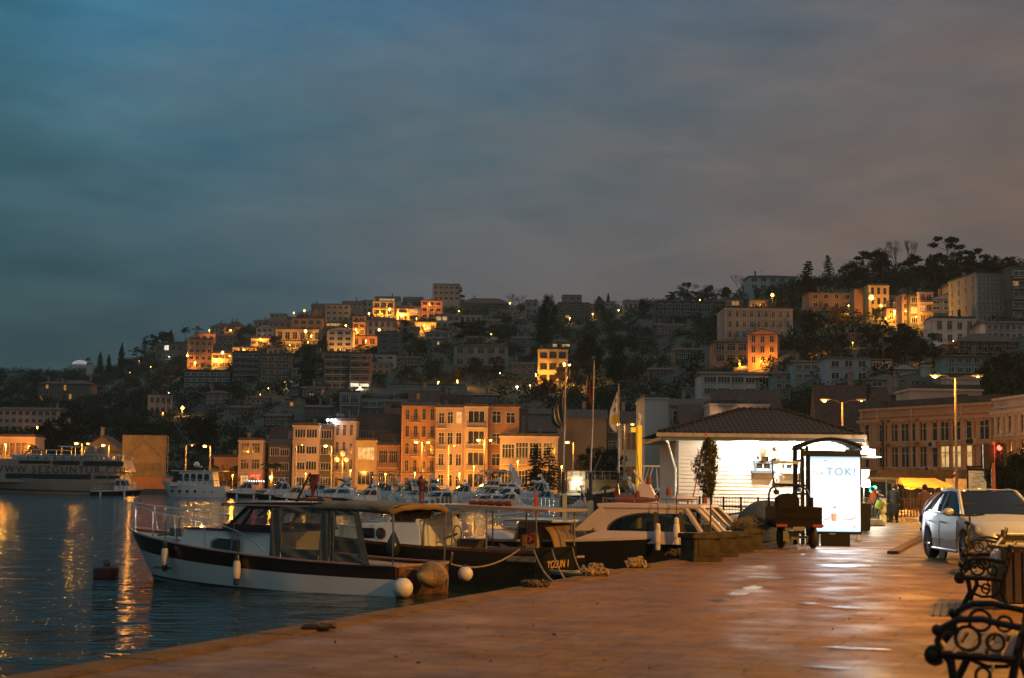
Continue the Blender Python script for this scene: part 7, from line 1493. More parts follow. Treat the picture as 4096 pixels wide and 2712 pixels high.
# rain hood frame: side hoops and rectangular windscreen frame
b=MB();zf0,zf1=tz(745),tz(422);fl,fr2=tX(432),tX(802)
hs=[(xl+.04,1.2,zb1+.02),(xl+.06,1.3,tz(930)),(tX(350),1.4,tz(890)),(tX(385),1.5,tz(810)),(tX(440),1.6,tz(768)),(fl+.15,1.7,tz(768))];b.tube(hs,.03,6)
hs=[(xr-.04,1.2,zb1+.02),(xr-.05,1.3,tz(930)),(tX(880),1.4,tz(890)),(tX(850),1.5,tz(810)),(tX(790),1.6,tz(768)),(fr2-.15,1.7,tz(768))];b.tube(hs,.03,6);b.box((xr-.03,1.2,tz(985)),(.05,.3,.3));b.box((xl+.03,1.2,tz(985)),(.04,.2,.25));b.build('hood_hoop',m_iron,t,smooth=True)
b=MB();b.tube([(fl+.04,1.8,zf0),(fl-.0,1.8,zf1),(fr2+.02,1.8,zf1),(fr2-.03,1.8,zf0),(fl+.04,1.8,zf0)],.026,6);b.tube([(fl,1.8,tz(765)),(fr2,1.8,tz(765))],.028,6);b.build('windscreen_frame',m_iron,t);MB().box(((fl+fr2)/2,1.78,tz(458)),(fr2-fl-.06,.03,tz(440)-tz(478))).build('sun_visor',M('visor_blue',(.22,.27,.36),.4),t);MB().tube([(fl+.1+.09*math.cos(k*PI/8),1.75,tz(448)+.04*math.sin(k*PI/8))for k in range(17)],.008,5).build('visor_badge',m_steel,t)
b=MB();b.tube([(tX(455),1.8,tz(775)),(tX(520),1.9,tz(850)),(0,2.1,1.05),(tX(720),1.9,tz(850)),(tX(780),1.8,tz(770))],.018,6);b.tube([(tX(740),1.8,tz(922)),(tX(830),1.8,tz(922))],.015,5);b.tube([(tX(765),1.8,tz(922)),(tX(765),1.7,tz(1010))],.012,5);b.build('handlebar',m_iron,t)
MB().ball((tX(485),1.8,tz(845)),.07,10,sx=1.2).build('mirror',m_iron,t);MB().ball((tX(790),1.8,tz(815)),.07,10).build('mirror',_m['visor_blue'],t)

# bus shelter with lit poster
DA=41.0;aL,aT=Q('g',735,368);aR,aB=Q('g',1408,1376);A0=P(aL,aT,DA);A1=P(aR,aB,DA);aw_=A1.x-A0.x;zt_,zb_=A0.z,A1.z;t=thing('light_box','tall backlit poster box reading TOK! on a dark foot','advertising box',((A0.x+A1.x)/2,DA,0),R(-2));m_blk=M('frame_black',(.006,.0075,.009),.5,spec=.15)
fz=(zt_+zb_)/2;b=MB();b.box((0,.12,fz),(aw_,.22,zt_-zb_));b.build('frame',m_blk,t,bevel=.02)
pw_,ph_=aw_*.93,(zt_-zb_)*.94;m_post=bpy.data.materials.new('poster_glow');m_post.use_nodes=True;T=m_post.node_tree;B_=T.nodes['Principled BSDF'];tc_=T.nodes.new('ShaderNodeTexCoord');sp_n=T.nodes.new('ShaderNodeSeparateXYZ');T.links.new(tc_.outputs['Generated'],sp_n.inputs[0]);r_=T.nodes.new('ShaderNodeValToRGB');e=r_.color_ramp.elements;e[0].color=(.30,.72,1,1);e[0].position=0;e[1].position=1;e[1].color=(.10,.48,.75,1)
for p_,c_ in((.035,(.8,.95,1,1)),(.1,(1,1,1,1)),(.88,(1,1,1,1)),(.95,(.75,.92,1,1))):k=e.new(p_);k.color=c_
T.links.new(sp_n.outputs[2],r_.inputs[0]);T.links.new(r_.outputs[0],B_.inputs['Emission Color']);B_.inputs['Emission Strength'].default_value=1.25;B_.inputs['Base Color'].default_value=(.1,.1,.1,1);B_.inputs['Roughness'].default_value=.3
MB().box((0,-.0,fz+.01),(pw_,.03,ph_)).build('poster',m_post,t);MB().box((0,.24,fz),(pw_,.03,ph_)).build('rear_poster',m_post,t)
def pl(x,y):p=P(*Q('g',x,y),DA);return(p.x-t.location.x,-.022,p.z)
def em(n,c,s):return M(n,[x*.3 for x in c],.5,emit=c,es=s)
mb_=em('poster_blue',(.2,.5,.7),1.0);mg_=em('poster_grey',(.25,.32,.4),.8);mgl=em('poster_faint',(.7,.74,.78),1.0)
text('lettering','TOK!',.30,t,pl(1142,632),(PI/2,0,0),mb_,.004,sp_=1.2,bold=.007);text('lettering',"Domino's",.115,t,pl(1072,484),(PI/2,0,0),mg_,.003,sp_=1.2);text('lettering','TOK!',.155,t,pl(868,630),(PI/2,0,0),mg_,.003,sp_=1.1);text('lettering','TOK',.12,t,pl(1022,692),(PI/2,0,0),mgl,.003,sp_=1.4)
mr_=em('poster_red',(.85,.16,.08),1.0);mo_=em('poster_orange',(1,.35,.22),1.2);b=MB()
def poly(pts,nm,m,dy=0):b=MB();q=[pl(x,y)for x,y in pts];b.add([(p[0],-.024-dy,p[2])for p in q],[tuple(range(len(q)))[::-1]]);b.build(nm,m,t)
poly([(1040,1040),(1046,1022),(1074,1022),(1080,1042)],'bottle_cap',mr_);poly([(1016,1112),(1084,1108),(1084,1140),(1078,1165),(1083,1195),(1068,1208),(1030,1208),(1016,1195),(1022,1165),(1015,1140)],'bottle',mo_);poly([(1026,1112),(1036,1108),(1034,1200),(1026,1195)],'bottle_edge',mr_,.002)
poly([(915,1180),(960,1178),(1000,1160),(1020,1150),(1018,1160),(965,1188),(920,1188)],'swoosh',mr_);poly([(1160,1186),(1230,1184),(1290,1168),(1325,1136),(1322,1155),(1290,1182),(1230,1194),(1170,1194)],'swoosh',mr_);poly([(1280,1272),(1326,1266),(1322,1282),(1304,1290),(1284,1284)],'seal',mo_);poly([(928,450),(936,440),(946,452),(938,462)],'domino_half',mr_);poly([(940,440),(948,432),(960,452),(952,460)],'domino_half',em('poster_slate',(.3,.35,.5),1.0))
xa1=pl(905,1380);xb1=pl(1255,1380);MB().box(((xa1[0]+xb1[0])/2,.12,zb_/2),(xb1[0]-xa1[0],.2,zb_)).build('foot',m_blk,t);MB().box((pl(1022,0)[0],-.01,pl(0,1352)[2]),(.17,.01,.035)).build('maker_plate',m_rail,t)
al=bpy.data.lights.new('poster_light','AREA');al.shape='RECTANGLE';al.size=pw_;al.size_y=ph_;al.energy=60;al.color=(.85,.95,1);ao=bpy.data.objects.new('poster_light',al);COL.objects.link(ao);ao.parent=t;ao.location=(0,-.06,fz);ao.rotation_euler=(-PI/2,0,0)
# shelter itself
xL=P(*Q('g',668,300),DA).x;xR=P(*Q('g',1432,300),DA).x;zs_=P(*Q('g',1080,292),DA).z;zp_=P(*Q('g',1080,172),DA).z;t=thing('bus_shelter','bus shelter with curved glass roof and black ribs behind the lit poster','bus shelter',(xL,DA+.35,0));W_=xR-xL;LS=1.2
def arcp(f,y,dz=0):return(W_*f,y,zs_+(zp_-zs_)*math.sin(PI*(.06+.88*f))**.9+dz)
b=MB();b.grid([[arcp(f/12,y,-.02)for f in range(13)]for y in(0,LS)]);m_rg=M('roof_plexi',(.10,.12,.11),.25);b.build('roof_sheet',m_rg,t,smooth=True)
for k in range(6):MB().tube([arcp(f/12,LS*k/5)for f in range(13)],.055 if k==0 else .03,6).build('rib',m_blk,t,smooth=True)
b=MB();b.tube([(0,0,zs_),(0,LS,zs_)],.05,6);b.tube([(W_,0,zs_),(W_,LS,zs_)],.05,6);b.box((W_/2,.0,zs_-.14),(W_-.05,.12,.16));b.build('eaves_beam',m_blk,t)
for k,(x,y)in enumerate(((.06,.1),(.06,1.1),(W_-.15,1.1))):MB().box((x,y,zs_/2),(.09,.09,zs_)).build('post',m_blk,t)
b=MB()
for z in(.35,1.05,1.75,2.3):b.box((.06,.6,z),(.04,1.1,.045))
b.build('side_rail',m_blk,t);b=MB();b.box((.5,.6,.46),(.4,1.0,.05));b.box((.5,.2,.23),(.05,.05,.46));b.box((.5,1.0,.23),(.05,.05,.46));b.build('bench',m_rail,t)
for x_,w_,yt_ in((552,.06,258),(652,.085,300),(716,.075,262)):
    p=P(*Q('g',x_,yt_),DA+.9);MB().box((p.x-xL,.55,p.z/2),(w_,.08,p.z)).build('mast_post',m_blk,t)
xm_=P(Q('g',552,0)[0],500,DA+.9).x-xL;xn_=P(Q('g',716,0)[0],500,DA+.9).x-xL;b=MB()
for y_ in(300,760,862):b.box(((xm_+xn_)/2,.6,P(*Q('g',600,y_),DA+.9).z),(xn_-xm_,.05,.06))
b.build('mast_rail',m_blk,t);MB().box((W_*.55,.45,zs_+.02),(.8,.1,.07)).build('lamp_tube',m_whl,t);lamp(t,(W_*.55,1.2,zs_-.15),35,(.9,.95,1),.12)
# ------------------------------------------------------------------ pier, gate, poles
DP=pa.y+.6
t=thing('pier_gate','dark barred steel gate on the pier between the flagpoles','gate',(P(*Q('e',600,1340),DP).x,DP,0));x0_=t.location.x;wd=P(*Q('e',1060,0),DP).x-x0_;hG=P(*Q('e',800,1090),DP).z
b=MB()
for k in range(26):b.tube([(wd*k/25,0,.08),(wd*k/25,0,hG)],.012,4)
b.tube([(0,0,hG-.03),(wd,0,hG-.03)],.02,5);b.tube([(0,0,.1),(wd,0,.1)],.02,5);b.tube([(0,0,.55),(wd,0,.55)],.015,5);b.build('bars',m_iron,t)
for x,h_ in((0,hG+.1),(wd*.56,hG+.35),(wd*.6,hG+.2),(wd,hG+.35)):MB().box((x,-.05,h_/2),(.09,.09,h_)).build('post',m_iron,t)
MB().box((wd*.62,-.1,.5),(.3,.2,.7)).build('lock_box',b_navy,t)
for k in range(3):b=MB();xx=wd*(.62+.13*k);b.tube([(xx,0,hG-.05),(xx+.22,0,hG+.22),(xx+.45,0,hG-.02)],.014,5);b.build('gate_scroll',m_iron,t)
t=thing('yellow_bollard','short yellow lit post at the left end of the pier gate','post',(P(*Q('e',592,1300),DP-.2).x,DP-.2,0));MB().box((0,0,.55),(.2,.2,1.1)).build('body',M('post_yellow',(.5,.42,.2),.6),t,bevel=.02);MB().box((0,0,1.12),(.24,.24,.06)).build('cap',m_fs,t)
t=thing('mesh_fence','see through pier railing left of the second flagpole','fence',(P(*Q('e',0,1340),DP+3).x,DP+3,-.2));b=MB();wd2=P(*Q('e',620,0),DP+3).x-t.location.x
for k in range(14):b.tube([(wd2*k/13,0,0),(wd2*k/13,0,1.1)],.012,4)
for z in(.4,.75,1.1):b.tube([(0,0,z),(wd2,0,z)],.014,5)
b.build('railing',m_steel,t);MB().box((wd2/2,0,-.3),(wd2+.5,1.4,.3)).build('pontoon_deck',m_conc,t)
t=thing('pontoon','long floating pontoon between the marina boats','pontoon',(-6,100,WATER));MB().box((0,0,.25),(2.2,66,.4)).build('deck',m_conc,t);b=MB()
for k in range(9):b.lathe([(.12,0),(.12,.9)],(.9,-30+k*7.4,.4),8)
b.build('service_posts',m_rail,t)
def pole(c,xb,yb,xt,yt,D,label,flag=None):
    p=P(*Q(*xb),D);q=P(*Q(*xt),D);t=thing('flagpole',label,'flagpole',(p.x,D,0),0,'tall flagpoles on the pier');h=q.z;lean=q.x-p.x;zs=P(*Q('e',600,822),D).z
    MB().tube([(0,0,zs),(lean*.6,0,h*.6),(lean,0,h)],[.045,.04,.025],8).build('pole',M('pole_alu',(.5,.42,.38),.35,.6),t);MB().tube([(0,0,-.02),(lean*zs/h*.6,0,zs)],[.085,.075],8).build('sleeve',b_navy,t);MB().ball((lean,0,h+.03),.05,8).build('finial',m_steel,t);return t,p,q
_,p1_,q1_=pole('e',('e',574,1180),0,('C',1330,610),0,DP,'left flagpole of three with a limp dark flag')
_,p2_,q2_=pole('e',('e',886,1200),0,('C',1527,610),0,DP+.4,'middle flagpole of three with a dark furled flag')
_,p3_,q3_=pole('e',('e',1210,1130),0,('C',1698,770),0,DP+.8,'right flagpole of three carrying the white flag')
def flag(px,D,ztop,zbot,w,label,mats,seed,tone=None):
    b=MB();rows=[];n=22;rnd=random.Random(seed)
    for k in range(n+1):
        g_=k/n;z=ztop+(zbot-ztop)*g_;wdt=w*interp(g_,[(0,.12),(.2,.45),(.45,.85),(.75,1),(.9,.8),(1,.3)]);rows.append([(-wdt*f,.05*math.sin(f*7+g_*5+seed),z-.1*f)for f in[j/8 for j in range(9)]])
    b.grid(rows);n8=8
    if len(mats)>1:
        for i in range(len(b.mi)):
            r_,c_=divmod(i,n8)
            if 13<=r_<=17 and c_<6:b.mi[i]=1
            elif(r_ in(4,5,9,10)and c_ in(2,3)):b.mi[i]=2
    t=thing('flag',label,'flag',(px,D,0));o=b.build('flag_cloth',mats,t,smooth=True);o.modifiers.new('thickness','SOLIDIFY').thickness=.006;MB().tube([(.02,0,ztop+.05),(.02,0,zbot)],.006,4).build('halyard',m_rope,t)
u,v0=Q('C',1690,800);z1_=P(u,v0,DP).z;z0_=P(u,Q('C',0,1080)[1],DP).z;flag(q3_.x-.05,DP+.75,z1_,z0_,.40,'limp white flag with a yellow band on the right flagpole',[M('flag_white',(.55,.5,.5),.8),M('flag_yellow',(.6,.35,.03),.8),M('flag_maroon',(.25,.06,.05),.8)],1)
z1_=P(u,Q('C',0,810)[1],DP).z;z0_=P(u,Q('C',0,1060)[1],DP).z;flag((p1_.x*.5+q1_.x*.5)-.05,DP-.05,z1_,z0_,.55,'limp dark blue flag on the left flagpole',[b_navy],2)
z1_=P(u,Q('C',0,700)[1],DP).z;z0_=P(u,Q('C',0,900)[1],DP).z;flag((p2_.x*.4+q2_.x*.6)-.02,DP+.35,z1_,z0_,.24,'narrow furled dark red flag on the middle flagpole',[m_flag],3)
D=50;p=P(*Q('e',1438,1060),D);q=P(*Q('e',1438,290),D);r_=(65/2.851/4)/FPX*D/2*1.12;t=thing('yellow_pile','tall bright yellow mooring pile with a lamp on top behind the launch','pile',(p.x,D,0));MB().lathe([(r_,-2),(r_,q.z)],(0,0,0),20).build('pile_tube',M('pile_yellow',(.8,.56,.02),.45,var=.1),t,smooth=True);b=MB();b.lathe([(.05,0),(.05,.2),(.09,.22),(.09,.36),(.03,.42)],(0,0,q.z),10);b.build('top_light',m_gut,t);MB().box((-r_-.08,0,q.z-.15),(.16,.1,.16)).build('side_lamp',M('pile_yellow',(1,1,1)),t)
sl_=R4(u4x('r',1690),0,.45);sd_=Vector((p.x,50,2.2))-sl_;t_s=thing('added_spotlight','small deck spotlight on the launch roof added to brighten the yellow pile','spotlight',sl_);MB().lathe([(.03,-.08),(.09,.05),(.09,.08)],(0,0,0),12,ax='y').build('lamp_housing',m_iron,t_s);MB().ball((0,.1,0),.06,8).build('lamp_lens',m_whl,t_s);MB().tube([(0,0,-.4),(0,0,-.02)],.02,5).build('stalk',m_steel,t_s);lamp(t_s,(0,.25,0),1500,(1,.85,.5),.05,spot=22,rot=sd_.to_track_quat('-Z','Y').to_euler())  # spot beam put in to brighten the pile
MB().lathe([(r_+.02,0),(r_+.02,.12)],(0,0,p.z+.1),20).build('collar',m_gut,t)
# ------------------------------------------------------------------ street right: kerb, people, signs
def sheet(pts,z,name,m,label):
    o=MB().add([(p.x,p.y,z)for p in pts],[tuple(range(len(pts)))]).build(name,m);tag(o,label,kind='structure')
m_asph=M('asphalt_wet',(.075,.06,.05),.42,var=.35,sc=1.2,bump=.5,bs=30)
CR['t']=(3300,1700,1.549);k0=G(*Q('t',380,798));k1=G(*Q('t',610,685));k2=k0+(k1-k0)*2.4
kd_=(k1-k0).normalized();kn=Vector((kd_.y,-kd_.x,0));b=MB();n=14;ln=(k2-k0).length
for i in range(n):q_=k0+kd_*ln*(i+.5)/n+kn*.15;b.box((q_.x,q_.y,.03),(.26,ln/n-.02,.08),rz=math.atan2(kd_.y,kd_.x)-PI/2)
tag(b.build('kerb_stones',m_edge,bevel=.01),'raised kerb stones beside the parked car',kind='structure')
sheet([k0+kn*.3,k0+kn*9,k2+kn*14,k2+kn*.3],.004,'road',m_asph,'asphalt parking lane beyond the kerb')
m_glint=M('glint_gloss',(.07,.04,.015),.3,spec=.7,bump=.9,bs=9)  # glossy patches added to make streaky highlights on the paving
for k,(u,v,w,l)in enumerate(((720,600,.12,.3),(736,594,.16,.4),(752,588,.14,.4),(861,649,.34,.10),(829,668,.2,.08),(842,566,.5,.5),(808,604,.14,.2),(846,608,.22,.2),(770,578,.5,.3))):
    p=G(u,v);rnd=random.Random(k);b=MB();b.add([(w*(1+.35*rnd.uniform(-1,1))*math.cos(i*PI/12),l*(1+.35*rnd.uniform(-1,1))*math.sin(i*PI/12),.006+.0007*k)for i in range(24)],[tuple(range(24))]);o=b.build('glint',m_glint,None,(p.x,p.y,0),-.35);tag(o,'thin puddle patch added to shine on the quay paving',kind='structure')
b=MB();rnd=random.Random(31)
for k in range(42):p=G(rnd.uniform(150,1000),560+115*rnd.random()**.6);leafquads(b,(p.x,p.y,.012),.02,1,rnd.choice((.012,.018,.03)),rnd,.2)if p.x>E0.x+(p.y-E0.y)*.37+.5 else None
for i in range(len(b.v)):b.v[i]=(b.v[i][0],b.v[i][1],max(.004,min(.03,b.v[i][2])))
tag(b.build('leaf_litter',M('litter_dark',(.03,.02,.012),.9)),'small dark fallen leaves and grit strewn over the paving',kind='stuff')
m_mat=M('drain_cover',(.04,.036,.03),.45,.3,bump=.6,bs=40)
for c,x0,x1,y0,y1,lb in(('j',190,600,740,880,'dark slotted drain cover near the middle bench'),('j',410,600,350,405,'dark drain cover near the farthest bench')):
    a,b__,c_,d_=G(*Q(c,x0+30,y0)),G(*Q(c,x1,y0)),G(*Q(c,x1-20,y1)),G(*Q(c,x0,y1));t=thing('drain_cover',lb,'drain cover',a);b=MB();b.add([(p.x-a.x,p.y-a.y,.006)for p in(a,b__,c_,d_)],[(0,3,2,1)]);b.build('plate',m_mat,t);b=MB()
    for k in range(5):f=(k+.5)/5;b.tube([(p.x-a.x,p.y-a.y,.008)for p in(a+(b__-a)*f,d_+(c_-d_)*f)],.012,4)
    b.build('slots',m_iron,t)

def person(loc,yaw,h,label,coat,legs,skin=(.35,.22,.15),hair=(.02,.015,.012),pose='stand',coatlen=.5,hat=None):
    t=thing('person',label,'person',loc,yaw);s=h/1.75;bm_v=[];ed_=[];rad=[]
    def add(p,r,par):bm_v.append(tuple(c*s for c in p));rad.append(r*s);(ed_.append((par,len(bm_v)-1))if par is not None else None);return len(bm_v)-1
    lean={'stand':0,'bend':.38,'lean':.12}[pose];pel=add((0,0,.93),.15,None);ch=add((0,lean*.7,1.2-lean*.25),.15,pel);sh_=add((0,lean,1.42-lean*.45),.135,ch);nk=add((0,lean*1.15,1.51-lean*.5),.06,sh_);hd=add((0,lean*1.25+.01,1.6-lean*.52),.095,nk);add((0,lean*1.28+.015,1.69-lean*.52),.085,hd)
    for s_ in(-1,1):
        hp=add((s_*.1,0,.85),.095,pel);kn_=add((s_*.11,.02+.05*s_,.48),.065,hp);an=add((s_*.11,-.02+.06*s_,.09),.045,kn_);add((s_*.12,.14+.06*s_,.04),.04,an)
        so=add((s_*.2,lean,1.38-lean*.45),.065,sh_);el_=add((s_*.25,lean+.0+lean*.4,1.1-lean*.5),.045,so);wr=add((s_*.22,lean+.12+lean*.5,.88-lean*.25),.032,el_);pm=add((s_*.21,lean+.15+lean*.5,.81-lean*.25),.038,wr)
        for f in range(4):add((s_*.21+(f-1.5)*.016,lean+.165+lean*.5,.735-lean*.25+abs(f-1.3)*.006),.009,pm)
        add((s_*.18,lean+.19+lean*.5,.79-lean*.25),.01,pm)
    me=bpy.data.meshes.new('body');me.from_pydata(bm_v,ed_,[]);o=link('body',me,t);me.materials.append(M('skin',skin,.6));sk=o.modifiers.new('skin','SKIN')
    for i,d_ in enumerate(me.skin_vertices[0].data):d_.radius=(rad[i],rad[i]*.85);d_.use_root=i==0
    o.modifiers.new('sub','SUBSURF').levels=1;o.modifiers['sub'].render_levels=2
    cm_=M('coat_%d'%int(coat[0]*1000+coat[1]*100),coat,.9,var=.25,sc=8,bump=.4,bs=12);b=MB();lev=[(1.0-coatlen,.24),(.75,.23),(.95,.2),(1.15,.19),(1.32,.22),(1.43,.2),(1.5,.09)];rows=[]
    for z,r_ in lev:yy_=lean*max(0,(z-.93)/.49);zz=z-lean*.45*max(0,(z-.93)/.49);rows.append([(r_*s*math.cos(k*PI/8)*(1+.03*math.sin(k*2.3+z*9)),(r_*.72*math.sin(k*PI/8)+yy_)*s,zz*s)for k in range(17)])
    if coatlen<.3:rows=rows[2:]
    b.grid(rows)
    for s_ in(-1,1):b.tube([(s_*.2*s,lean*s,(1.41-lean*.45)*s),(s_*.26*s,(lean+lean*.4)*s,(1.1-lean*.5)*s),(s_*.225*s,(lean+.11+lean*.5)*s,(.9-lean*.25)*s)],[.085*s,.068*s,.055*s],8)
    b.build('coat',cm_,t,smooth=True);b=MB()
    for s_ in(-1,1):b.tube([(s_*.1*s,0,.9*s),(s_*.11*s,(.02+.05*s_)*s,.48*s),(s_*.11*s,(-.02+.06*s_)*s,.1*s)],[.115*s,.085*s,.07*s],8)
    b.build('trousers',M('trousers_%d'%int(legs[0]*1000),legs,.9),t,smooth=True);b=MB()
    for s_ in(-1,1):b.box((s_*.12*s,(.07+.06*s_)*s,.05*s),(.1*s,.27*s,.1*s),taper=.75)
    b.build('shoes',m_iron,t,bevel=.015);b=MB();hy,hz__=(lean*1.27+.0)*s,(1.655-lean*.52)*s;b.ball((0,hy-.012,hz__),.104*s,12,sy=1.1,sz=1.15);b.build('hair' if not hat else 'hat',M('hair_dark',hair,.8),t,smooth=True)
    f_=MB();f_.ball((0,hy+.085*s,hz__-.03*s),.07*s,10,sz=1.25);f_.prism([(-.012,hz__-.05*s),(.012,hz__-.05*s),(0,hz__-.0)],hy+.14*s,hy+.175*s)
    fa=f_.build('face',M('skin',skin),t,smooth=True);f_=MB()
    for s_ in(-1,1):f_.ball((s_*.026*s,hy+.148*s,hz__+.0),.008,6)
    f_.box((0,hy+.15*s,hz__-.075*s),(.04,.01,.007));f_.build('eyes_and_mouth',m_iron,fa);return t
fp=G(*Q('h',715,1488));person((fp.x,fp.y,0),.25,1.72,'woman in a long mauve brown coat and trousers seen from behind by the parked car',(.16,.085,.07),(.10,.06,.055),coatlen=.5)
fo=G(*Q('h',95,1375));person((fo.x,fo.y,0),-2.2,1.66,'man in an orange jacket standing behind the crowd barrier',(.65,.13,.03),(.03,.035,.05),pose='lean',coatlen=.15)
fd_=G(*Q('h',290,1392));person((fd_.x,fd_.y,0),1.9,1.68,'dark clothed person bending forward beside the barrier',(.02,.025,.04),(.012,.014,.016),pose='bend',coatlen=.15);fd2=G(*Q('h',360,1396));person((fd2.x,fd2.y,0),-.4,1.76,'tall person in a black padded coat right of the bending one',(.006,.007,.007),(.006,.006,.006),coatlen=.55)
p=G(*Q('h',236,1395));t=thing('yellow_stand','small pale yellow stand with a slim waist beside the dark figures','stand',p);b=MB();b.box((0,0,.75),(.26,.26,.62));b.box((0,0,.4),(.16,.16,.12));b.box((0,0,.17),(.26,.26,.34));b.build('body',M('stand_yellow',(.6,.5,.2),.7),t,bevel=.02);MB().box((0,0,1.07),(.3,.3,.04)).build('top',m_fs,t)
t=thing('neon_jacket','neon yellow green work jacket draped over a folding stand','jacket',(p.x-.2,p.y-.1,0));t.scale=(.8,.8,.8);b=MB();rnd=random.Random(3);b.grid([[(.26*math.cos(k*PI/6)*(.5+.5*math.sin(g_*2.4)),.16*math.sin(k*PI/6),1.28-.5*g_+.04*math.sin(k*2))for k in range(13)]for g_ in[j/6 for j in range(7)]]);b.tube([(.2,0,1.15),(.35,-.05,.95)],.06,6);b.build('jacket_cloth',M('neon_cloth',(.12,.18,.006),.8,bump=.6,bs=14),t,smooth=True);b=MB();b.tube([(-.2,0,0),(.1,0,1.15)],.02,5);b.tube([(.2,0,0),(-.1,0,1.15)],.02,5);b.build('stand_legs',m_steel,t)
p=G(*Q('h',450,1385));t=thing('folding_chair','black folding camp chair right of the dark figures','chair',p,.4);MB().box((0,0,.45),(.5,.45,.03)).build('seat',m_iron,t);MB().box((0,.22,.78),(.5,.04,.5)).build('backrest',m_iron,t)
for a_,b__ in(((-.25,-.2,0),(.25,-.2,.45)),((.25,-.2,0),(-.25,-.2,.45)),((-.25,.2,0),(.25,.2,.45)),((.25,.2,0),(-.25,.2,.45))):MB().tube([a_,b__],.014,5).build('leg',m_rail,t)
def barrier(c,x0,x1,y,h,lb,n,m,D=None,ex=0):
    a=G(*Q(c,x0,y));w=(Q(c,x1,0)[0]-Q(c,x0,0)[0])/FPX*a.y;t=thing('crowd_barrier' if n>9 else 'rail_fence',lb,'barrier',a);b=MB();b.tube([(0,0,.12),(0,0,h),(w,0,h),(w,0,.12),(0,0,.12)],.022,5)
    b.build('frame',m,t);b=MB()
    for k in range(1,n):b.tube([(w*k/n,0,.12),(w*k/n,0,h)],.01+ex,4)
    b.build('bars',m,t);b=MB()
    for x in(.1,w-.1):b.box((x,0,.06),(.05,.5,.04));b.box((x,0,.1),(.04,.04,.12))
    b.build('feet',m,t);return t
barrier('h',-60,152,1378,1.1,'pale steel crowd barrier in front of the man in orange',13,m_pole);barrier('h',410,690,1352,1.05,'brown panelled rail fence behind the woman in the mauve coat',8,M('fence_brown',(.2,.09,.04),.7),ex=.03)
p=G(*Q('h',100,1440));t=thing('concrete_block','long low whitewashed concrete block lit from above','concrete block',p);MB().box((-.4,.6,.14),(1.9,1.2,.28),taper=.95).build('block',M('block_white',(.5,.47,.42),.8),t,bevel=.03);MB().box((-.4,.02,.03),(1.96,.06,.06)).build('block_foot',m_conc,t)
p=G(*Q('g',1430,1325));t=thing('litter_bin','dark square litter bin at the foot of the lit poster','bin',(p.x,p.y,0));MB().box((0,.2,.5),(.5,.4,1.0)).build('bin_body',m_iron,t,bevel=.03);MB().box((0,.2,1.02),(.54,.44,.06)).build('lid',m_rail,t)
p=G(*Q('g',1355,1455));t=thing('bollard','small pale bollard beside the foot of the lit poster','bollard',(p.x,p.y,0));MB().lathe([(.07,0),(.045,.06),(.045,.42),(.055,.48),(.02,.53)],(0,0,0),12).build('post',m_gut,t,smooth=True);MB().lathe([(.1,0),(.1,.02)],(0,0,0),12).build('foot',m_rail,t)
# yellow awnings of the street cafes
D=112
for k,(x0,x1,yt,yb,lb)in enumerate(((190,620,898,950,'left sagging yellow awning over the street cafes'),(490,1030,890,1012,'right larger yellow awning over the street cafes'))):
    a=P(*Q('h',x0,yb),D-k*4);c_=P(*Q('h',x1,yt),D-k*4);w=c_.x-a.x;t=thing('awning',lb,'awning',(a.x,D-k*4,0),0,'yellow awnings');hz0,hz1=a.z,c_.z;b=MB();rows=[]
    for i in range(17):
        f=i/16;sk_=.22*k*f;rows.append([(w*(f*(1-g_*.0)+(0 if k==0 else .16*g_*(1-f)-.04*g_*f)),g_*4,hz0+(hz1-hz0)*g_-.10*math.sin(f*PI*4)**2*(1-g_)+(.25*(1-g_)*f if k else 0))for g_ in(0,.25,.5,.75,1)])
    b.grid(rows);b.build('canopy_cloth',M('awning_yellow',(.75,.42,.06),.8,var=.15,sc=2,bump=.4,bs=3),t,smooth=True)
    for f in(.08,.36,.64,.92):MB().tube([(w*f,.1,0),(w*f,.1,hz0)],.05,5).build('post',m_iron,t)
    lamp(t,(w*.5,-1.5,hz0-.3),500,O2,.3);lamp(t,(w*.3,-2.5,hz1+2.0),1200,O2,.3)
b=MB();t=thing('bulb_string','string of warm bulbs under the yellow awnings','lights',(P(*Q('h',400,1040),106).x,106,0));z_=P(*Q('h',400,1040),106).z;b.tube([(0,0,z_+.35),(4,0,z_+.15),(9,0,z_+.4)],.02,4);b.build('wire',m_iron,t);b=MB();rnd=random.Random(2)
for k in range(12):b.ball((k*.78,0,z_+rnd.uniform(-.2,.25)),.055,6)
b.build('bulbs',m_sodl,t);lamp(t,(5,-2,z_+.4),300,O2,.4)
t=thing('cafe_front','dim shop fronts with shelves and railings under the yellow awnings','shop front',(P(*Q('h',200,1100),118).x,118,0));b=MB();rnd=random.Random(6);wcf=22
b.box((wcf/2,.5,1.5),(wcf,.3,3.0));b.build('wall',M('shop_dark',(.06,.045,.03),.8,var=.4,sc=2),t)
for k in range(9):MB().box((1.3+k*2.4,.3,1.4),(1.7,.05,1.9)).build('shop_window',m_lit2 if k in(2,5)else m_gl,t)
for k in range(6):b=MB();x_=.8+k*3.6;b.box((x_,-1.5,.5),(1.6,.8,.08));b.box((x_-.6,-1.5,.25),(.1,.6,.5));b.box((x_+.6,-1.5,.25),(.1,.6,.5));tt=b.build('table',M('fence_brown',(.2,.09,.04),.7),None,(t.location.x,118,0));tag(tt,('leftmost','second','third','fourth','fifth','rightmost')[k]+' of the low tables along the cafe front, counted from the left','table','low tables along the cafe front')
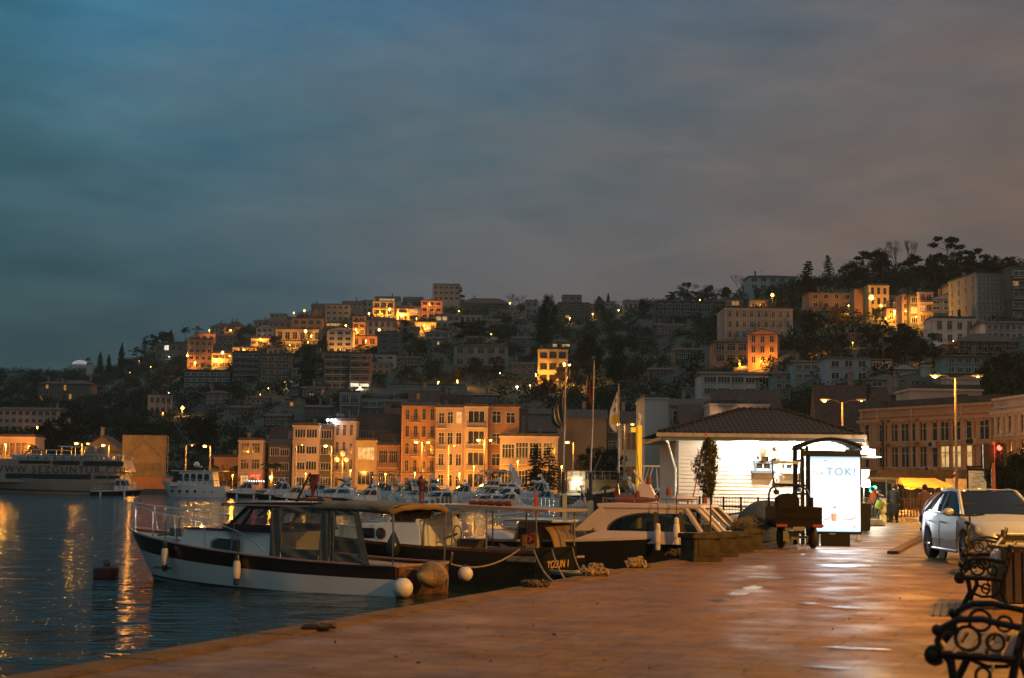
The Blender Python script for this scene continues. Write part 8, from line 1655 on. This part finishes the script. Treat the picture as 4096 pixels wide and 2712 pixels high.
# green lit booth
p=P(*Q('h',118,998),80);t=thing('glass_booth','small glass booth with a green lamp behind the people','booth',(p.x,80,0));MB().ball((0,-.4,p.z),.09,10,sx=1.3).build('green_lamp',M('green_glow',(.1,.8,.4),.4,emit=(.08,1,.45),es=7),t);wB=1.3;b=MB()
for x in(-.9,wB*.55,wB):b.box((x,0,1.05),(.06,.06,2.1))
b.box((wB/2-.45,0,2.1),(wB+1.1,.1,.08));b.build('frame',m_rail,t);MB().box((wB/2-.45,.04,1.05),(wB+.8,.02,2.0)).build('glass_panel',m_tint,t);MB().box((wB/2-.45,1.7,.95),(wB+.8,.06,1.9)).build('rear_panel',M('booth_back',(.14,.2,.14),.8),t);lamp(t,(.1,-.7,p.z-.15),30,(.1,1,.45),.12)
# signs
sp0=P(*Q('h',1063,910),113);t=thing('speed_sign','round white 30 speed sign under a small warning triangle','road sign',(sp0.x,113,0));rr=33/2.851/4/FPX*113;MB().tube([(0,.05,0),(0,.05,sp0.z+rr*4.3)],.04,6).build('post',m_pole,t);b=MB();b.lathe([(rr*1.15,-.02),(rr*1.15,.02)],(0,0,sp0.z),24,ax='y');b.build('sign_rim',M('sign_rim_red',(.4,.03,.02),.5),t);b=MB();b.lathe([(rr*.88,-.01),(rr*.88,.02)],(0,-.025,sp0.z),24,ax='y');b.build('sign_face',M('sign_white',(.6,.6,.5),.5),t);text('lettering','30',rr*1.25,t,(0,-.045,sp0.z-rr*.45),(PI/2,0,0),m_iron)
zt_=sp0.z+rr*2.55;b=MB();b.prism([(-rr*1.15,zt_-rr*.7),(rr*1.15,zt_-rr*.7),(0,zt_+rr*1.2)],-.02,.02);b.build('triangle_rim',M('sign_rim_red',(1,1,1)),t);b=MB();b.prism([(-rr*.8,zt_-rr*.5),(rr*.8,zt_-rr*.5),(0,zt_+rr*.8)],-.035,-.021);b.build('triangle_face',M('tri_green',(.45,.6,.45),.5),t);MB().box((0,-.045,zt_-rr*.05),(.08,.01,.26)).build('triangle_mark',m_iron,t)
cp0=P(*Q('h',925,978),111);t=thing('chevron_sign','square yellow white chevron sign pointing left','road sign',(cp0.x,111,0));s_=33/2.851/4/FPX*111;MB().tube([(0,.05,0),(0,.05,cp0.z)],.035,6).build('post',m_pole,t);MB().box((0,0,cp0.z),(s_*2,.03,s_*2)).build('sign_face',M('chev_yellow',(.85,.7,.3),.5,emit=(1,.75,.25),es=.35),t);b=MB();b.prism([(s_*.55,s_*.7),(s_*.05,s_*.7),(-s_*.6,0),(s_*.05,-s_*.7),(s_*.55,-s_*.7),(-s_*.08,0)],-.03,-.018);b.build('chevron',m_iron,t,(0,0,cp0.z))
bp0=P(*Q('h',1305,920),98);t=thing('street_board','tall framed street board with small printed notices and an orange glow added for lamplight','notice board',(bp0.x,98,0));w=200/2.851/4/FPX*98;h_=2.0 if False else 225/2.851/4/FPX*98;MB().box((0,0,bp0.z-.1),(w+.16,.2,h_+.5)).build('frame',m_iron,t,bevel=.02);MB().box((0,-.11,bp0.z),(w,.02,h_)).build('board_face',M('board_lamp_glow',(.75,.62,.42),.6,emit=(1,.6,.25),es=.22),t);MB().box((0,0,(bp0.z-h_/2-.3)/2),(.2,.14,bp0.z-h_/2-.3)).build('foot',m_iron,t);b=MB();rnd=random.Random(14)  # board face glows in place of orange street lamp light
for k in range(13):b.box((rnd.uniform(-.3,.3)*w,-.125,bp0.z+h_*(.42-.065*k)),(w*rnd.uniform(.12,.5),.008,h_*.018))
b.build('print_lines',M('print_brown',(.2,.1,.07),.8),t);MB().box((0,.0,bp0.z+h_/2+.25),(w*1.3,.4,.12)).build('board_top',m_iron,t)
DTL=57;tp=P(*Q('h',1495,1000),DTL);zt1=P(*Q('h',0,490),DTL)[2]if False else P(*Q('h',1500,490),DTL).z;t=thing('traffic_light','traffic light glowing red on a pole with a second dark head facing left','traffic light',(tp.x,DTL,0));MB().tube([(0,0,0),(.0,0,zt1+.05)],.075,10).build('pole',M('signal_pole_red_tint',(.35,.12,.08),.5),t)  # red light of the lens put into the pole colour
def sig(x,y,ry,z,h,nm):o=MB().box((0,0,0),(.3,.24,h)).build(nm,m_iron,t,(x,y,z),ry,bevel=.02);return o
zc_=P(*Q('h',1500,640),DTL).z;hh_=P(*Q('h',1500,495),DTL).z-P(*Q('h',1500,785),DTL).z;sig(-.24,.05,PI/2*.9,zc_,hh_,'signal_head');MB().box((-.10,-.02,zc_+.08),(.22,.2,hh_*.68)).build('signal_back',m_iron,t);hd2=sig(.33,.0,-.9,zc_+.05,hh_*.9,'signal_head')
b=MB();b.lathe([(.1,-.02),(.1,.01)],(0,-.13,hh_*.28),14,ax='y');b.build('red_lens',M('red_glow',(.8,.03,.02),.4,emit=(1,.06,.03),es=9),hd2);b=MB();b.lathe([(.1,-.02),(.1,.01)],(0,-.13,0),14,ax='y');b.lathe([(.1,-.02),(.1,.01)],(0,-.13,-hh_*.28),14,ax='y');b.build('dark_lens',m_gl,hd2)
for z in(hh_*.28,0,-hh_*.28):MB().tube([(.12*math.cos(k*PI/6),-.2,z+.12*math.sin(k*PI/6))for k in range(7)],.025,5).build('visor',m_iron,hd2)
lamp(t,(.14,-.35,zc_+hh_*.2),16,(1,.07,.04),.08)
# brown igloo container
p=P(*Q('h',925,1250),50);t=thing('recycling_dome','large brown dome shaped container behind the parked car','container',(p.x+.1,50,0));zt1=P(*Q('h',925,1035),50).z;b=MB();b.lathe([(.78,0),(.82,.3),(.82,.65),(.75,.95),(.6,zt1-.28),(.38,zt1-.08),(.02,zt1)],(0,0,0),28);b.build('shell',M('dome_brown',(.26,.10,.04),.6,var=.25,sc=3),t,smooth=True);MB().lathe([(.84,.28),(.84,.34)],(0,0,0),28).build('seam',m_gut,t);MB().box((0,-.8,1.0),(.35,.12,.16)).build('slot',m_iron,t)

# ------------------------------------------------------------------ silver saloon car
def car(loc,yaw):
    t=thing('silver_car','silver four door saloon car parked nose towards the camera behind the benches','car',loc,yaw);t.scale=(1.06,1.06,1.07)
    paint=M('silver_paint',(.34,.35,.38),.38,.2,var=.03,coat=.25);Lc,hw=2.15,.865;xs=[-Lc+2*Lc*i/110 for i in range(111)];wr=.335;WX=(-1.28,1.32)
    def topz(x):return interp(x,[(-2.15,.80),(-2.1,.93),(-1.95,1.0),(-1.5,1.03),(-1.0,1.03),(0,.99),(1.0,.96),(1.3,.92),(1.8,.83),(2.05,.72),(2.15,.62)])
    def hwx(x):return hw*interp(x,[(-2.15,.80),(-1.95,.9),(-1.5,.97),(-.6,1),(.9,1),(1.5,.97),(1.85,.9),(2.05,.78),(2.15,.66)])
    rows=[]
    for x in xs:
        zb=interp(x,[(-2.15,.42),(-2.0,.30),(-1.7,.22),(1.7,.2),(2.0,.22),(2.15,.32)])
        for wx in WX:
            d=abs(x-wx)
            if d<.40:zb=max(zb,.30+math.sqrt(max(0,.40**2-d*d))*.98)
        tz_=topz(x);w=hwx(x);zm=min(tz_-.06,.62);zb=min(zb,tz_-.16);zz=[zb,zb+(zm-zb)*.3 if zm>zb else zb+.01,max(zm,zb+.03),max(tz_-.12,zb+.06),tz_-.03,tz_+.01,tz_+.035,tz_+.045];ww=[w*.965,w*.99,w*1.0,w*.985,w*.93,w*.80,w*.45,0];rows.append([(x,ww[k],zz[k])for k in range(8)])
    b=MB();b.grid(rows);b.grid([[(p[0],-p[1],p[2])for p in r_]for r_ in rows])
    for e in(0,-1):r_=rows[e];b.add([p for p in r_]+[(p[0],-p[1],p[2])for p in r_[-2::-1]],[tuple(range(15))])
    bd=b.build('body',paint,t,smooth=True)
    Fb,Fr,Rr,Rb=(1.02,.76,.965),(.22,.59,1.44),(-.95,.56,1.435),(-1.72,.66,1.03)
    b=MB();n=10  # roof
    def mid_(a,c,f):return tuple(a[i]+(c[i]-a[i])*f for i in range(3))
    rr_=[[(x_,y_*(Fr[1]+(Rr[1]-Fr[1])*f)*1.03,1.435+.045*math.sin(PI*(f*.8+.1))*(1-y_*y_*.8)+.02)for y_ in[-1+j/5 for j in range(11)]]for f in[i/n for i in range(n+1)]for x_ in(Fr[0]+(Rr[0]-Fr[0])*f,)];b.grid(rr_);b.build('roof',paint,t,smooth=True)
    def glass(pa,pb,pc,pd,bulge,nm,ax):  # quad grid with bulge
        b=MB();rows=[]
        for i in range(9):
            f=i/8;l_=mid_(pa,pd,f);r_=mid_(pb,pc,f);rows.append([tuple(c+(bulge*(1-(2*g_-1)**2)if k==ax else 0)for k,c in enumerate(mid_(l_,r_,g_)))for g_ in[j/8 for j in range(9)]])
        b.grid(rows);return b.build(nm,M('car_glass',(.003,.003,.004),.06,var=.2,spec=.3),t,smooth=True)
    mir=lambda p:(p[0],-p[1],p[2]);glass(Fb,mir(Fb),mir(Fr),Fr,.10,'windscreen',0);glass(Rb,mir(Rb),mir(Rr),Rr,-.08,'rear_window',0);bl=1.0
    for s_ in(1,-1):
        g=lambda p:(p[0],p[1]*s_,p[2]);Bb,Bt=(-.28,.80,1.0),(-.32,.60,1.45)
        for nm,pa_,pb_,pc_,pd_ in(('front_side_window',Fb,Bb,Bt,Fr),('rear_side_window',Bb,(-1.3,.76,1.02),(-1.0,.575,1.43),Bt)):glass(g(pa_),g(pb_),g(pc_),g(pd_),.02*s_,nm,1)
        b=MB();b.tube([g((1.1,.78,.94)),g(Fb),g(mid_(Fb,Fr,.5)),g(Fr)],[.05,.045,.038,.035],8);b.tube([g(Fr),g((-.3,.605,1.47)),g(Rr)],.035,8);b.tube([g(Rr),g((-1.35,.62,1.25)),g((-1.75,.69,1.0))],[.04,.065,.09],8);b.tube([g(Bb),g(Bt)],.032,6);b.add([g(p)for p in((-1.02,.585,1.43),(-1.28,.765,1.0),(-1.78,.70,1.0),(-1.0,.56,1.44))],[(0,1,2,3)]);b.build('pillars',paint,bd,smooth=True)
        MB().tube([g((1.0,.79,.965)),g((.4,.815,.985)),g((-.3,.825,1.0)),g((-1.35,.78,1.03))],.014,5).build('window_trim',m_steel,bd)
        yy_=hw*1.0*s_;b=MB()
        for x_ in(.95,-.3,-1.02):b.tube([(x_,s_*(hw+.002),.30 if x_!=-1.02 else .72),(x_,s_*(hw+.003),.62),(x_,s_*hw*.985,.86)],.005,4)
        b.build('door_gap',m_iron,bd);MB().tube([(.9,s_*(hw+.004),.46),(-.85,s_*(hw+.004),.47)],.016,5).build('side_moulding',m_steel,bd);MB().tube([(.93,s_*(hw*.985),.245),(-.88,s_*(hw*.985),.245)],.022,6).build('sill',m_steel,bd)
        for x_ in(-.05,-.95):MB().tube([(x_-.09,s_*(hw-.0),.80),(x_-.03,s_*(hw+.03),.805),(x_+.05,s_*(hw+.03),.805),(x_+.1,s_*(hw-.0),.80)],.014,6).build('door_handle',paint,bd)
        m_=MB().ball((.80,s_*.98,1.02),.11,14,sx=.75,sy=1.05,sz=.75).build('mirror',paint,t,smooth=True);MB().tube([(.86,s_*.8,.97),(.8,s_*.92,1.0)],.03,6).build('mirror_arm',m_iron,m_)
        for wx in WX:
            w_=MB().lathe([(.20,-.1),(.29,-.1),(.32,-.07),(.325,0),(.32,.07),(.29,.1),(.20,.1)],(wx,s_*(hw-.115),.325),30,ax='y',cap=False).build('wheel',_m['tyre'],t,smooth=True);b=MB();yo=s_*(hw-.03)
            b.lathe([(.215,-.02*s_),(.205,.0)],(wx,yo-s_*.03,.325),24,ax='y');r0=b.build('rim',M('rim_dark',(.05,.05,.055),.4,.5),w_);b=MB();b.lathe([(.05,-.015),(.04,.015)],(wx,yo,.325),12,ax='y')
            for k in range(8):a_=k*PI/4;b.tube([(wx+.04*math.cos(a_),yo,.325+.04*math.sin(a_)),(wx+.205*math.cos(a_),yo-s_*.01,.325+.205*math.sin(a_))],[.018,.026],5)
            b.tube([(wx+.21*math.cos(k*PI/12),yo-s_*.01,.325+.21*math.sin(k*PI/12))for k in range(25)],.014,5);b.build('spokes',m_steel,r0);b=MB();b.lathe([(.385,-.02),(.385,.02)],(wx,s_*(hw-.34),.33),24,ax='y');b.build('wheel_well',m_iron,w_)
        b=MB();b.prism([(1.62,.70),(2.02,.60),(2.08,.66),(2.0,.76),(1.6,.84),(1.5,.80)],s_*hw*.80,s_*hw*.93);hl=b.build('headlight',M('headlight_glass',(.3,.3,.3),.1,.3),t,bevel=.02)
        b=MB();b.box((-2.08,s_*.68,.82),(.1,.26,.18));b.build('tail_light',M('tail_red',(.25,.02,.015)),t,bevel=.02)
    b=MB();b.box((2.13,0,.56),(.06,.85,.14));b.box((2.12,0,.34),(.06,1.1,.12));b.build('grille',m_iron,t,bevel=.01);b=MB();b.box((2.165,0,.62),(.02,.9,.03));b.box((2.165,0,.5),(.02,.9,.02));b.build('grille_trim',m_steel,t);b=MB();b.tube([(.98,.35,1.0),(.95,-.05,1.04),(.9,-.4,1.06)],.01,4);b.tube([(1.0,-.1,1.0),(.97,-.45,1.03)],.01,4);b.build('wiper',m_iron,t)
    MB().box((-.1,0,.95),(1.6,1.3,.5)).build('interior',M('interior_dark',(.02,.02,.02),.8),t);return t
wr_=G(*Q('i',455,1160));wf_=G(967.5,564.5);dr_=(wf_-wr_);yawc=math.atan2(dr_.y,dr_.x);fc=Vector((math.cos(yawc),math.sin(yawc),0));lc=Vector((-math.sin(yawc),math.cos(yawc),0));sd=-1 if lc.x>0 else 1
car(wr_+fc*1.28-lc*sd*.8,yawc)

# ------------------------------------------------------------------ benches with cast iron ends
def bench(ctr,yaw,label,n=2):
    t=thing('park_bench',label,'bench',ctr,yaw,'cast iron park benches along the quay');Lb=1.75  # length along local y, front towards -x
    for k in range(2):
        y=-Lb/2+.08+k*(Lb-.16);b=MB();r_=.026
        b.tube([(-.30,y,0),(-.26,y,.1),(-.20,y,.22),(-.22,y,.36),(-.27,y,.42)],r_*1.2,8);b.tube([(.30,y,0),(.25,y,.12),(.20,y,.26),(.23,y,.42),(.30,y,.66),(.33,y,.86)],r_*1.2,8);b.tube([(-.29,y,.40),(0,y,.40),(.24,y,.39)],r_,8)
        b.tube([(-.33+.055*math.cos(a_*PI/6),y,.40+.055*math.sin(a_*PI/6))for a_ in range(12)],.024,8);b.ball((-.34,y,.40),.05,10)  # scroll at the seat front
        b.tube([(-.27,y,.42),(-.31,y,.5),(-.27,y,.60),(-.16,y,.66),(.0,y,.67),(.14,y,.64),(.27,y,.62)],r_,8);b.ball((-.31,y,.58),.042,10)
        b.tube([(-.10+.085*math.cos(a_*PI/8),y,.53+.085*math.sin(a_*PI/8))for a_ in range(17)],.014,6);b.tube([(.09+.06*math.cos(a_*PI/8),y,.51+.06*math.sin(a_*PI/8))for a_ in range(17)],.012,6)
        b.tube([(-.20,y,.22),(-.05,y,.16),(.1,y,.17),(.20,y,.26)],.018,6);b.tube([(.0+.05*math.cos(a_*PI/8),y,.27+.06*math.sin(a_*PI/8))for a_ in range(17)],.012,6);b.ball((-.30,y,.02),.035,8);b.ball((.30,y,.02),.035,8);b.build('end_frame',m_iron,t,smooth=True)
    for i in range(5):MB().box((-.24+i*.105,0,.432-.004*i),(.08,Lb,.028)).build('seat_slat',M('slat_dark',(.06,.035,.02),.5,var=.3,sc=3),t,bevel=.005)
    for i in range(4):MB().box((.245+i*.028,0,.52+i*.1),(.026,Lb,.075),ry=.25).build('back_slat',_m['slat_dark'],t,bevel=.005)
    for z,x in((.17,-.0),(.30,.21)):MB().tube([(x,-Lb/2+.08,z),(x,Lb/2-.08,z)],.012,6).build('tie_rod',m_iron,t)
    return t
q1=P(*Q('j',775,1290),10.8);q2=P(*Q('j',810,420),20.2);q3=P(*Q('j',800,100),27.6);yb_=-math.atan2(ed.x,ed.y)
bench((q1.x+ed.x*.87,q1.y+ed.y*.87,0),yb_,'nearest park bench, cut by the bottom edge at the right');bench((q2.x+ed.x*.87,q2.y+ed.y*.87,0),yb_,'middle park bench seen end on before the car');bench((q3.x+ed.x*.87,q3.y+ed.y*.87,0),yb_,'farthest park bench directly in front of the car bumper')
# bicycle basket / handle silhouettes behind the farthest bench are left as a parked scooter
p=P(*Q('i',1400,900),27.5);t=thing('parked_bicycle','dark bicycle leaning behind the farthest bench with its handlebar raised','bicycle',(p.x,29.4,0),1.2)
for x in(-.52,.52):w_=MB().tube([(x+.33*math.cos(k*PI/12),0,.34+.33*math.sin(k*PI/12))for k in range(25)],.018,6).build('wheel',_m['tyre'],t,smooth=True)
b=MB();b.tube([(-.52,0,.34),(-.18,0,.82),(.36,0,.86),(.52,0,.34)],.018,6);b.tube([(-.52,0,.34),(-.05,0,.3),(.36,0,.84)],.018,6);b.tube([(-.05,0,.3),(-.2,0,.92)],.016,6);b.tube([(.36,0,.86),(.33,0,1.05)],.018,6);b.build('frame',m_iron,t);MB().tube([(.25,-.28,1.1),(.33,-.1,1.07),(.33,.1,1.07),(.25,.28,1.1)],.016,6).build('handlebar',m_iron,t);MB().box((-.22,0,.94),(.26,.13,.05)).build('saddle',m_iron,t,bevel=.02)
# slatted bin at the right edge
p=P(*Q('j',1200,600),20.5);t=thing('slatted_bin','ochre slatted wooden litter bin with plastic bags at the right edge','bin',(p.x+.05,20.5,0));b=MB();hB=P(*Q('j',1100,110),20.5).z
for k in range(6):
    x=-.3+.12*k;MB().box((x,-.3,hB/2+.04),(.085,.03,hB-.12)).build('slat',M('slat_ochre',(.22,.13,.04),.6,var=.2,sc=4),t);MB().box((-.33,-.24+.1*k,hB/2+.04),(.03,.07,hB-.12)).build('slat',_m['slat_ochre'],t)
b.box((0,0,hB/2),(.54,.5,hB-.14));b.box((0,-.02,hB),(.74,.66,.05));b.build('frame',M('bin_dark',(.06,.045,.025),.6),t)
t2=thing('plastic_bag','crumpled white plastic bag hanging at the slatted bin','bag',(p.x-.38,20.3,hB-.12));b=MB();rnd=random.Random(1);b.ball((0,0,0),.07,10,sz=1.4);b.v=[(x+rnd.uniform(-.02,.02),y+rnd.uniform(-.02,.02),z+rnd.uniform(-.02,.02))for x,y,z in b.v];b.build('bag_film',M('bag_white',(.6,.6,.62),.4),t2,smooth=True);MB().tube([(0,0,.15),(.1,.05,.25)],.015,5).build('bag_knot',_m['bag_white'],t2)

# assumed quay lamps added to light the foreground, on tall posts just outside the picture on the right and behind
def assumed_quay_lamp(x,y,h,pw,lb,hx=-1.0):
    t=thing('street_lamp',lb,'street lamp',(x,y,0));MB().tube([(0,0,0),(0,0,h)],[.1,.06],8).build('pole',m_pole,t);MB().tube([(0,0,h-.1),(hx*.5,0,h+.15),(hx,0,h+.15)],.035,5).build('arm',m_pole,t);MB().box((hx*1.15,0,h+.1),(.6,.25,.12)).build('lamp_head',m_rail,t);lamp(t,(hx*1.15,0,h-.15),pw,(1,.42,.04),.22)  # unseen lamp, assumed and added for its orange light on the foreground
assumed_quay_lamp(15,20,8,15000,'assumed tall quay lamp added just beyond the right edge near the nearest bench');assumed_quay_lamp(19,37,8,8500,'assumed tall quay lamp added just beyond the right edge beside the car');assumed_quay_lamp(6.5,-6,8,700,'assumed tall quay lamp added behind the photographer');assumed_quay_lamp(31,62,8,5000,'assumed tall quay lamp added beyond the right edge near the traffic light');

# the evening air over the whole harbour
hv=bpy.data.materials.new('evening_haze');hv.use_nodes=True;T=hv.node_tree;T.nodes.clear();ov_=T.nodes.new('ShaderNodeOutputMaterial');pv_=T.nodes.new('ShaderNodeVolumePrincipled');pv_.inputs['Color'].default_value=(.65,.85,.85,1);pv_.inputs['Density'].default_value=.00013;T.links.new(pv_.outputs[0],ov_.inputs['Volume'])
tag(MB().box((0,610,130),(1720,1380,272)).build('haze',hv),'thin bluish evening haze over harbour and hill',kind='stuff')

# separate pieces that each are a part of their own
SPL={'roof_posts':'roof_post','hard_top_posts':'hard_top_post','awning_posts':'awning_post','whip_antenna':'whip_antenna','service_posts':'service_post','mast_light':'mast_light','funnel_arch':'funnel_arch','hood_hoop':'hood_hoop','thwart':'thwart','stand_legs':'stand_leg','feet':'foot','arch':'arch','railing':'railing','wall_bracket':'wall_bracket','deck_seats':'deck_seat','bulbs':'bulb','globe':'globe','gable_trim':'gable_trim','deck_hatch':'deck_hatch','soffit':'soffit','wiper':'wiper','awning_roof':'awning_roof'}
for o in[o for o in S.objects if o.type=='MESH' and o.parent and o.name.split('.')[0]in SPL]:
    me=o.data;n=len(me.vertices);par=list(range(n))
    def find(i):
        while par[i]!=i:par[i]=par[par[i]];i=par[i]
        return i
    for e in me.edges:par[find(e.vertices[0])]=find(e.vertices[1])
    comp={}
    for p_ in me.polygons:comp.setdefault(find(p_.vertices[0]),[]).append(p_)
    if not 1<len(comp)<30:continue
    if o.name.startswith('railing'):
        if len(comp)>200:continue
    nm=SPL[o.name.split('.')[0]];gr=list(comp.values())
    if nm=='railing':  # port rail, starboard rail
        cy={}
        for ps in gr:y=sum((me.vertices[i].co.y for p_ in ps for i in p_.vertices));cy.setdefault(y>0,[]).extend(ps)
        gr=list(cy.values())
    for ps in gr:
        idx={};vs=[]
        for p_ in ps:
            for i in p_.vertices:
                if i not in idx:idx[i]=len(vs);vs.append(tuple(me.vertices[i].co))
        m2=bpy.data.meshes.new(nm);m2.from_pydata(vs,[],[tuple(idx[i]for i in p_.vertices)for p_ in ps])
        for m_ in me.materials:m2.materials.append(m_)
        m2.polygons.foreach_set('material_index',[p_.material_index for p_ in ps]);m2.polygons.foreach_set('use_smooth',[p_.use_smooth for p_ in ps])
        c_=bpy.data.objects.new(nm,m2);COL.objects.link(c_);c_.parent=o.parent;c_.matrix_basis=o.matrix_basis.copy()
        for ch in[]:pass
    for ch in list(o.children):ch.parent=o.parent
    bpy.data.objects.remove(o)
